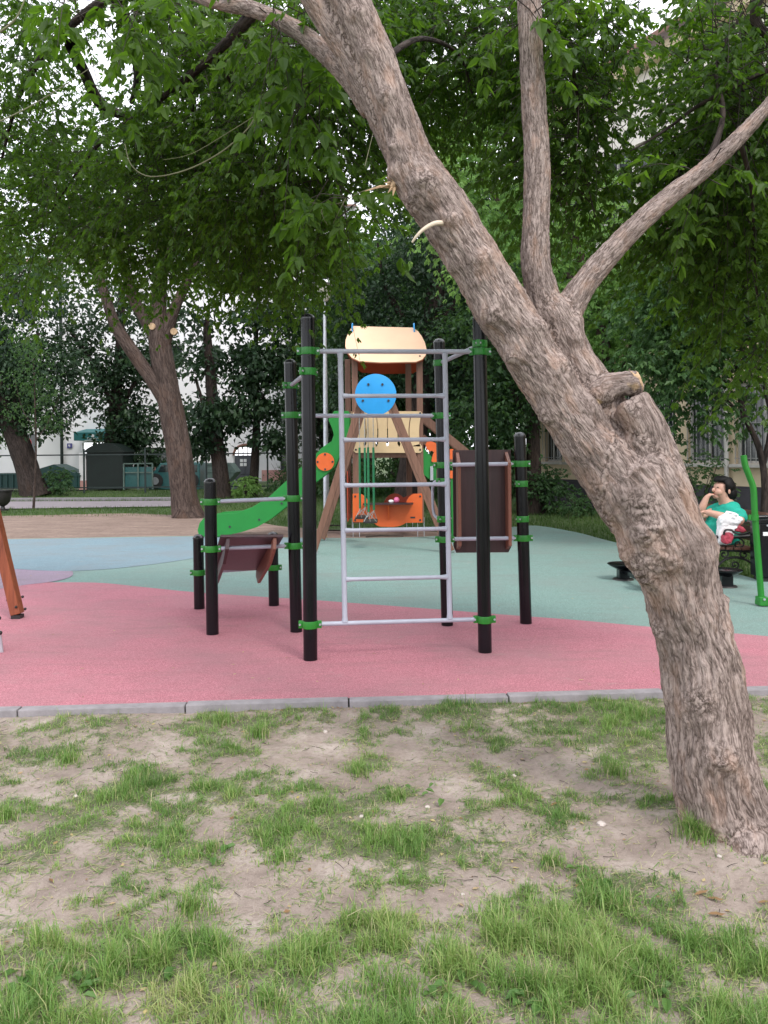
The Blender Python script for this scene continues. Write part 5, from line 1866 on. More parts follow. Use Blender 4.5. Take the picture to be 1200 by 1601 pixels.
# sawn stub face with torn lower lip
a = px(995.5, 596, D0 - .04)
R_ = 16.2 * D0 / FOC
mb = MB()
vs_, n_ = [], 22
for j, (off, sc_) in enumerate(((-.02, .98), (.005, .97), (.009, .92))):
    for k in range(n_):
        t = 2 * math.pi * k / n_
        rr_ = R_ * sc_ * (1 + .05 * math.sin(3 * t + 1) + random.uniform(-.03, .03))
        vs_.append(Vector((a.x + off + .012 * math.sin(t) * -1 + random.uniform(-.002, .002), a.y + math.cos(t) * rr_, a.z + math.sin(t) * rr_ * .95)))
vs_.append(Vector((a.x + .008, a.y, a.z)))
fs_ = [(j * n_ + k, j * n_ + (k + 1) % n_, (j + 1) * n_ + (k + 1) % n_, (j + 1) * n_ + k) for j in range(2) for k in range(n_)] + [(2 * n_ + k, 2 * n_ + (k + 1) % n_, 3 * n_) for k in range(n_)]
mb.add(vs_, fs_)
mb.build('sawn_stub', 'cut', FT, smooth=False)
# broken branch with splinters on the left edge
mb = MB()
c0 = px(618, 290, D0 - .02)
for dx_, dy_, ln, r_ in ((-48, 9, 1, .006), (-18, -4, 1, .005), (-12, 12, 1, .007), (-8, 2, 1, .013), (-14, -14, 1, .005), (-4, 16, 1, .008), (-22, 3, 1, .004), (-6, -10, 1, .011)):
    e_ = px(618 + dx_, 290 + dy_, D0 - .05)
    mb.tube([c0 + Vector((0, 0, -dy_ * .0006)), (c0 + e_) / 2 + Vector((0, -.01, .004)), e_], [r_ * 1.3, r_, .0012], 5)
mb.build('broken_splinter', 'cut', FT)
mb = MB()
mb.tube(smooth_line([px(694, 349, D0 - .10), px(680, 349, D0 - .135), px(664, 357, D0 - .15), px(652, 368, D0 - .15), px(644, 379, D0 - .14)], 4), [.0115 - .00045 * i for i in range(17)], 9)
mb.build('peeled_branch', 'pale_cut', FT, smooth=True)
# twigs of dead wood
mb = MB()
for pts, r0 in (([(556, 96, 3.9), (500, 104, 3.95), (470, 122, 4.0), (430, 150, 4.0), (405, 170, 4.0), (388, 200, 4.0), (345, 238, 4.05), (290, 266, 4.1), (235, 276, 4.1), (205, 258, 4.1), (195, 225, 4.1)], .006),
                ([(400, 180, 4.0), (360, 205, 4.05), (300, 240, 4.1), (255, 250, 4.1)], .0025), ([(0, 50, 3.6), (25, 28, 3.6), (42, -10, 3.6)], .006), ([(-10, 194, 3.9), (40, 170, 3.95), (90, 140, 4.0), (150, 100, 4.2)], .004),
                ([(600, 292, 3.9), (580, 295, 3.9), (560, 302, 3.95), (525, 319, 4.0), (470, 315, 4.0)], .003), ([(540, 310, 3.95), (530, 330, 3.95), (520, 350, 4)], .002), ([(500, 318, 3.95), (505, 340, 3.95), (512, 352, 4)], .002),
                ([(570, 260, 3.7), (580, 220, 3.8), (585, 200, 3.9)], .002)):
    q = smooth_line(lp(*pts), 5)
    mb.tube(q, [r0 * (1 - .6 * i / len(q)) for i in range(len(q))], 6)
mb.build('dead_twig', 'twig_g', FT, smooth=True)
# thinner leafy boughs
bl_ = [(lp((255, -25, 4.5), (180, -10, 5.2), (90, 60, 6.0), (30, 150, 6.6), (0, 260, 7)), [.04, .035, .03, .02, .01]),
       (lp((400, 16, 4.0), (350, 70, 4.8), (300, 115, 5.4), (230, 170, 6.0), (150, 230, 6.6), (80, 330, 7.0)), [.035, .03, .028, .022, .014, .006]),
       (lp((340, 95, 5.0), (400, 200, 5.8), (430, 300, 6.2), (450, 390, 6.6)), [.014, .01, .007, .004]),
       (lp((300, 115, 5.4), (302, 210, 5.9), (310, 310, 6.2), (330, 400, 6.6)), [.014, .01, .007, .004]),
       (lp((180, -10, 5.2), (205, 60, 6.2), (215, 120, 7.0), (205, 160, 7.4)), [.05, .045, .035, .02]),
       (lp((110, 70, 6.4), (130, 110, 6.8), (160, 165, 7.2), (220, 190, 7.6)), [.05, .05, .05, .03]),
       (lp((830, 20, 3.5), (870, 60, 4.0), (900, 130, 4.5), (905, 230, 4.8)), [.02, .014, .01, .005]),
       (lp((1105, 262, 3.75), (1130, 180, 4.0), (1120, 100, 4.2), (1160, 20, 4.3)), [.02, .014, .01, .006]),
       (lp((985, 236, 4.2), (1010, 222, 4.2), (1050, 196, 4.2), (1100, 160, 4.2), (1200, 110, 4.2)), [.003, .006, .008, .01, .014]),
       (lp((1190, -20, 4.0), (1180, 30, 4.0), (1205, 60, 4.0)), [.03, .025, .02]),
       (lp((1155, 215, 3.8), (1175, 300, 4.2), (1180, 420, 4.8), (1190, 520, 5.2)), [.014, .01, .008, .004]),
       (lp((590, 100, 3.6), (660, 60, 4.4), (720, 90, 5.4), (740, 160, 6.2)), [.018, .015, .01, .005])]
bo = trunk_obj('bough', bl_, 'bark_k', FT, org)
near_cl = [cp(70, 40, 6.2, .9, .8, .55, 90), cp(260, 50, 6.0, .7, .8, .4, 80), cp(400, 60, 5.6, .8, .7, .5, 110), cp(90, 220, 7.0, .8, .9, .6, 70), cp(300, 210, 6.4, .9, .8, .7, 130), cp(450, 190, 5.6, .7, .7, .7, 120),
           cp(530, 290, 5.8, .5, .6, .5, 60), cp(190, 330, 7.2, 1.2, .9, .6, 140), cp(360, 330, 6.6, 1.1, .9, .6, 160), cp(60, 350, 7.6, 1.1, 1, .6, 70), cp(470, 370, 7.0, .8, .8, .45, 90), cp(240, 400, 7.4, 1.2, .9, .2, 40),
           cp(80, 430, 7.8, .8, .8, .25, 30), cp(480, 60, 4.6, .4, .5, .3, 30), cp(560, 60, 5.5, .5, .6, .5, 50), cp(0, 120, 6.4, .5, .7, .8, 50), cp(150, 240, 8.0, 1.2, .8, .7, 80), cp(440, 415, 7.6, .6, .6, .2, 26),
           cp(690, 60, 6.0, .7, .7, .45, 110), cp(770, 50, 5.6, .5, .7, .45, 80), cp(670, 170, 6.6, .4, .6, .4, 34), cp(760, 170, 6.6, .25, .5, .2, 8), cp(640, 40, 6.5, .7, .7, .5, 60), cp(790, 110, 5.5, .35, .5, .25, 20),
           cp(900, 40, 4.8, .45, .5, .35, 60), cp(930, 140, 4.9, .38, .5, .4, 60), cp(890, 230, 5.0, .3, .4, .38, 48), cp(985, 40, 4.8, .3, .5, .2, 26), cp(970, 200, 5.0, .2, .3, .25, 16), cp(860, 110, 5.2, .3, .5, .4, 34), cp(920, 285, 5.2, .22, .4, .15, 16),
           cp(1150, 70, 4.4, .34, .4, .35, 50), cp(1180, 170, 4.3, .28, .4, .3, 40), cp(1100, 180, 4.6, .3, .4, .25, 34), cp(1150, 290, 4.7, .35, .4, .3, 52), cp(1185, 390, 5.0, .4, .4, .4, 60), cp(1120, 370, 5.4, .4, .5, .35, 50),
           cp(1200, 500, 5.4, .3, .4, .35, 36), cp(1085, 270, 4.9, .25, .4, .2, 20), cp(1060, 330, 5.4, .3, .4, .25, 24), cp(1090, 90, 4.8, .2, .3, .18, 10), cp(1170, 560, 5.6, .2, .3, .15, 8), cp(1130, 130, 5.2, .35, .4, .4, 60), cp(1180, 60, 5.2, .35, .4, .4, 60), cp(1060, 250, 5.4, .25, .4, .2, 22), cp(1120, 230, 5.4, .3, .4, .25, 34)]
near_cl = [c_[:6] + (int(c_[6] * (1.55 if c_[0] < .9 else 1.25)),) for c_ in near_cl]
h = lambda x, y, Y, r_: (*px(x, y, Y), r_)
holes = [h(175, 75, 6.2, .42), h(175, 130, 6.8, .46), h(165, 100, 8.0, .5), h(150, 30, 6.2, .2), h(215, 100, 6.4, .2), h(1010, 130, 4.8, .26), h(1035, 190, 4.8, .2), h(985, 240, 4.9, .2), h(1055, 95, 4.6, .13), h(940, 190, 5.0, .1), h(10, 85, 6.3, .14), h(150, 300, 7.2, .14), h(0, 160, 6.4, .15), h(1000, 60, 4.8, .16), h(1060, 110, 4.8, .16), h(935, 90, 4.9, .07), h(880, 60, 4.9, .06), h(965, 130, 4.9, .08), h(80, 405, 7.8, .3), h(150, 440, 7.8, .3), h(30, 300, 7.6, .2), h(140, 310, 7.4, .2), h(350, 270, 6.5, .1), h(310, 420, 7.2, .16), h(20, 380, 7.8, .2), h(575, 350, 6.6, .36), h(600, 330, 5.8, .34), h(560, 390, 7, .3), h(700, 90, 6, .12), h(730, 40, 6, .1)]
crown_compound('crown', 'leaf_n', FT, org, near_cl, 101, holes=holes, leaf=.047, per=9, tl=.42, near=True, droop=.7, tint0=.0, tint1=.75)
# a few close sprays hanging by the trunk
crown_compound('crown', 'leaf_n', FT, org, [cp(470, 150, 3.95, .13, .15, .12, 9), cp(530, 310, 4.0, .12, .15, .08, 6), cp(430, 45, 3.9, .2, .2, .08, 9), cp(130, 20, 3.9, .3, .3, .06, 9), cp(220, 20, 3.9, .2, .2, .08, 8), cp(1100, 265, 3.75, .12, .1, .06, 5), cp(815, 10, 3.45, .08, .1, .05, 4)],
               103, leaf=.07, per=6, tl=.3, near=True, droop=.8, tint0=.2, tint1=.8)

# ------------------------------------------------------------------ workout frame
aY = gy(485, 1032)
WF = thing('workout_frame', (px(610, 1000, 6.6).x, 6.6, 0), 'children\'s workout frame of black posts with green clamps, grey ladder and two boards', 'climbing frame')
PR = .054
POST = {}
for k, (bx_, by_, tx_, ty_) in dict(A=(485, 1032, 481, 490), B=(758, 1020, 749, 491), C=(699, 978, 686, 529), D=(463, 988, 453, 561), E=(822, 975, 812, 675), F=(332, 992, 328, 747), G=(311.5, 952, 309.5, 835), H=(428, 947, 426, 831)).items():
    Yp = gy(bx_, by_)
    b0_, t0_ = px(bx_, by_, Yp), px(tx_, ty_, Yp)
    b0_.z = -.01
    POST[k] = (b0_, t0_, Yp)
    prt = MB().tube([b0_, t0_ - (t0_ - b0_).normalized() * .045], PR, 28).build('post', 'black', WF, smooth=True)
    ax = (t0_ - b0_).normalized()
    e = t0_ - ax * .046
    dome = MB().tube([e, e + ax * .012, e + ax * .014, e + ax * .024, e + ax * .034, e + ax * .042, e + ax * .046], [PR + .003, PR + .003, PR + .001, PR * .93, PR * .72, PR * .4, PR * .08], 28).build('post_cap', 'cap', WF, smooth=True)
    dome.parent = prt


def at_post(k, y):
    b0_, t0_, Yp = POST[k]
    q0_ = px(600, y, Yp)
    z = EYE - (((y - HY) + ROLL * ((b0_.x * FOC / Yp))) * Yp / FOC)
    u_ = (z - b0_.z) / (t0_.z - b0_.z)
    return b0_ + (t0_ - b0_) * u_


def clamp(k, y, ang=0.0, hgt=.056):
    c_ = at_post(k, y)
    R = Matrix.Rotation(ang, 3, 'Z')
    m_ = MB()
    m_.tube([c_ - Vector((0, 0, hgt / 2)), c_ + Vector((0, 0, hgt / 2))], PR + .0065, 28)
    for s_ in (-1, 1):
        m_.box(c_ + R @ Vector((s_ * (PR + .014), 0, 0)), (.040, .026, hgt), R)
    o = m_.build('clamp', 'green', WF, smooth=True, bev=.002)
    for s_ in (-1, 1):
        bm_ = MB()
        q_ = c_ + R @ Vector((s_ * (PR + .023), 0, 0))
        bm_.tube([q_ + R @ Vector((0, -.022, 0)), q_ + R @ Vector((0, .022, 0))], .0085, 8)
        bo_ = bm_.build('bolt', 'steel', WF)
        bo_.parent = o
    return c_


for k, ylist in dict(A=[(549, 0), (581, .9), (976, 0)], B=[(538, 1.3), (550, 0), (968, 0)], C=[(568, -1.1), (650, 0), (727, 0), (752, .8), (811, .8), (843, 0)], D=[(603, .9), (649, 0), (779, 0), (853, 0)],
                     E=[(725, 0), (756, .9), (811, .9), (841, 0)], F=[(784.5, 0), (858, 0)], G=[(895, 0)], H=[(887, 0)]).items():
    for y, an in ylist:
        clamp(k, y, an)


def tubebar(ka, ya, kb, yb, r_=.0165, name='crossbar', off=PR + .03, mat='grey_t'):
    a, b_ = at_post(ka, ya), at_post(kb, yb)
    t = (b_ - a).normalized()
    return MB().tube([a + t * off, b_ - t * off], r_, 14).build(name, mat, WF, smooth=True)


tubebar('A', 581, 'D', 603, .018)
tubebar('B', 539, 'C', 568, .018)
tubebar('D', 650, 'C', 650, .018)
tubebar('F', 784.5, 'D', 779, .0175)
tubebar('F', 858, 'D', 853, .0185)
tubebar('G', 895, 'H', 887, .0185)
tubebar('C', 727, 'E', 725, .0185)
tubebar('C', 843, 'E', 841, .0185)
# rounded handles on the back posts
for k, sx, y0_, y1_ in (('C', -1, 752, 811),):
    a, b_ = at_post(k, y0_), at_post(k, y1_)
    o_ = Vector((sx * .085, .10, 0))
    MB().tube(smooth_line([a + Vector((sx * .04, .04, 0)), a + o_ + Vector((0, 0, -.03)), (a + b_) / 2 + o_ * 1.1, b_ + o_ + Vector((0, 0, .03)), b_ + Vector((sx * .04, .04, 0))], 5), .0135, 10).build('handle', 'grey_t', WF, smooth=True)

# ladder between the two front posts
lad0a, lad0b = at_post('A', 549), at_post('B', 550)
lad1a, lad1b = at_post('A', 976), at_post('B', 968)
ld = (lad0b - lad0a).normalized()
def on_top(xp): 
    k = (xp - HX) / FOC
    t = (k * lad0a.y - lad0a.x) / (ld.x - k * ld.y)
    return lad0a + ld * t
def on_bot(xp):
    dd = (lad1b - lad1a).normalized()
    k = (xp - HX) / FOC
    t = (k * lad1a.y - lad1a.x) / (dd.x - k * dd.y)
    return lad1a + dd * t
ladder = MB().tube([lad0a + ld * (PR + .03), lad0b - ld * (PR + .03)], .0185, 14).build('ladder', 'grey_t', WF, smooth=True)
ladder['label'] = 'grey tube ladder with six rungs'
bd_ = (lad1b - lad1a).normalized()
o = MB().tube([lad1a + bd_ * (PR + .03), lad1b - bd_ * (PR + .03)], .0175, 14).build('bottom_bar', 'grey_t', WF, smooth=True); o.parent = ladder
rails = []
for xt, xb_ in ((533, 536.5), (696.5, 700.5)):
    a, b_ = on_top(xt), on_bot(xb_)
    rails.append((a, b_))
    t = (b_ - a).normalized()
    o = MB().tube([a + t * .012, a + t * .05, b_ - t * .05, b_ - t * .012], [.026, .0205, .0205, .026], 14).build('rail', 'grey_t', WF, smooth=True); o.parent = ladder
zt_, zb_ = rails[0][0].z, rails[0][1].z
for y in (619, 688, 759, 829.5, 906):
    z = px(537, y, rails[0][0].y).z
    u_ = (zt_ - z) / (zt_ - zb_)
    a = rails[0][0].lerp(rails[0][1], u_)
    b_ = rails[1][0].lerp(rails[1][1], u_)
    t = (b_ - a).normalized()
    o = MB().tube([a + t * .012, a + t * .030, a + t * .06, b_ - t * .06, b_ - t * .030, b_ - t * .012], [.024, .0195, .016, .016, .0195, .024], 14).build('rung', 'grey_t', WF, smooth=True)
    o.parent = ladder

# upright board between the rear posts
Yb_ = 7.50
bx0, bx1 = px(708, 785, Yb_).x, px(799, 785, Yb_).x
zt_, zb_ = px(750, 703.5, Yb_).z, px(750, 864, Yb_).z
ch = .06
poly = [(bx0, Yb_, zt_), (bx1, Yb_, zt_), (bx1, Yb_, zb_ + ch), (bx1 - ch * .5, Yb_, zb_), (bx0 + ch * .4, Yb_, zb_), (bx0, Yb_, zb_ + ch)]
ub = MB().prism(poly, (0, .022, 0)).build('upright_board', 'maroon', WF, bev=.004)
ub['label'] = 'upright dark brown board with two side boards'
for xx in (bx0 + .028, bx1 - .028):
    m_ = MB()
    m_.prism([(xx, Yb_ - .001, zt_ - .02), (xx, Yb_ - .19, zt_ - .12), (xx, Yb_ - .19, zb_ + .085), (xx, Yb_ - .001, zb_ + .03)], (.03 if xx < 0.9 else -.03, 0, 0))
    o = m_.build('side_board', 'edge_red', WF, bev=.003); o.parent = ub
# sloping board at the left between four short posts
Yn, Yr_ = 6.92, 8.12
nl, nrp = px(344, 840, Yn), px(443, 839.5, Yn)
zr = px(380, 892, Yr_).z
fl_, frp = Vector((px(328, 892, Yr_).x, Yr_, zr)), Vector((px(413, 892, Yr_).x, Yr_, zr))
nvec = (nrp - nl).cross(fl_ - nl).normalized()
if nvec.z < 0: nvec = -nvec
sb_ = MB().prism([nl, nrp, frp, fl_], nvec * .024).build('sloping_board', 'maroon', WF, bev=.004)
sb_['label'] = 'sloping dark board of the low bench'
for sx in (0, 1):
    a = (nl if sx == 0 else nrp) + (fl_ - nl) * .02
    b_ = (fl_ if sx == 0 else frp)
    off = Vector((.055 if sx == 0 else -.085, 0, 0))
    dn = -nvec
    a1, b1 = a + off - nvec * .001, b_ + off - nvec * .001
    m_ = MB().prism([a1, a1 + dn * .10, a1.lerp(b1, .2) + dn * .17, a1.lerp(b1, .85) + dn * .17, b1 + dn * .06, b1], (.03, 0, 0))
    o = m_.build('side_board', 'maroon' if sx == 0 else 'edge_red', WF, bev=.003); o.parent = sb_

# ------------------------------------------------------------------ swing set with the blue disc
Ysw = 12.5
SWt = thing('swing_set', (px(595, 860, Ysw).x, Ysw + .8, 0), 'timber A-frame swing set with round blue board on its end', 'swing')
top = px(586, 606, Ysw)
Ysr = 14.35
for Yd in (Ysw, Ysr):
    for xf, sgn in ((490, -1), (705, 1)):
        f_ = px(xf, 862, Ysw)
        a = Vector((f_.x, Yd, .03))
        b_ = Vector((top.x + sgn * .10 + (.0 if sgn < 0 else .0), Yd, top.z + .16))
        MB().bar(a, b_, .10, .10).build('leg', 'wood', SWt, bev=.008)
        for s_ in (-1, 1):
            o = MB().box(a + Vector((s_ * .057, 0, .08)), (.012, .07, .22)).build('leg_bracket', 'steel', SWt)
MB().bar((top.x, Ysw - .05, top.z + .10), (top.x, Ysr + .05, top.z + .10), .11, .14, (0, 0, 1)).build('beam', 'wood', SWt, bev=.008)
c_ = px(587, 617, Ysw - .12)
R_ = 32.3 * (Ysw - .12) / FOC
dsc = MB().tube([(c_.x, Ysw - .135, c_.z), (c_.x, Ysw - .11, c_.z)], R_, 48).build('round_board', 'blue_b', SWt, smooth=True, bev=.003)
for x, y in ((575.5, 601), (597.5, 601), (567, 626.5), (607, 626.5)):
    q_ = px(x, y, Ysw - .14)
    o = MB().tube([(q_.x, Ysw - .15, q_.z), (q_.x, Ysw - .13, q_.z)], .019, 10).build('bolt', 'bolt', SWt); o.parent = dsc
MB().box((c_.x, Ysw - .08, c_.z), (.3, .055, .12)).build('bracket', 'steel', SWt)
for i, (Yd, xx) in enumerate(((12.85, 577.5), (13.65, 564))):
    sx = px(xx, 700, Yd).x
    zs_ = px(xx, 816, 12.9).z
    st = MB()
    st.prism([(sx - .12, Yd, zs_), (sx - .10, Yd, zs_ - .02), (sx + .10, Yd, zs_ - .02), (sx + .12, Yd, zs_), (sx + .10, Yd, zs_ + .02), (sx - .10, Yd, zs_ + .02)], (0, .42, 0))
    so = st.build('swing_seat', 'iron', SWt, bev=.006)
    for j, (xo, yo) in enumerate(((-.025, .0), (.055, .42))):
        tz = top.z + .06
        ch_ = MB()
        z = tz
        k = 0
        x_ = sx + xo
        y_ = Yd + yo
        zsl = 1.66
        while z > zsl:
            ch_.tube([(x_, y_, z), (x_, y_, z - .034)], .006 if k % 2 else .009, 5, False); z -= .034; k += 1
        z = .62
        while z > zs_ + .14:
            ch_.tube([(x_, y_, z), (x_, y_, z - .03)], .006 if k % 2 else .009, 5, False); z -= .03; k += 1
        for e_ in (-.10, .0, .10):
            ch_.tube([(x_, y_, zs_ + .15), (sx + e_, y_, zs_ + .01)], .006, 5)
        o = ch_.build('chain', 'chain', SWt); o.parent = so
        o = MB().tube([(x_, y_, zsl), (x_, y_, .62)], .019, 8).build('chain_sleeve', 'sleeve', SWt); o.parent = so

# ------------------------------------------------------------------ play tower
Y0 = gy(604, 838)
PT = thing('play_tower', (px(604, 838, Y0).x, Y0 + .55, 0), 'timber play tower with peach gabled roof, cream railing and green slide', 'play tower')
Yb2 = Y0 * 101 / 94.0
for x, Yd, yr in ((555, Y0, 566), (656, Y0, 566), (544, Yb2, 570), (638.5, Yb2, 570)):
    q_ = px(x, 640, Yd)
    zt_ = px(x, yr - 8, Yd).z
    MB().box((q_.x, Yd, (zt_ + .25) / 2), (.115, .115, zt_ - .25)).build('post', 'wood', PT, bev=.01)
    for s_ in (-1, 1):
        MB().box((q_.x + s_ * .06, Yd, .17), (.012, .06, .36)).build('post_foot', 'steel', PT)
# roof: two sloping panels
Yr0, Yr1, YR = Y0 - .32, Yb2 + .32, (Y0 + Yb2) / 2


def roofpt(x, y):
    u_ = (568 - y) / 57.0
    Yd = Yr0 + (YR - Yr0) * u_
    return px(x, y, Yd)


rp = [(551, 511), (598, 512.5), (645, 513.5), (653, 519), (659, 527), (664, 537), (666.5, 547), (665.5, 556), (660, 563), (650, 567), (595, 568), (562, 566), (550, 560.5), (542.5, 552), (539.5, 542), (540, 533), (544, 522)]
front = [roofpt(*q_) for q_ in rp]
nf = Vector((0, -1, 1)).normalized()
rfp = MB().prism([q_ + nf * .0 for q_ in front], nf * .022).build('roof_panel', 'peach', PT, bev=.003)
for x, y in ((555.5, 557), (656, 558.5)):
    q_ = roofpt(x, y) + nf * .02
    o = MB().tube([q_, q_ + nf * .012], .02, 8).build('bolt', 'bolt', PT); o.parent = rfp
MB().prism([q_ - nf * .006 for q_ in front], -nf * .012).build('roof_lining', 'red_b', PT)
back = [Vector((q_.x, 2 * YR - q_.y, q_.z - .03)) for q_ in front]
MB().prism(back, Vector((0, 1, 1)).normalized() * .022).build('roof_panel', 'red_b', PT)
for x in (550.5, 647):
    q_ = px(x, 516, YR - .1)
    MB().tube([(q_.x - .012, YR, q_.z - .02), (q_.x + .012, YR, q_.z - .02)], .17, 24).build('ridge_disc', 'blue_b', PT, smooth=True)
# gable frames between posts
for x in (549, 648):
    q_ = px(x, 566, YR)
    MB().bar((q_.x, Y0, q_.z + .08), (q_.x, Yb2, q_.z + .08), .05, .09, (0, 0, 1)).build('roof_beam', 'wood', PT)
# floor beams and platform
zf = px(600, 711, Y0).z
lx, rx = px(549.5, 700, Y0).x, px(661.5, 700, Y0).x
MB().box(((lx + rx) / 2, Y0 + .03, zf), (rx - lx - .24, .05, .115)).build('floor_beam', 'wood', PT, bev=.005)
for k in range(7):
    MB().box(((lx + rx) / 2, Y0 + .09 + k * .145, zf + .075), (rx - lx - .1, .138, .03)).build('floor_board', 'wood', PT, bev=.003)
MB().box((px(549, 700, YR).x, YR, zf), (.05, Yb2 - Y0, .115)).build('floor_beam', 'wood', PT)
MB().box((px(647, 700, YR).x, YR, zf), (.05, Yb2 - Y0, .115)).build('floor_beam', 'wood', PT)
# cream railing: rails with bowed pickets
Yrl = Y0 - .085
PP = lambda x, y: px(x, y, Yrl)
rail_top = MB().prism([PP(554, 643), PP(657, 643), PP(660, 646), PP(660, 652), PP(551, 652), PP(551, 646)], (0, .02, 0)).build('railing', 'cream_b', PT)
o = MB().prism([PP(551, 698), PP(571, 698), PP(586, 698), PP(605, 698), PP(624, 698), PP(641, 698), PP(657, 694), PP(659.5, 698), PP(660, 705), PP(657, 708), PP(556, 708), PP(551, 704)], (0, .02, 0)).build('railing_rail', 'cream_b', PT); o.parent = rail_top
slits = [551, 569.5, 588, 605.5, 624, 641.5, 658]
for i in range(6):
    xl, xr = slits[i], slits[i + 1]
    bow = lambda x, u_: x + (2.4 if x < 604 else (-2.4 if x > 607 else 0)) * math.sin(math.pi * u_) * (0 if x in (551,) else 1)
    Lp, Rp = [], []
    for k in range(11):
        u_ = k / 10
        y = 652 + 46 * u_
        hole = 1.7 * max(0, 1 - abs(y - 694) / 3.6) ** .5
        Lp.append(PP(bow(xl, u_) + (.75 + hole if i else 0), y))
        Rp.append(PP(bow(xr, u_) - (.75 + hole), y))
    o = MB().prism(Lp + Rp[::-1], (0, .018, 0)).build('picket', 'cream_b', PT); o.parent = rail_top
for x, y in ((556, 703), (656.5, 703), (656.5, 646), (556, 646)):
    q_ = PP(x, y)
    o = MB().tube([(q_.x, Yrl - .012, q_.z), (q_.x, Yrl + .004, q_.z)], .02, 8).build('bolt', 'bolt', PT); o.parent = rail_top
# the side railings seen edge on
MB().prism([Vector((px(548, 643, Y0).x, Y0 + .05, px(548, 643, Y0).z)), Vector((px(548, 643, Y0).x, Yb2, px(548, 643, Y0).z)), Vector((px(548, 643, Y0).x, Yb2, px(548, 706, Y0).z)), Vector((px(548, 643, Y0).x, Y0 + .05, px(548, 706, Y0).z))], (.018, 0, 0)).build('side_railing', 'cream_b', PT)
MB().prism([Vector((lx + .1, Yb2 - .05, px(548, 646, Y0).z)), Vector((rx - .2, Yb2 - .05, px(548, 646, Y0).z)), Vector((rx - .2, Yb2 - .05, px(548, 668, Y0).z)), Vector((lx + .1, Yb2 - .05, px(548, 668, Y0).z))], (0, .018, 0)).build('back_railing', 'cream_b', PT)
# orange counter
Yo = Y0 - .08
PO = lambda x, y: px(x, y, Yo)
co_ = [(551, 772), (561, 771.5), (566, 773), (570, 776), (573.5, 780), (575.5, 788), (634, 788), (636, 782), (639, 777.5), (642.5, 774), (647, 772), (660, 771.5), (660, 817), (634.5, 817.5), (630, 820), (624, 822.5), (615, 824), (594, 823.5), (588, 821), (583, 817), (580, 810), (577, 817), (551, 816)]
ct = MB().prism([PO(*q_) for q_ in co_], (0, .02, 0)).build('counter_panel', 'orange', PT, bev=.002)
for x, y in ((555, 776), (656.5, 776), (656.5, 813), (555, 813)):
    q_ = PO(x, y)
    o = MB().tube([(q_.x, Yo - .012, q_.z), (q_.x, Yo + .004, q_.z)], .02, 8).build('bolt', 'bolt', PT); o.parent = ct
q_ = PO(645, 809)
o = MB().box((q_.x, Yo - .004, q_.z), (.09, .008, .03)).build('maker_plate', 'bolt', PT); o.parent = ct
a, b_ = PO(568, 788), PO(645, 788)
o = MB().box(((a.x + b_.x) / 2, Yo - .14, a.z + .012), (b_.x - a.x, .30, .022)).build('shelf', 'maroon', PT); o.parent = ct
q_ = PO(607, 789)
o = MB().prism([(q_.x - .01, Yo - .001, q_.z), (q_.x - .01, Yo - .24, q_.z), (q_.x - .01, Yo - .05, q_.z - .27), (q_.x - .01, Yo - .001, q_.z - .27)], (.02, 0, 0)).build('shelf_bracket', 'orange', PT); o.parent = ct
qb = px(634, 788, Yb2)
arc = [Vector((qb.x - .22 + .24 * math.cos(t), Yb2 - .06, qb.z - .08 + .30 * math.sin(t))) for t in [math.pi * k / 12 for k in range(13)]]
MB().prism([Vector((qb.x + .16, Yb2 - .06, qb.z - .3)), Vector((qb.x + .16, Yb2 - .06, qb.z + .22))] + arc[3:] + [Vector((qb.x - .46, Yb2 - .06, qb.z - .3))], (0, .02, 0)).build('back_panel', 'red_b', PT)
MB().box((px(545, 800, Y0 + .5).x, Y0 + .55, .75), (.02, 1.0, .95)).build('side_panel', 'red_b', PT)
tb = MB().ball((0, 0, 0), .055, 14, 10).build('toy_ball', 'pinktoy', smooth=True)
q_ = PO(619.5, 784)
tb.location = (q_.x, Yo - .13, a.z + .024 + .055)
tag(tb, 'small pink ball on the orange counter of the play tower', 'ball')
tb2 = MB().ball((0, 0, 0), .04, 12, 8, (1.3, 1, .8)).build('toy_cup', 'white_p', smooth=True)
tb2.location = (q_.x - .1, Yo - .12, a.z + .024 + .03)
tag(tb2, 'little whitish toy cup left of the pink ball on the counter', 'toy')

# slide running to the left
Ysl = Y0 - .0
S_ = lambda x, y: px(x, y, Ysl)
prof = [(522, 642.5), (545, 642.5), (546, 670), (545, 695), (532, 711), (524, 729), (511, 741), (495, 753), (472, 774), (448, 792), (424, 811), (402, 824), (377, 832), (345, 839), (311, 839), (308.5, 829), (311.5, 818), (318, 810), (340, 804), (370, 802),
        (392, 794), (420, 777), (446, 753), (470, 731), (495, 708), (503, 700), (510, 695), (518, 690), (521.5, 680), (519, 670), (513, 656)]
slide = None
for yo in (0, .62):
    o = MB().prism([S_(*q_) + Vector((0, yo, 0)) for q_ in prof], (0, .022, 0)).build('slide' if yo == 0 else 'slide_side', 'green_pl', PT, bev=.004)
    if yo == 0: slide = o; o['label'] = 'bright green slide side board curving down to the left'
    else: o.parent = slide
chute = [(540, 690), (525, 706), (495, 737), (470, 759), (446, 779), (420, 799), (392, 814), (370, 819), (340, 823), (312, 828)]
cc = [S_(*q_) for q_ in chute]
m_ = MB()
for i in range(len(cc) - 1):
    a, b_ = cc[i] + Vector((0, .023, 0)), cc[i + 1] + Vector((0, .023, 0))
    m_.prism([a, b_, b_ + Vector((0, .596, 0)), a + Vector((0, .596, 0))], (0, 0, -.012))
o = m_.build('chute', 'steel', PT); o.parent = slide
md_ = px(508, 722, Ysl - .01)
R_ = 14.2 * Ysl / FOC
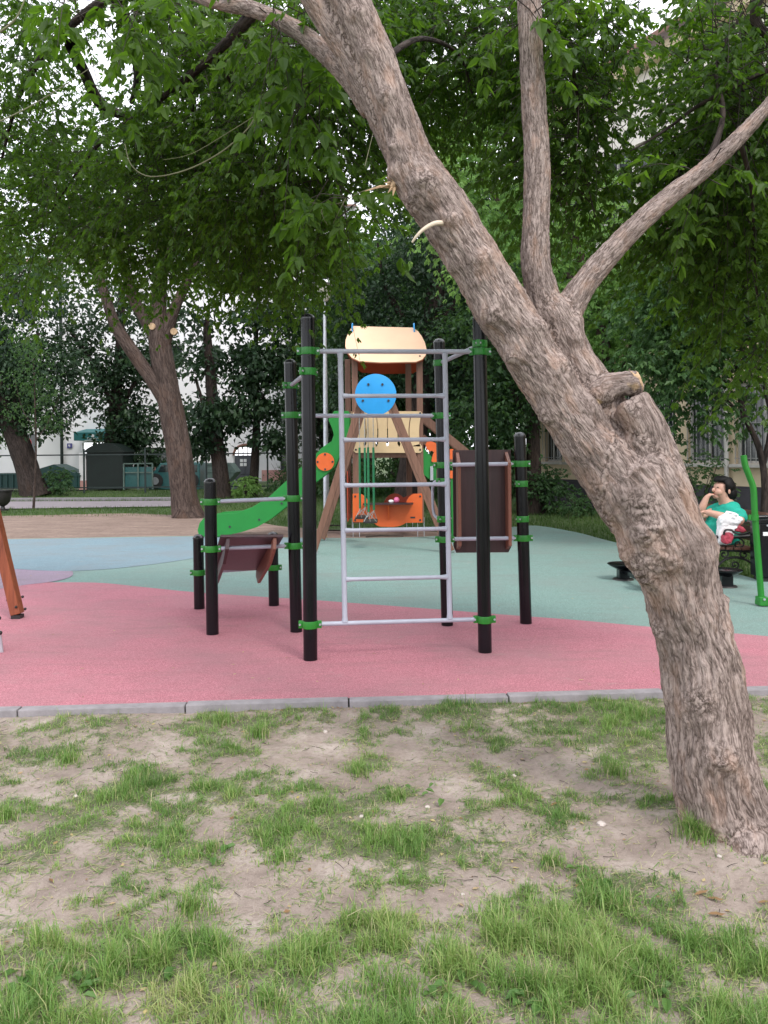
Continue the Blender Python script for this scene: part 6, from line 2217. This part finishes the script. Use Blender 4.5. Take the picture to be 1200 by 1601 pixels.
me_ = MB().tube([(md_.x, Ysl - .028, md_.z), (md_.x, Ysl - .002, md_.z)], R_, 32).build('round_plate', 'orange', PT, smooth=True); me_.parent = slide
for k in range(4):
    a_ = math.pi / 2 * k
    o = MB().tube([(md_.x + math.cos(a_) * R_ * .82, Ysl - .042, md_.z + math.sin(a_) * R_ * .82), (md_.x + math.cos(a_) * R_ * .82, Ysl - .026, md_.z + math.sin(a_) * R_ * .82)], .02, 8).build('bolt', 'bolt', PT); o.parent = slide
for x, y in ((359, 823.5), (405, 812.5), (440, 787)):
    q_ = S_(x, y)
    o = MB().tube([(q_.x, Ysl - .014, q_.z), (q_.x, Ysl + .002, q_.z)], .022, 8).build('bolt', 'bolt', PT); o.parent = slide
# ramp and steps on the right side
Yq = Y0 + .25
Q = lambda x, y: px(x, y, Yq)
for (x0_, y0_, x1_, y1_) in ((659, 651, 762, 735), (659, 684, 735, 748)):
    for yo in (0, .8):
        MB().bar(Q(x0_, y0_) + Vector((0, yo, 0)), Q(x1_, y1_) + Vector((0, yo, 0)), .15 if yo == 0 else .1, .05).build('handrail', 'wood', PT, bev=.005)
for k in range(6):
    q_ = Q(668 + k * 15, 718 + k * 19)
    MB().box((q_.x, Yq + .42, q_.z), (.22, .74, .035)).build('step', 'wood', PT)
for yo in (0.02, .86):
    MB().bar(Q(655, 712) + Vector((0, yo, 0)), Q(768, 842) + Vector((0, yo, 0)), .14, .04).build('stringer', 'wood', PT)
gpn = [(660.5, 699), (668, 707), (675, 715), (682, 722), (682, 750), (673, 751), (666, 745), (661, 741)]
Yg = Y0 - .03
o1 = MB().prism([px(x, y, Yg) for x, y in gpn], (0, .022, 0)).build('ramp_panel', 'green_pl', PT)
m_ = MB()
oc = [(665, 695), (667, 691), (673, 690), (680, 692), (684, 697), (684, 722), (679, 724.5), (674, 721), (676, 712), (678, 707), (675, 704.5), (671, 706), (667, 702)]
m_.prism([px(x, y, Yg - .04) for x, y in oc], (0, .02, 0))
m_.build('ramp_ornament', 'orange', PT)
MB().prism([px(x, y, Yg - .05) for x, y in ((672.5, 729), (677, 729), (677, 751), (672.5, 751))], (0, .04, 0)).build('ramp_bracket', 'steel', PT)
# green arch ladder with orange hand plates, seen between rear post and board
Ya = Y0 - .4
m_ = MB()
q0_, q1_ = px(706.5, 745, Ya), px(708, 848, Ya)
m_.tube([(q0_.x, Ya, q0_.z), (q1_.x, Ya, 0)], .032, 10)
m_.tube([(q0_.x + .9, Ya, q0_.z - .15), (q1_.x + .9, Ya, 0)], .032, 10)
for k in range(5):
    m_.tube([(q0_.x, Ya, .25 + .25 * k), (q0_.x + .9, Ya, .25 + .25 * k)], .02, 8)
m_.build('climbing_arch', 'green_pl', PT, smooth=True)
for ya_, yb_ in ((702, 718), (736, 748)):
    MB().prism([px(x, y, Ya - .05) for x, y in ((703, ya_), (708.5, ya_), (708.5, yb_), (703, yb_))], (0, .03, 0)).build('hand_plate', 'orange', PT)

# yellow toy by the swing
yb = gp(504.5, 843)
yt = MB().tube([(0, -.04, .045), (0, .06, .045)], [.05, .065], 14).build('toy_bucket', 'yellow', smooth=True)
yt.location = (yb.x, yb.y + .1, .004)
tag(yt, 'small yellow toy bucket lying on the ground left of the play tower', 'toy')
# sticks near the tower
for i, (x, y, ln, an) in enumerate(((520, 832, .9, .1), (601, 840.5, .7, .08), (523, 824, .7, 0))):
    g_ = gp(x, y)
    m_ = MB().tube([(-ln / 2, 0, .02), (-ln * .1, .02, .035), (ln / 2, 0, .02)], [.012, .016, .008], 6)
    o = m_.build('fallen_stick', 'twig', smooth=True)
    o.location = (g_.x, g_.y, 0)
    o.rotation_euler = (0, 0, an)
    tag(o, ['dark stick on the bare earth just left of the play tower', 'thick dark stick on the earth in front of the orange counter', 'dark stick farther back at the lamp post foot'][i], 'stick')

# ------------------------------------------------------------------ timber frame at the left edge
Yl = gy(27, 967)
foot = px(27, 966, Yl)
SL = thing('timber_frame', (foot.x, Yl, 0), 'orange stained timber leg of a swing frame at the left edge', 'swing frame')
up_ = px(-5, 830, Yl) - foot
a = Vector((foot.x, Yl, .045))
dirn = Vector((up_.x, 0, up_.z)).normalized()
b_ = a + dirn * 2.5
l1 = MB().bar(a, b_, .10, .10).build('leg', 'wood_l', SL, bev=.008)
l1['label'] = 'leg whose bolted foot stands on the pink rubber'
MB().box(a + Vector((-.0, 0, -.035)), (.09, .09, .06)).build('leg_foot', 'iron', SL)
c2 = Vector((b_.x + dirn.x * -1 * 0 - .03, Yl, b_.z))
other = Vector((b_.x - (a.x - b_.x) - .06, Yl, .045))
MB().bar(other, Vector((b_.x - .06, Yl, b_.z)), .10, .10).build('leg', 'wood_l', SL, bev=.008)
MB().bar((b_.x - .03, Yl + .1, b_.z - .02), (b_.x - .03, Yl - 2.0, b_.z - .02), .11, .14, (0, 0, 1)).build('beam', 'wood_l', SL, bev=.008)
for x, y, sx in ((35, 933, 1), (39, 952, 1), (11.5, 938, -1), (17, 957, -1)):
    q_ = px(x, y, Yl)
    MB().ball((q_.x, Yl, q_.z), .014, 10, 6).build('bolt_cap', 'iron', SL, smooth=True)
q_ = px(25, 949, Yl - .05)
MB().ball((q_.x, Yl - .055, q_.z), .014, 10, 6).build('bolt_cap', 'iron', SL, smooth=True)
# nearer metal foot peeking in at the left edge
Ym = gy(2, 1021)
fm_ = px(-4, 1021, Ym)
ML = thing('spring_foot', (fm_.x - .1, Ym, 0), 'pale metal bracket with dark bolt caps cut off by the left edge', 'bracket')
mt = MB()
mt.prism([px(-40, 990, Ym), px(0, 986, Ym), px(4.5, 1021, Ym), px(-44, 1022, Ym)], (0, .012, 0))
mt.build('metal_plate', 'steel', ML)
MB().bar(px(-20, 1000, Ym + .06), px(-60, 780, Ym + .06), .10, .10).build('leg', 'wood_l', ML, bev=.008)
for x, y in ((-1, 966), (1, 989)):
    q_ = px(x, y, Ym)
    MB().ball((q_.x, Ym - .01, q_.z), .017, 10, 6).build('bolt_cap', 'iron', ML, smooth=True)

# ------------------------------------------------------------------ stepping discs
def step_disc(cx, ybase, ydisc, label, arm=None):
    Yd = gy(cx, ybase)
    q_ = px(cx, ybase, Yd)
    t = thing('stepping_disc', (q_.x, Yd, 0), label, 'stepping disc', 'stepping discs by the leaning tree')
    z = .19
    MB().tube([(q_.x, Yd, z - .075), (q_.x, Yd, z - .012), (q_.x, Yd, z + .004), (q_.x, Yd, z + .010)], [.055, .175, .19, .178], 28).build('disc', 'black', t, smooth=True)
    MB().box((q_.x, Yd, .065), (.13, .13, .14)).build('post', 'black', t, bev=.01)
    MB().tube([(q_.x, Yd, 0), (q_.x, Yd, .014)], [.13, .12], 20).build('base', 'iron', t)
    if arm is not None:
        MB().bar((q_.x + .02, Yd, .10), arm, .06, .05, (0, 0, 1)).build('arm', 'black', t)
    return t


g2 = gp(1014, 925)
step_disc(974, 906, 884, 'black round stepping disc on a short post, just left of the leaning trunk', arm=Vector((g2.x, g2.y, .11)))
step_disc(1134, 917, 892, 'black round stepping disc on a short post, right of the leaning trunk below the bench')
step_disc(1020, 923, 905, 'black stepping disc almost hidden behind the leaning trunk')

# ------------------------------------------------------------------ bench
NB, FB = 10.0, 11.7
bn = thing('park_bench', (4.4, NB + .8, 0), 'park bench with brown slats and black cast iron scrolled ends', 'bench')


def flat(pts, th=.035, r_=.02):
    return pts


def scroll(cx, cz, r0, turns, a0, sgn=1, n=26):
    out = []
    for k in range(n):
        u_ = k / (n - 1)
        a_ = a0 + sgn * turns * 2 * math.pi * u_
        rr_ = r0 * (1 - .82 * u_)
        out.append((cx + rr_ * math.cos(a_), cz + rr_ * math.sin(a_)))
    return out


BZ = .84
xf, xr = 4.10, 4.66
for Yd in (NB, FB):
    m_ = MB()
    def crv(p2, r_=.018): m_.tube(smooth_line([(x, Yd, z * BZ) for x, z in p2], 4), r_, 7)
    crv([(xf - .03, .40), (xf + .2, .385), (xr, .37), (xr + .07, .55), (xr + .14, .84)], .022)          # seat and back rail
    crv([(xf, .38), (xf + .05, .26), (xf + .02, .12), (xf - .06, .02)], .024)
    crv([(xr, .37), (xr - .02, .24), (xr + .05, .12), (xr + .14, .01)], .024)
    crv([(xf + .05, .13), (xf + .16, .24), (xf + .30, .27), (xr - .12, .22), (xr + .02, .12)], .016)
    crv([(xf - .02, .40), (xf - .03, .52), (xf + .06, .58), (xf + .25, .57), (xr + .03, .60), (xr + .09, .64)], .022)   # arm rest
    for args in ((xf + .15, .32, .07, 1.3, 2.6, -1), (xr - .16, .31, .07, 1.3, .5, 1), (xf + .12, .48, .075, 1.3, 1.5, 1), (xf + .33, .47, .08, 1.3, 1.5, -1), (xr - .03, .48, .06, 1.2, 1.5, 1), (xf + .28, .16, .06, 1.2, -1.5, 1)):
        m_.tube([(x, Yd, z * BZ) for x, z in scroll(*args)], .011, 5)
    for sx in (xf - .06, xr + .14):
        m_.box((sx, Yd, .012), (.09, .06, .03))
    m_.build('end_frame', 'iron', bn, smooth=True)
for k in range(6):
    x = xf + .0 + k * .098
    MB().box((x, (NB + FB) / 2, .422 * BZ - .004 * k), (.082, FB - NB + .12, .032)).build('seat_slat', 'slat', bn, bev=.005)
for k in range(4):
    z = .45 + k * .098
    x = xr + .035 + (z - .38) * .24
    R = Matrix.Rotation(.24, 3, 'Y')
    MB().box((x - .02, (NB + FB) / 2, z), (.03, FB - NB + .12, .082), R).build('back_slat', 'slat', bn, bev=.005)

# ------------------------------------------------------------------ litter bin at the right edge
Yb = gy(1197, 907)
q_ = px(1199, 907, Yb)
lb = thing('litter_bin', (q_.x, Yb, 0), 'black square litter bin with small white label behind the green pole', 'bin')
zt = px(1190, 816, Yb).z
MB().box((q_.x, Yb, zt / 2 + .02), (.28, .28, zt - .06)).build('body', 'black', lb, bev=.012)
MB().prism([(q_.x - .17, Yb - .16, zt - .01), (q_.x + .17, Yb - .16, zt - .01), (q_.x + .15, Yb - .16, zt + .045), (q_.x - .15, Yb - .16, zt + .045)], (0, .32, 0)).build('rim', 'black', lb, bev=.008)
MB().box((q_.x - .08, Yb - .143, zt - .13), (.065, .006, .045)).build('label', 'white_p', lb)
MB().tube([(q_.x - .06, Yb - .15, zt - .03), (q_.x - .06, Yb - .135, zt - .03)], .012, 8).build('lock', 'steel', lb)
MB().box((q_.x, Yb, .02), (.22, .22, .04)).build('foot', 'iron', lb)

# ------------------------------------------------------------------ green exercise machine at the right edge
Yg = gy(1190, 947)
gm = thing('exercise_machine', (px(1215, 947, Yg).x, Yg, 0), 'bright green bent tube lever of an outdoor exercise machine at the right edge', 'exercise machine')
pp_ = smooth_line([px(1162, 712, Yg), px(1164.5, 727, Yg), px(1171, 745, Yg), px(1177.5, 764, Yg), px(1179.5, 800, Yg), px(1184, 862, Yg), px(1190, 936, Yg)], 5)
MB().tube(pp_, .031, 14).build('lever', 'green', gm, smooth=True)
a = px(1190, 940, Yg)
MB().box((a.x + .14, Yg, a.z - .015), (.36, .12, .045)).build('foot_plate', 'green', gm, bev=.006)
MB().box((a.x, Yg - .01, a.z + .025), (.09, .10, .05)).build('bracket', 'green', gm, bev=.006)
MB().tube([(a.x - .0, Yg - .07, a.z + .03), (a.x, Yg + .06, a.z + .03)], .012, 10).build('bolt', 'steel', gm)
c_ = px(1179, 809, Yg)
MB().tube([c_ - Vector((0, 0, .03)), c_ + Vector((0, 0, .03))], .042, 16).box(c_ + Vector((-.045, 0, 0)), (.03, .03, .05)).build('collar', 'green', gm, smooth=True)
e_ = px(1262, 806, Yg)
MB().tube([c_, e_], .022, 10).build('link_bar', 'black', gm, smooth=True)
MB().tube([(e_.x, Yg, 0), (e_.x, Yg, 1.5)], .06, 18).build('post', 'green', gm, smooth=True)

# ------------------------------------------------------------------ seated person
PYD = 10.38
W = lambda x, y, o=0.0: px(x, y, PYD) + Vector((0, o, 0))


def skin_mesh(name, nodes, edges, radii, mat, parent, root=0, sub=2):
    me = bpy.data.meshes.new(name)
    o0 = origin(parent)
    me.from_pydata([tuple(q - o0) for q in nodes], edges, [])
    o = bpy.data.objects.new(name + '_tmp', me)
    C.objects.link(o)
    sm = o.modifiers.new('skin', 'SKIN')
    sm.use_smooth_shade = True
    lay = me.skin_vertices[0].data if me.skin_vertices else None
    if lay is None:
        bm = bmesh.new(); bm.from_mesh(me); bm.verts.layers.skin.verify(); bm.to_mesh(me); bm.free()
        lay = me.skin_vertices[0].data
    for i, r_ in enumerate(radii):
        lay[i].radius = (r_, r_) if not isinstance(r_, tuple) else r_
        lay[i].use_root = (i == root)
    ss = o.modifiers.new('sub', 'SUBSURF')
    ss.levels = ss.render_levels = sub
    dg = bpy.context.evaluated_depsgraph_get()
    m2 = bpy.data.meshes.new_from_object(o.evaluated_get(dg))
    bpy.data.objects.remove(o)
    m2.materials.clear()
    for p in m2.polygons: p.use_smooth = True
    return link_mesh(name, m2, mat, parent)


hip = W(1133, 847)
PS = thing('person', (hip.x, PYD, .40), 'black-haired person in turquoise short-sleeved dress sitting on the bench, hand at the mouth', 'person')
nd = dict(hip=(hip, .13), belly=(W(1129, 828), .135), chest=(W(1132, 808), .125), up=(W(1137, 797), .09), neck=(W(1136, 785), .082), jaw=(W(1128, 775), .088), head=(W(1127, 763), .118), crown=(W(1130, 753), .085),
          sl=(W(1146, 801, -.15), .07), el=(W(1141, 813, -.29), .072), fl=(W(1120, 807, -.31), .066), wl=(W(1103, 801, -.25), .046), hl=(W(1096, 799, -.2), .042),
          sr=(W(1126, 798, .10), .055), er=(W(1092, 808, .0), .058), fr=(W(1096, 791, -.05), .052), wr=(W(1102, 776, -.06), .036), hr=(W(1103, 774, -.05), .042),
          tl=(W(1118, 838, -.10), .10), kl=(W(1072, 838, -.10), .07), cl=(W(1072, 868, -.10), .055), al=(W(1074, 893, -.10), .036), pl=(W(1062, 900, -.10), .034),
          tr=(W(1118, 838, .10), .10), kr=(W(1076, 838, .12), .07), cr=(W(1078, 868, .12), .055), ar=(W(1080, 893, .12), .036), prr=(W(1068, 900, .12), .034))
names = list(nd)
E_ = [('hip', 'belly'), ('belly', 'chest'), ('chest', 'up'), ('up', 'neck'), ('neck', 'jaw'), ('jaw', 'head'), ('head', 'crown'), ('up', 'sl'), ('sl', 'el'), ('el', 'fl'), ('fl', 'wl'), ('wl', 'hl'),
      ('up', 'sr'), ('sr', 'er'), ('er', 'fr'), ('fr', 'wr'), ('wr', 'hr'), ('hip', 'tl'), ('tl', 'kl'), ('kl', 'cl'), ('cl', 'al'), ('al', 'pl'), ('hip', 'tr'), ('tr', 'kr'), ('kr', 'cr'), ('cr', 'ar'), ('ar', 'prr')]
# fingers
for hk, base, dr_ in (('hr', W(1103, 774, -.05), Vector((.75, .1, .15))), ('hl', W(1096, 799, -.2), Vector((-.9, .2, .1)))):
    dr_ = dr_.normalized()
    sd = dr_.cross(Vector((0, 0, 1))).normalized()
    for k in range(4):
        o_ = sd * ((k - 1.5) * .019)
        p1 = base + o_ + dr_ * .055
        p2 = p1 + (dr_ + Vector((.5 if hk == 'hr' else 0, 0, -.5))).normalized() * (.032, .036, .034, .026)[k]
        nd[f'{hk}a{k}'] = (p1, .0105); nd[f'{hk}b{k}'] = (p2, .0085)
        E_ += [(hk, f'{hk}a{k}'), (f'{hk}a{k}', f'{hk}b{k}')]
    p1 = base + sd * .045 + dr_ * .02
    nd[f'{hk}t'] = (p1, .011); nd[f'{hk}u'] = (p1 + (dr_ + sd * .4).normalized() * .035, .009)
    E_ += [(hk, f'{hk}t'), (f'{hk}t', f'{hk}u')]
names = list(nd)
body = skin_mesh('body', [nd[k][0] for k in names], [(names.index(a), names.index(b_)) for a, b_ in E_], [nd[k][1] for k in names], 'skin', PS)
dm = MB()
dm.ball(W(1130, 839), .20, 16, 12, (1.05, 1.1, .7)).ball(W(1126, 829), .235, 16, 12, (1, 1.0, .75)).ball(W(1130, 814), .20, 16, 12, (1, 1.1, 1)).ball(W(1137, 798), .14, 16, 12, (1.0, 1.75, .85)).ball(W(1142, 794, -.09), .09, 14, 10).tube([W(1136, 803), W(1136, 786)], [.13, .085], 14)
dm.tube([W(1141, 798, -.14), W(1144, 803, -.20), W(1143, 812, -.25)], [.085, .10, .092], 14).tube([W(1130, 798, .12), W(1122, 800, .14), W(1113, 805, .10)], [.09, .085, .075], 14)
for oy in (-.11, .11):
    dm.tube([W(1124, 838, oy), W(1100, 838, oy), W(1080, 838, oy)], [.125, .12, .105], 14)
dt = dm.build('dress_tmp', 'dress', PS)
mo = dt.modifiers.new('r', 'REMESH'); mo.mode = 'VOXEL'; mo.voxel_size = .022
ms_ = dt.modifiers.new('s', 'SMOOTH'); ms_.factor = .6; ms_.iterations = 7
dg = bpy.context.evaluated_depsgraph_get()
m2 = bpy.data.meshes.new_from_object(dt.evaluated_get(dg))
bpy.data.objects.remove(dt)
m2.materials.clear()
for p in m2.polygons: p.use_smooth = True
dress = link_mesh('dress', m2, 'dress', PS)
me = dress.data
cv_ = np.empty(len(me.vertices) * 3); me.vertices.foreach_get('co', cv_); cv_ = cv_.reshape(-1, 3)
nv_ = np.empty(len(me.vertices) * 3); me.vertices.foreach_get('normal', nv_); nv_ = nv_.reshape(-1, 3)
cv_ += nv_ * ((1 - np.abs(2 * fbm(cv_ * np.array([[6, 6, 13]]) + 4, 3) - 1) - .7) * .035)[:, None]
me.vertices.foreach_set('co', cv_.astype(np.float32).ravel()); me.update()
# hair: a full bob, swept off the face
h_ = MB()
hc = W(1133, 760)
h_.ball(hc, .128, 26, 18, (1.0, 1.0, 1.0)).ball(W(1140, 771, 0), .10, 22, 14, (.9, 1.1, 1.0)).ball(W(1128, 751), .08, 22, 14, (1.3, 1.2, .8))
hair = h_.build('hair', 'hair', PS, smooth=True)
cv_ = np.array([tuple(v_.co) for v_ in hair.data.vertices])
wv = cv_ + np.array([tuple(origin(PS))])
cut = np.clip((W(1127, 760).x - wv[:, 0]) / .06, 0, 1) * (wv[:, 2] < W(1128, 754).z)
cv_[:, 0] += cut * .11
cv_ += unit(cv_ - np.array([tuple(hc - origin(PS))])) * ((fbm(cv_ * 26, 3) - .5) * .03)[:, None]
hair.data.vertices.foreach_set('co', cv_.astype(np.float32).ravel()); hair.data.update()
f_ = MB()
f_.ball(W(1114.5, 766, -.02), .024, 10, 8, (1.0, .7, 1.25)).ball(W(1118, 776, -.02), .04, 12, 8, (1, 1.1, .8)).ball(W(1121, 769, -.05), .05, 12, 8)
f_.ball(W(1134, 768, -.115), .024, 10, 8, (.7, .4, 1.3))
f_.build('face', 'skin', PS, smooth=True)
m_ = MB()
m_.ball(W(1117.5, 761.5, -.09), .012, 8, 6, (1.2, .6, .5)).ball(W(1115, 761.5, .02), .012, 8, 6, (1.2, .6, .5))
m_.build('eyes', 'hair', PS)
MB().ball(W(1115, 772, -.02), .016, 10, 6, (.6, 1.3, .4)).build('mouth', 'red_b', PS)
for oy in (-.10, .12):
    q_ = W(1064 if oy < 0 else 1070, 901, oy)
    MB().ball((q_.x, q_.y, .035), .1, 14, 8, (1.15, .42, .36)).build('shoe', 'shoe', PS, smooth=True)


# ------------------------------------------------------------------ bags on the bench
def crumple(name, mat, pts, Yd, depth, seed, label, cat, amp=.03):
    bm = bmesh.new()
    front = [bm.verts.new(px(x, y, Yd) + Vector((0, 0, 0))) for x, y in pts]
    f0 = bm.faces.new(front)
    r_ = bmesh.ops.extrude_face_region(bm, geom=[f0])
    bmesh.ops.translate(bm, verts=[v_ for v_ in r_['geom'] if isinstance(v_, bmesh.types.BMVert)], vec=(0, depth, 0))
    bmesh.ops.recalc_face_normals(bm, faces=bm.faces)
    bmesh.ops.triangulate(bm, faces=bm.faces)
    bmesh.ops.subdivide_edges(bm, edges=bm.edges, cuts=3, use_grid_fill=True)
    bmesh.ops.subdivide_edges(bm, edges=bm.edges, cuts=1, use_grid_fill=True)
    for _ in range(4): bmesh.ops.smooth_vert(bm, verts=bm.verts, factor=.5, use_axis_x=True, use_axis_y=True, use_axis_z=True)
    bm.normal_update()
    co_ = np.array([tuple(v_.co) for v_ in bm.verts])
    nz = 1 - np.abs(2 * fbm(co_ * 13 + seed, 3) - 1)
    for v_, n_ in zip(bm.verts, nz):
        v_.co += v_.normal * float((n_ - .75) * amp * 2)
    me = bpy.data.meshes.new(name)
    c_ = co_.mean(0)
    bmesh.ops.translate(bm, verts=bm.verts, vec=tuple(-c_))
    bm.to_mesh(me); bm.free()
    for p in me.polygons: p.use_smooth = True
    o = link_mesh(name, me, mat)
    o.location = tuple(c_)
    return tag(o, label, cat)


crumple('carrier_bag', 'bag_w', [(1122, 851), (1127, 822), (1127, 812), (1134, 805), (1140, 801), (1150, 803), (1158, 808), (1161, 813), (1155, 819), (1151, 828), (1148, 834), (1144, 850)], 9.95, .12, 3, 'crumpled white plastic carrier bag at the near end of the bench', 'bag')
crumple('cloth_bag', 'bag_r', [(1131, 848), (1131, 838), (1137, 833), (1146, 834), (1148, 842), (1143, 849), (1137, 851)], 9.84, .08, 5, 'small pink and red cloth bag hanging over the bench arm under the white bag', 'bag', .015)
crumple('red_scarf', 'bag_r', [(1149, 830), (1150, 824), (1157, 821), (1164, 825), (1168, 831), (1160, 833)], 9.96, .14, 6, 'red cloth lying on the bench arm right of the white bag', 'cloth', .012)
st = MB().tube(smooth_line([px(1131, 836, 9.85), px(1134, 829, 9.83), px(1143, 829, 9.83), px(1150, 834, 9.83), px(1163, 835, 9.84), px(1176, 830, 9.86)], 4), .013, 7).build('bag_strap', 'iron', smooth=True)
tag(st, 'black strap trailing from the red cloth bag along the bench arm', 'strap')
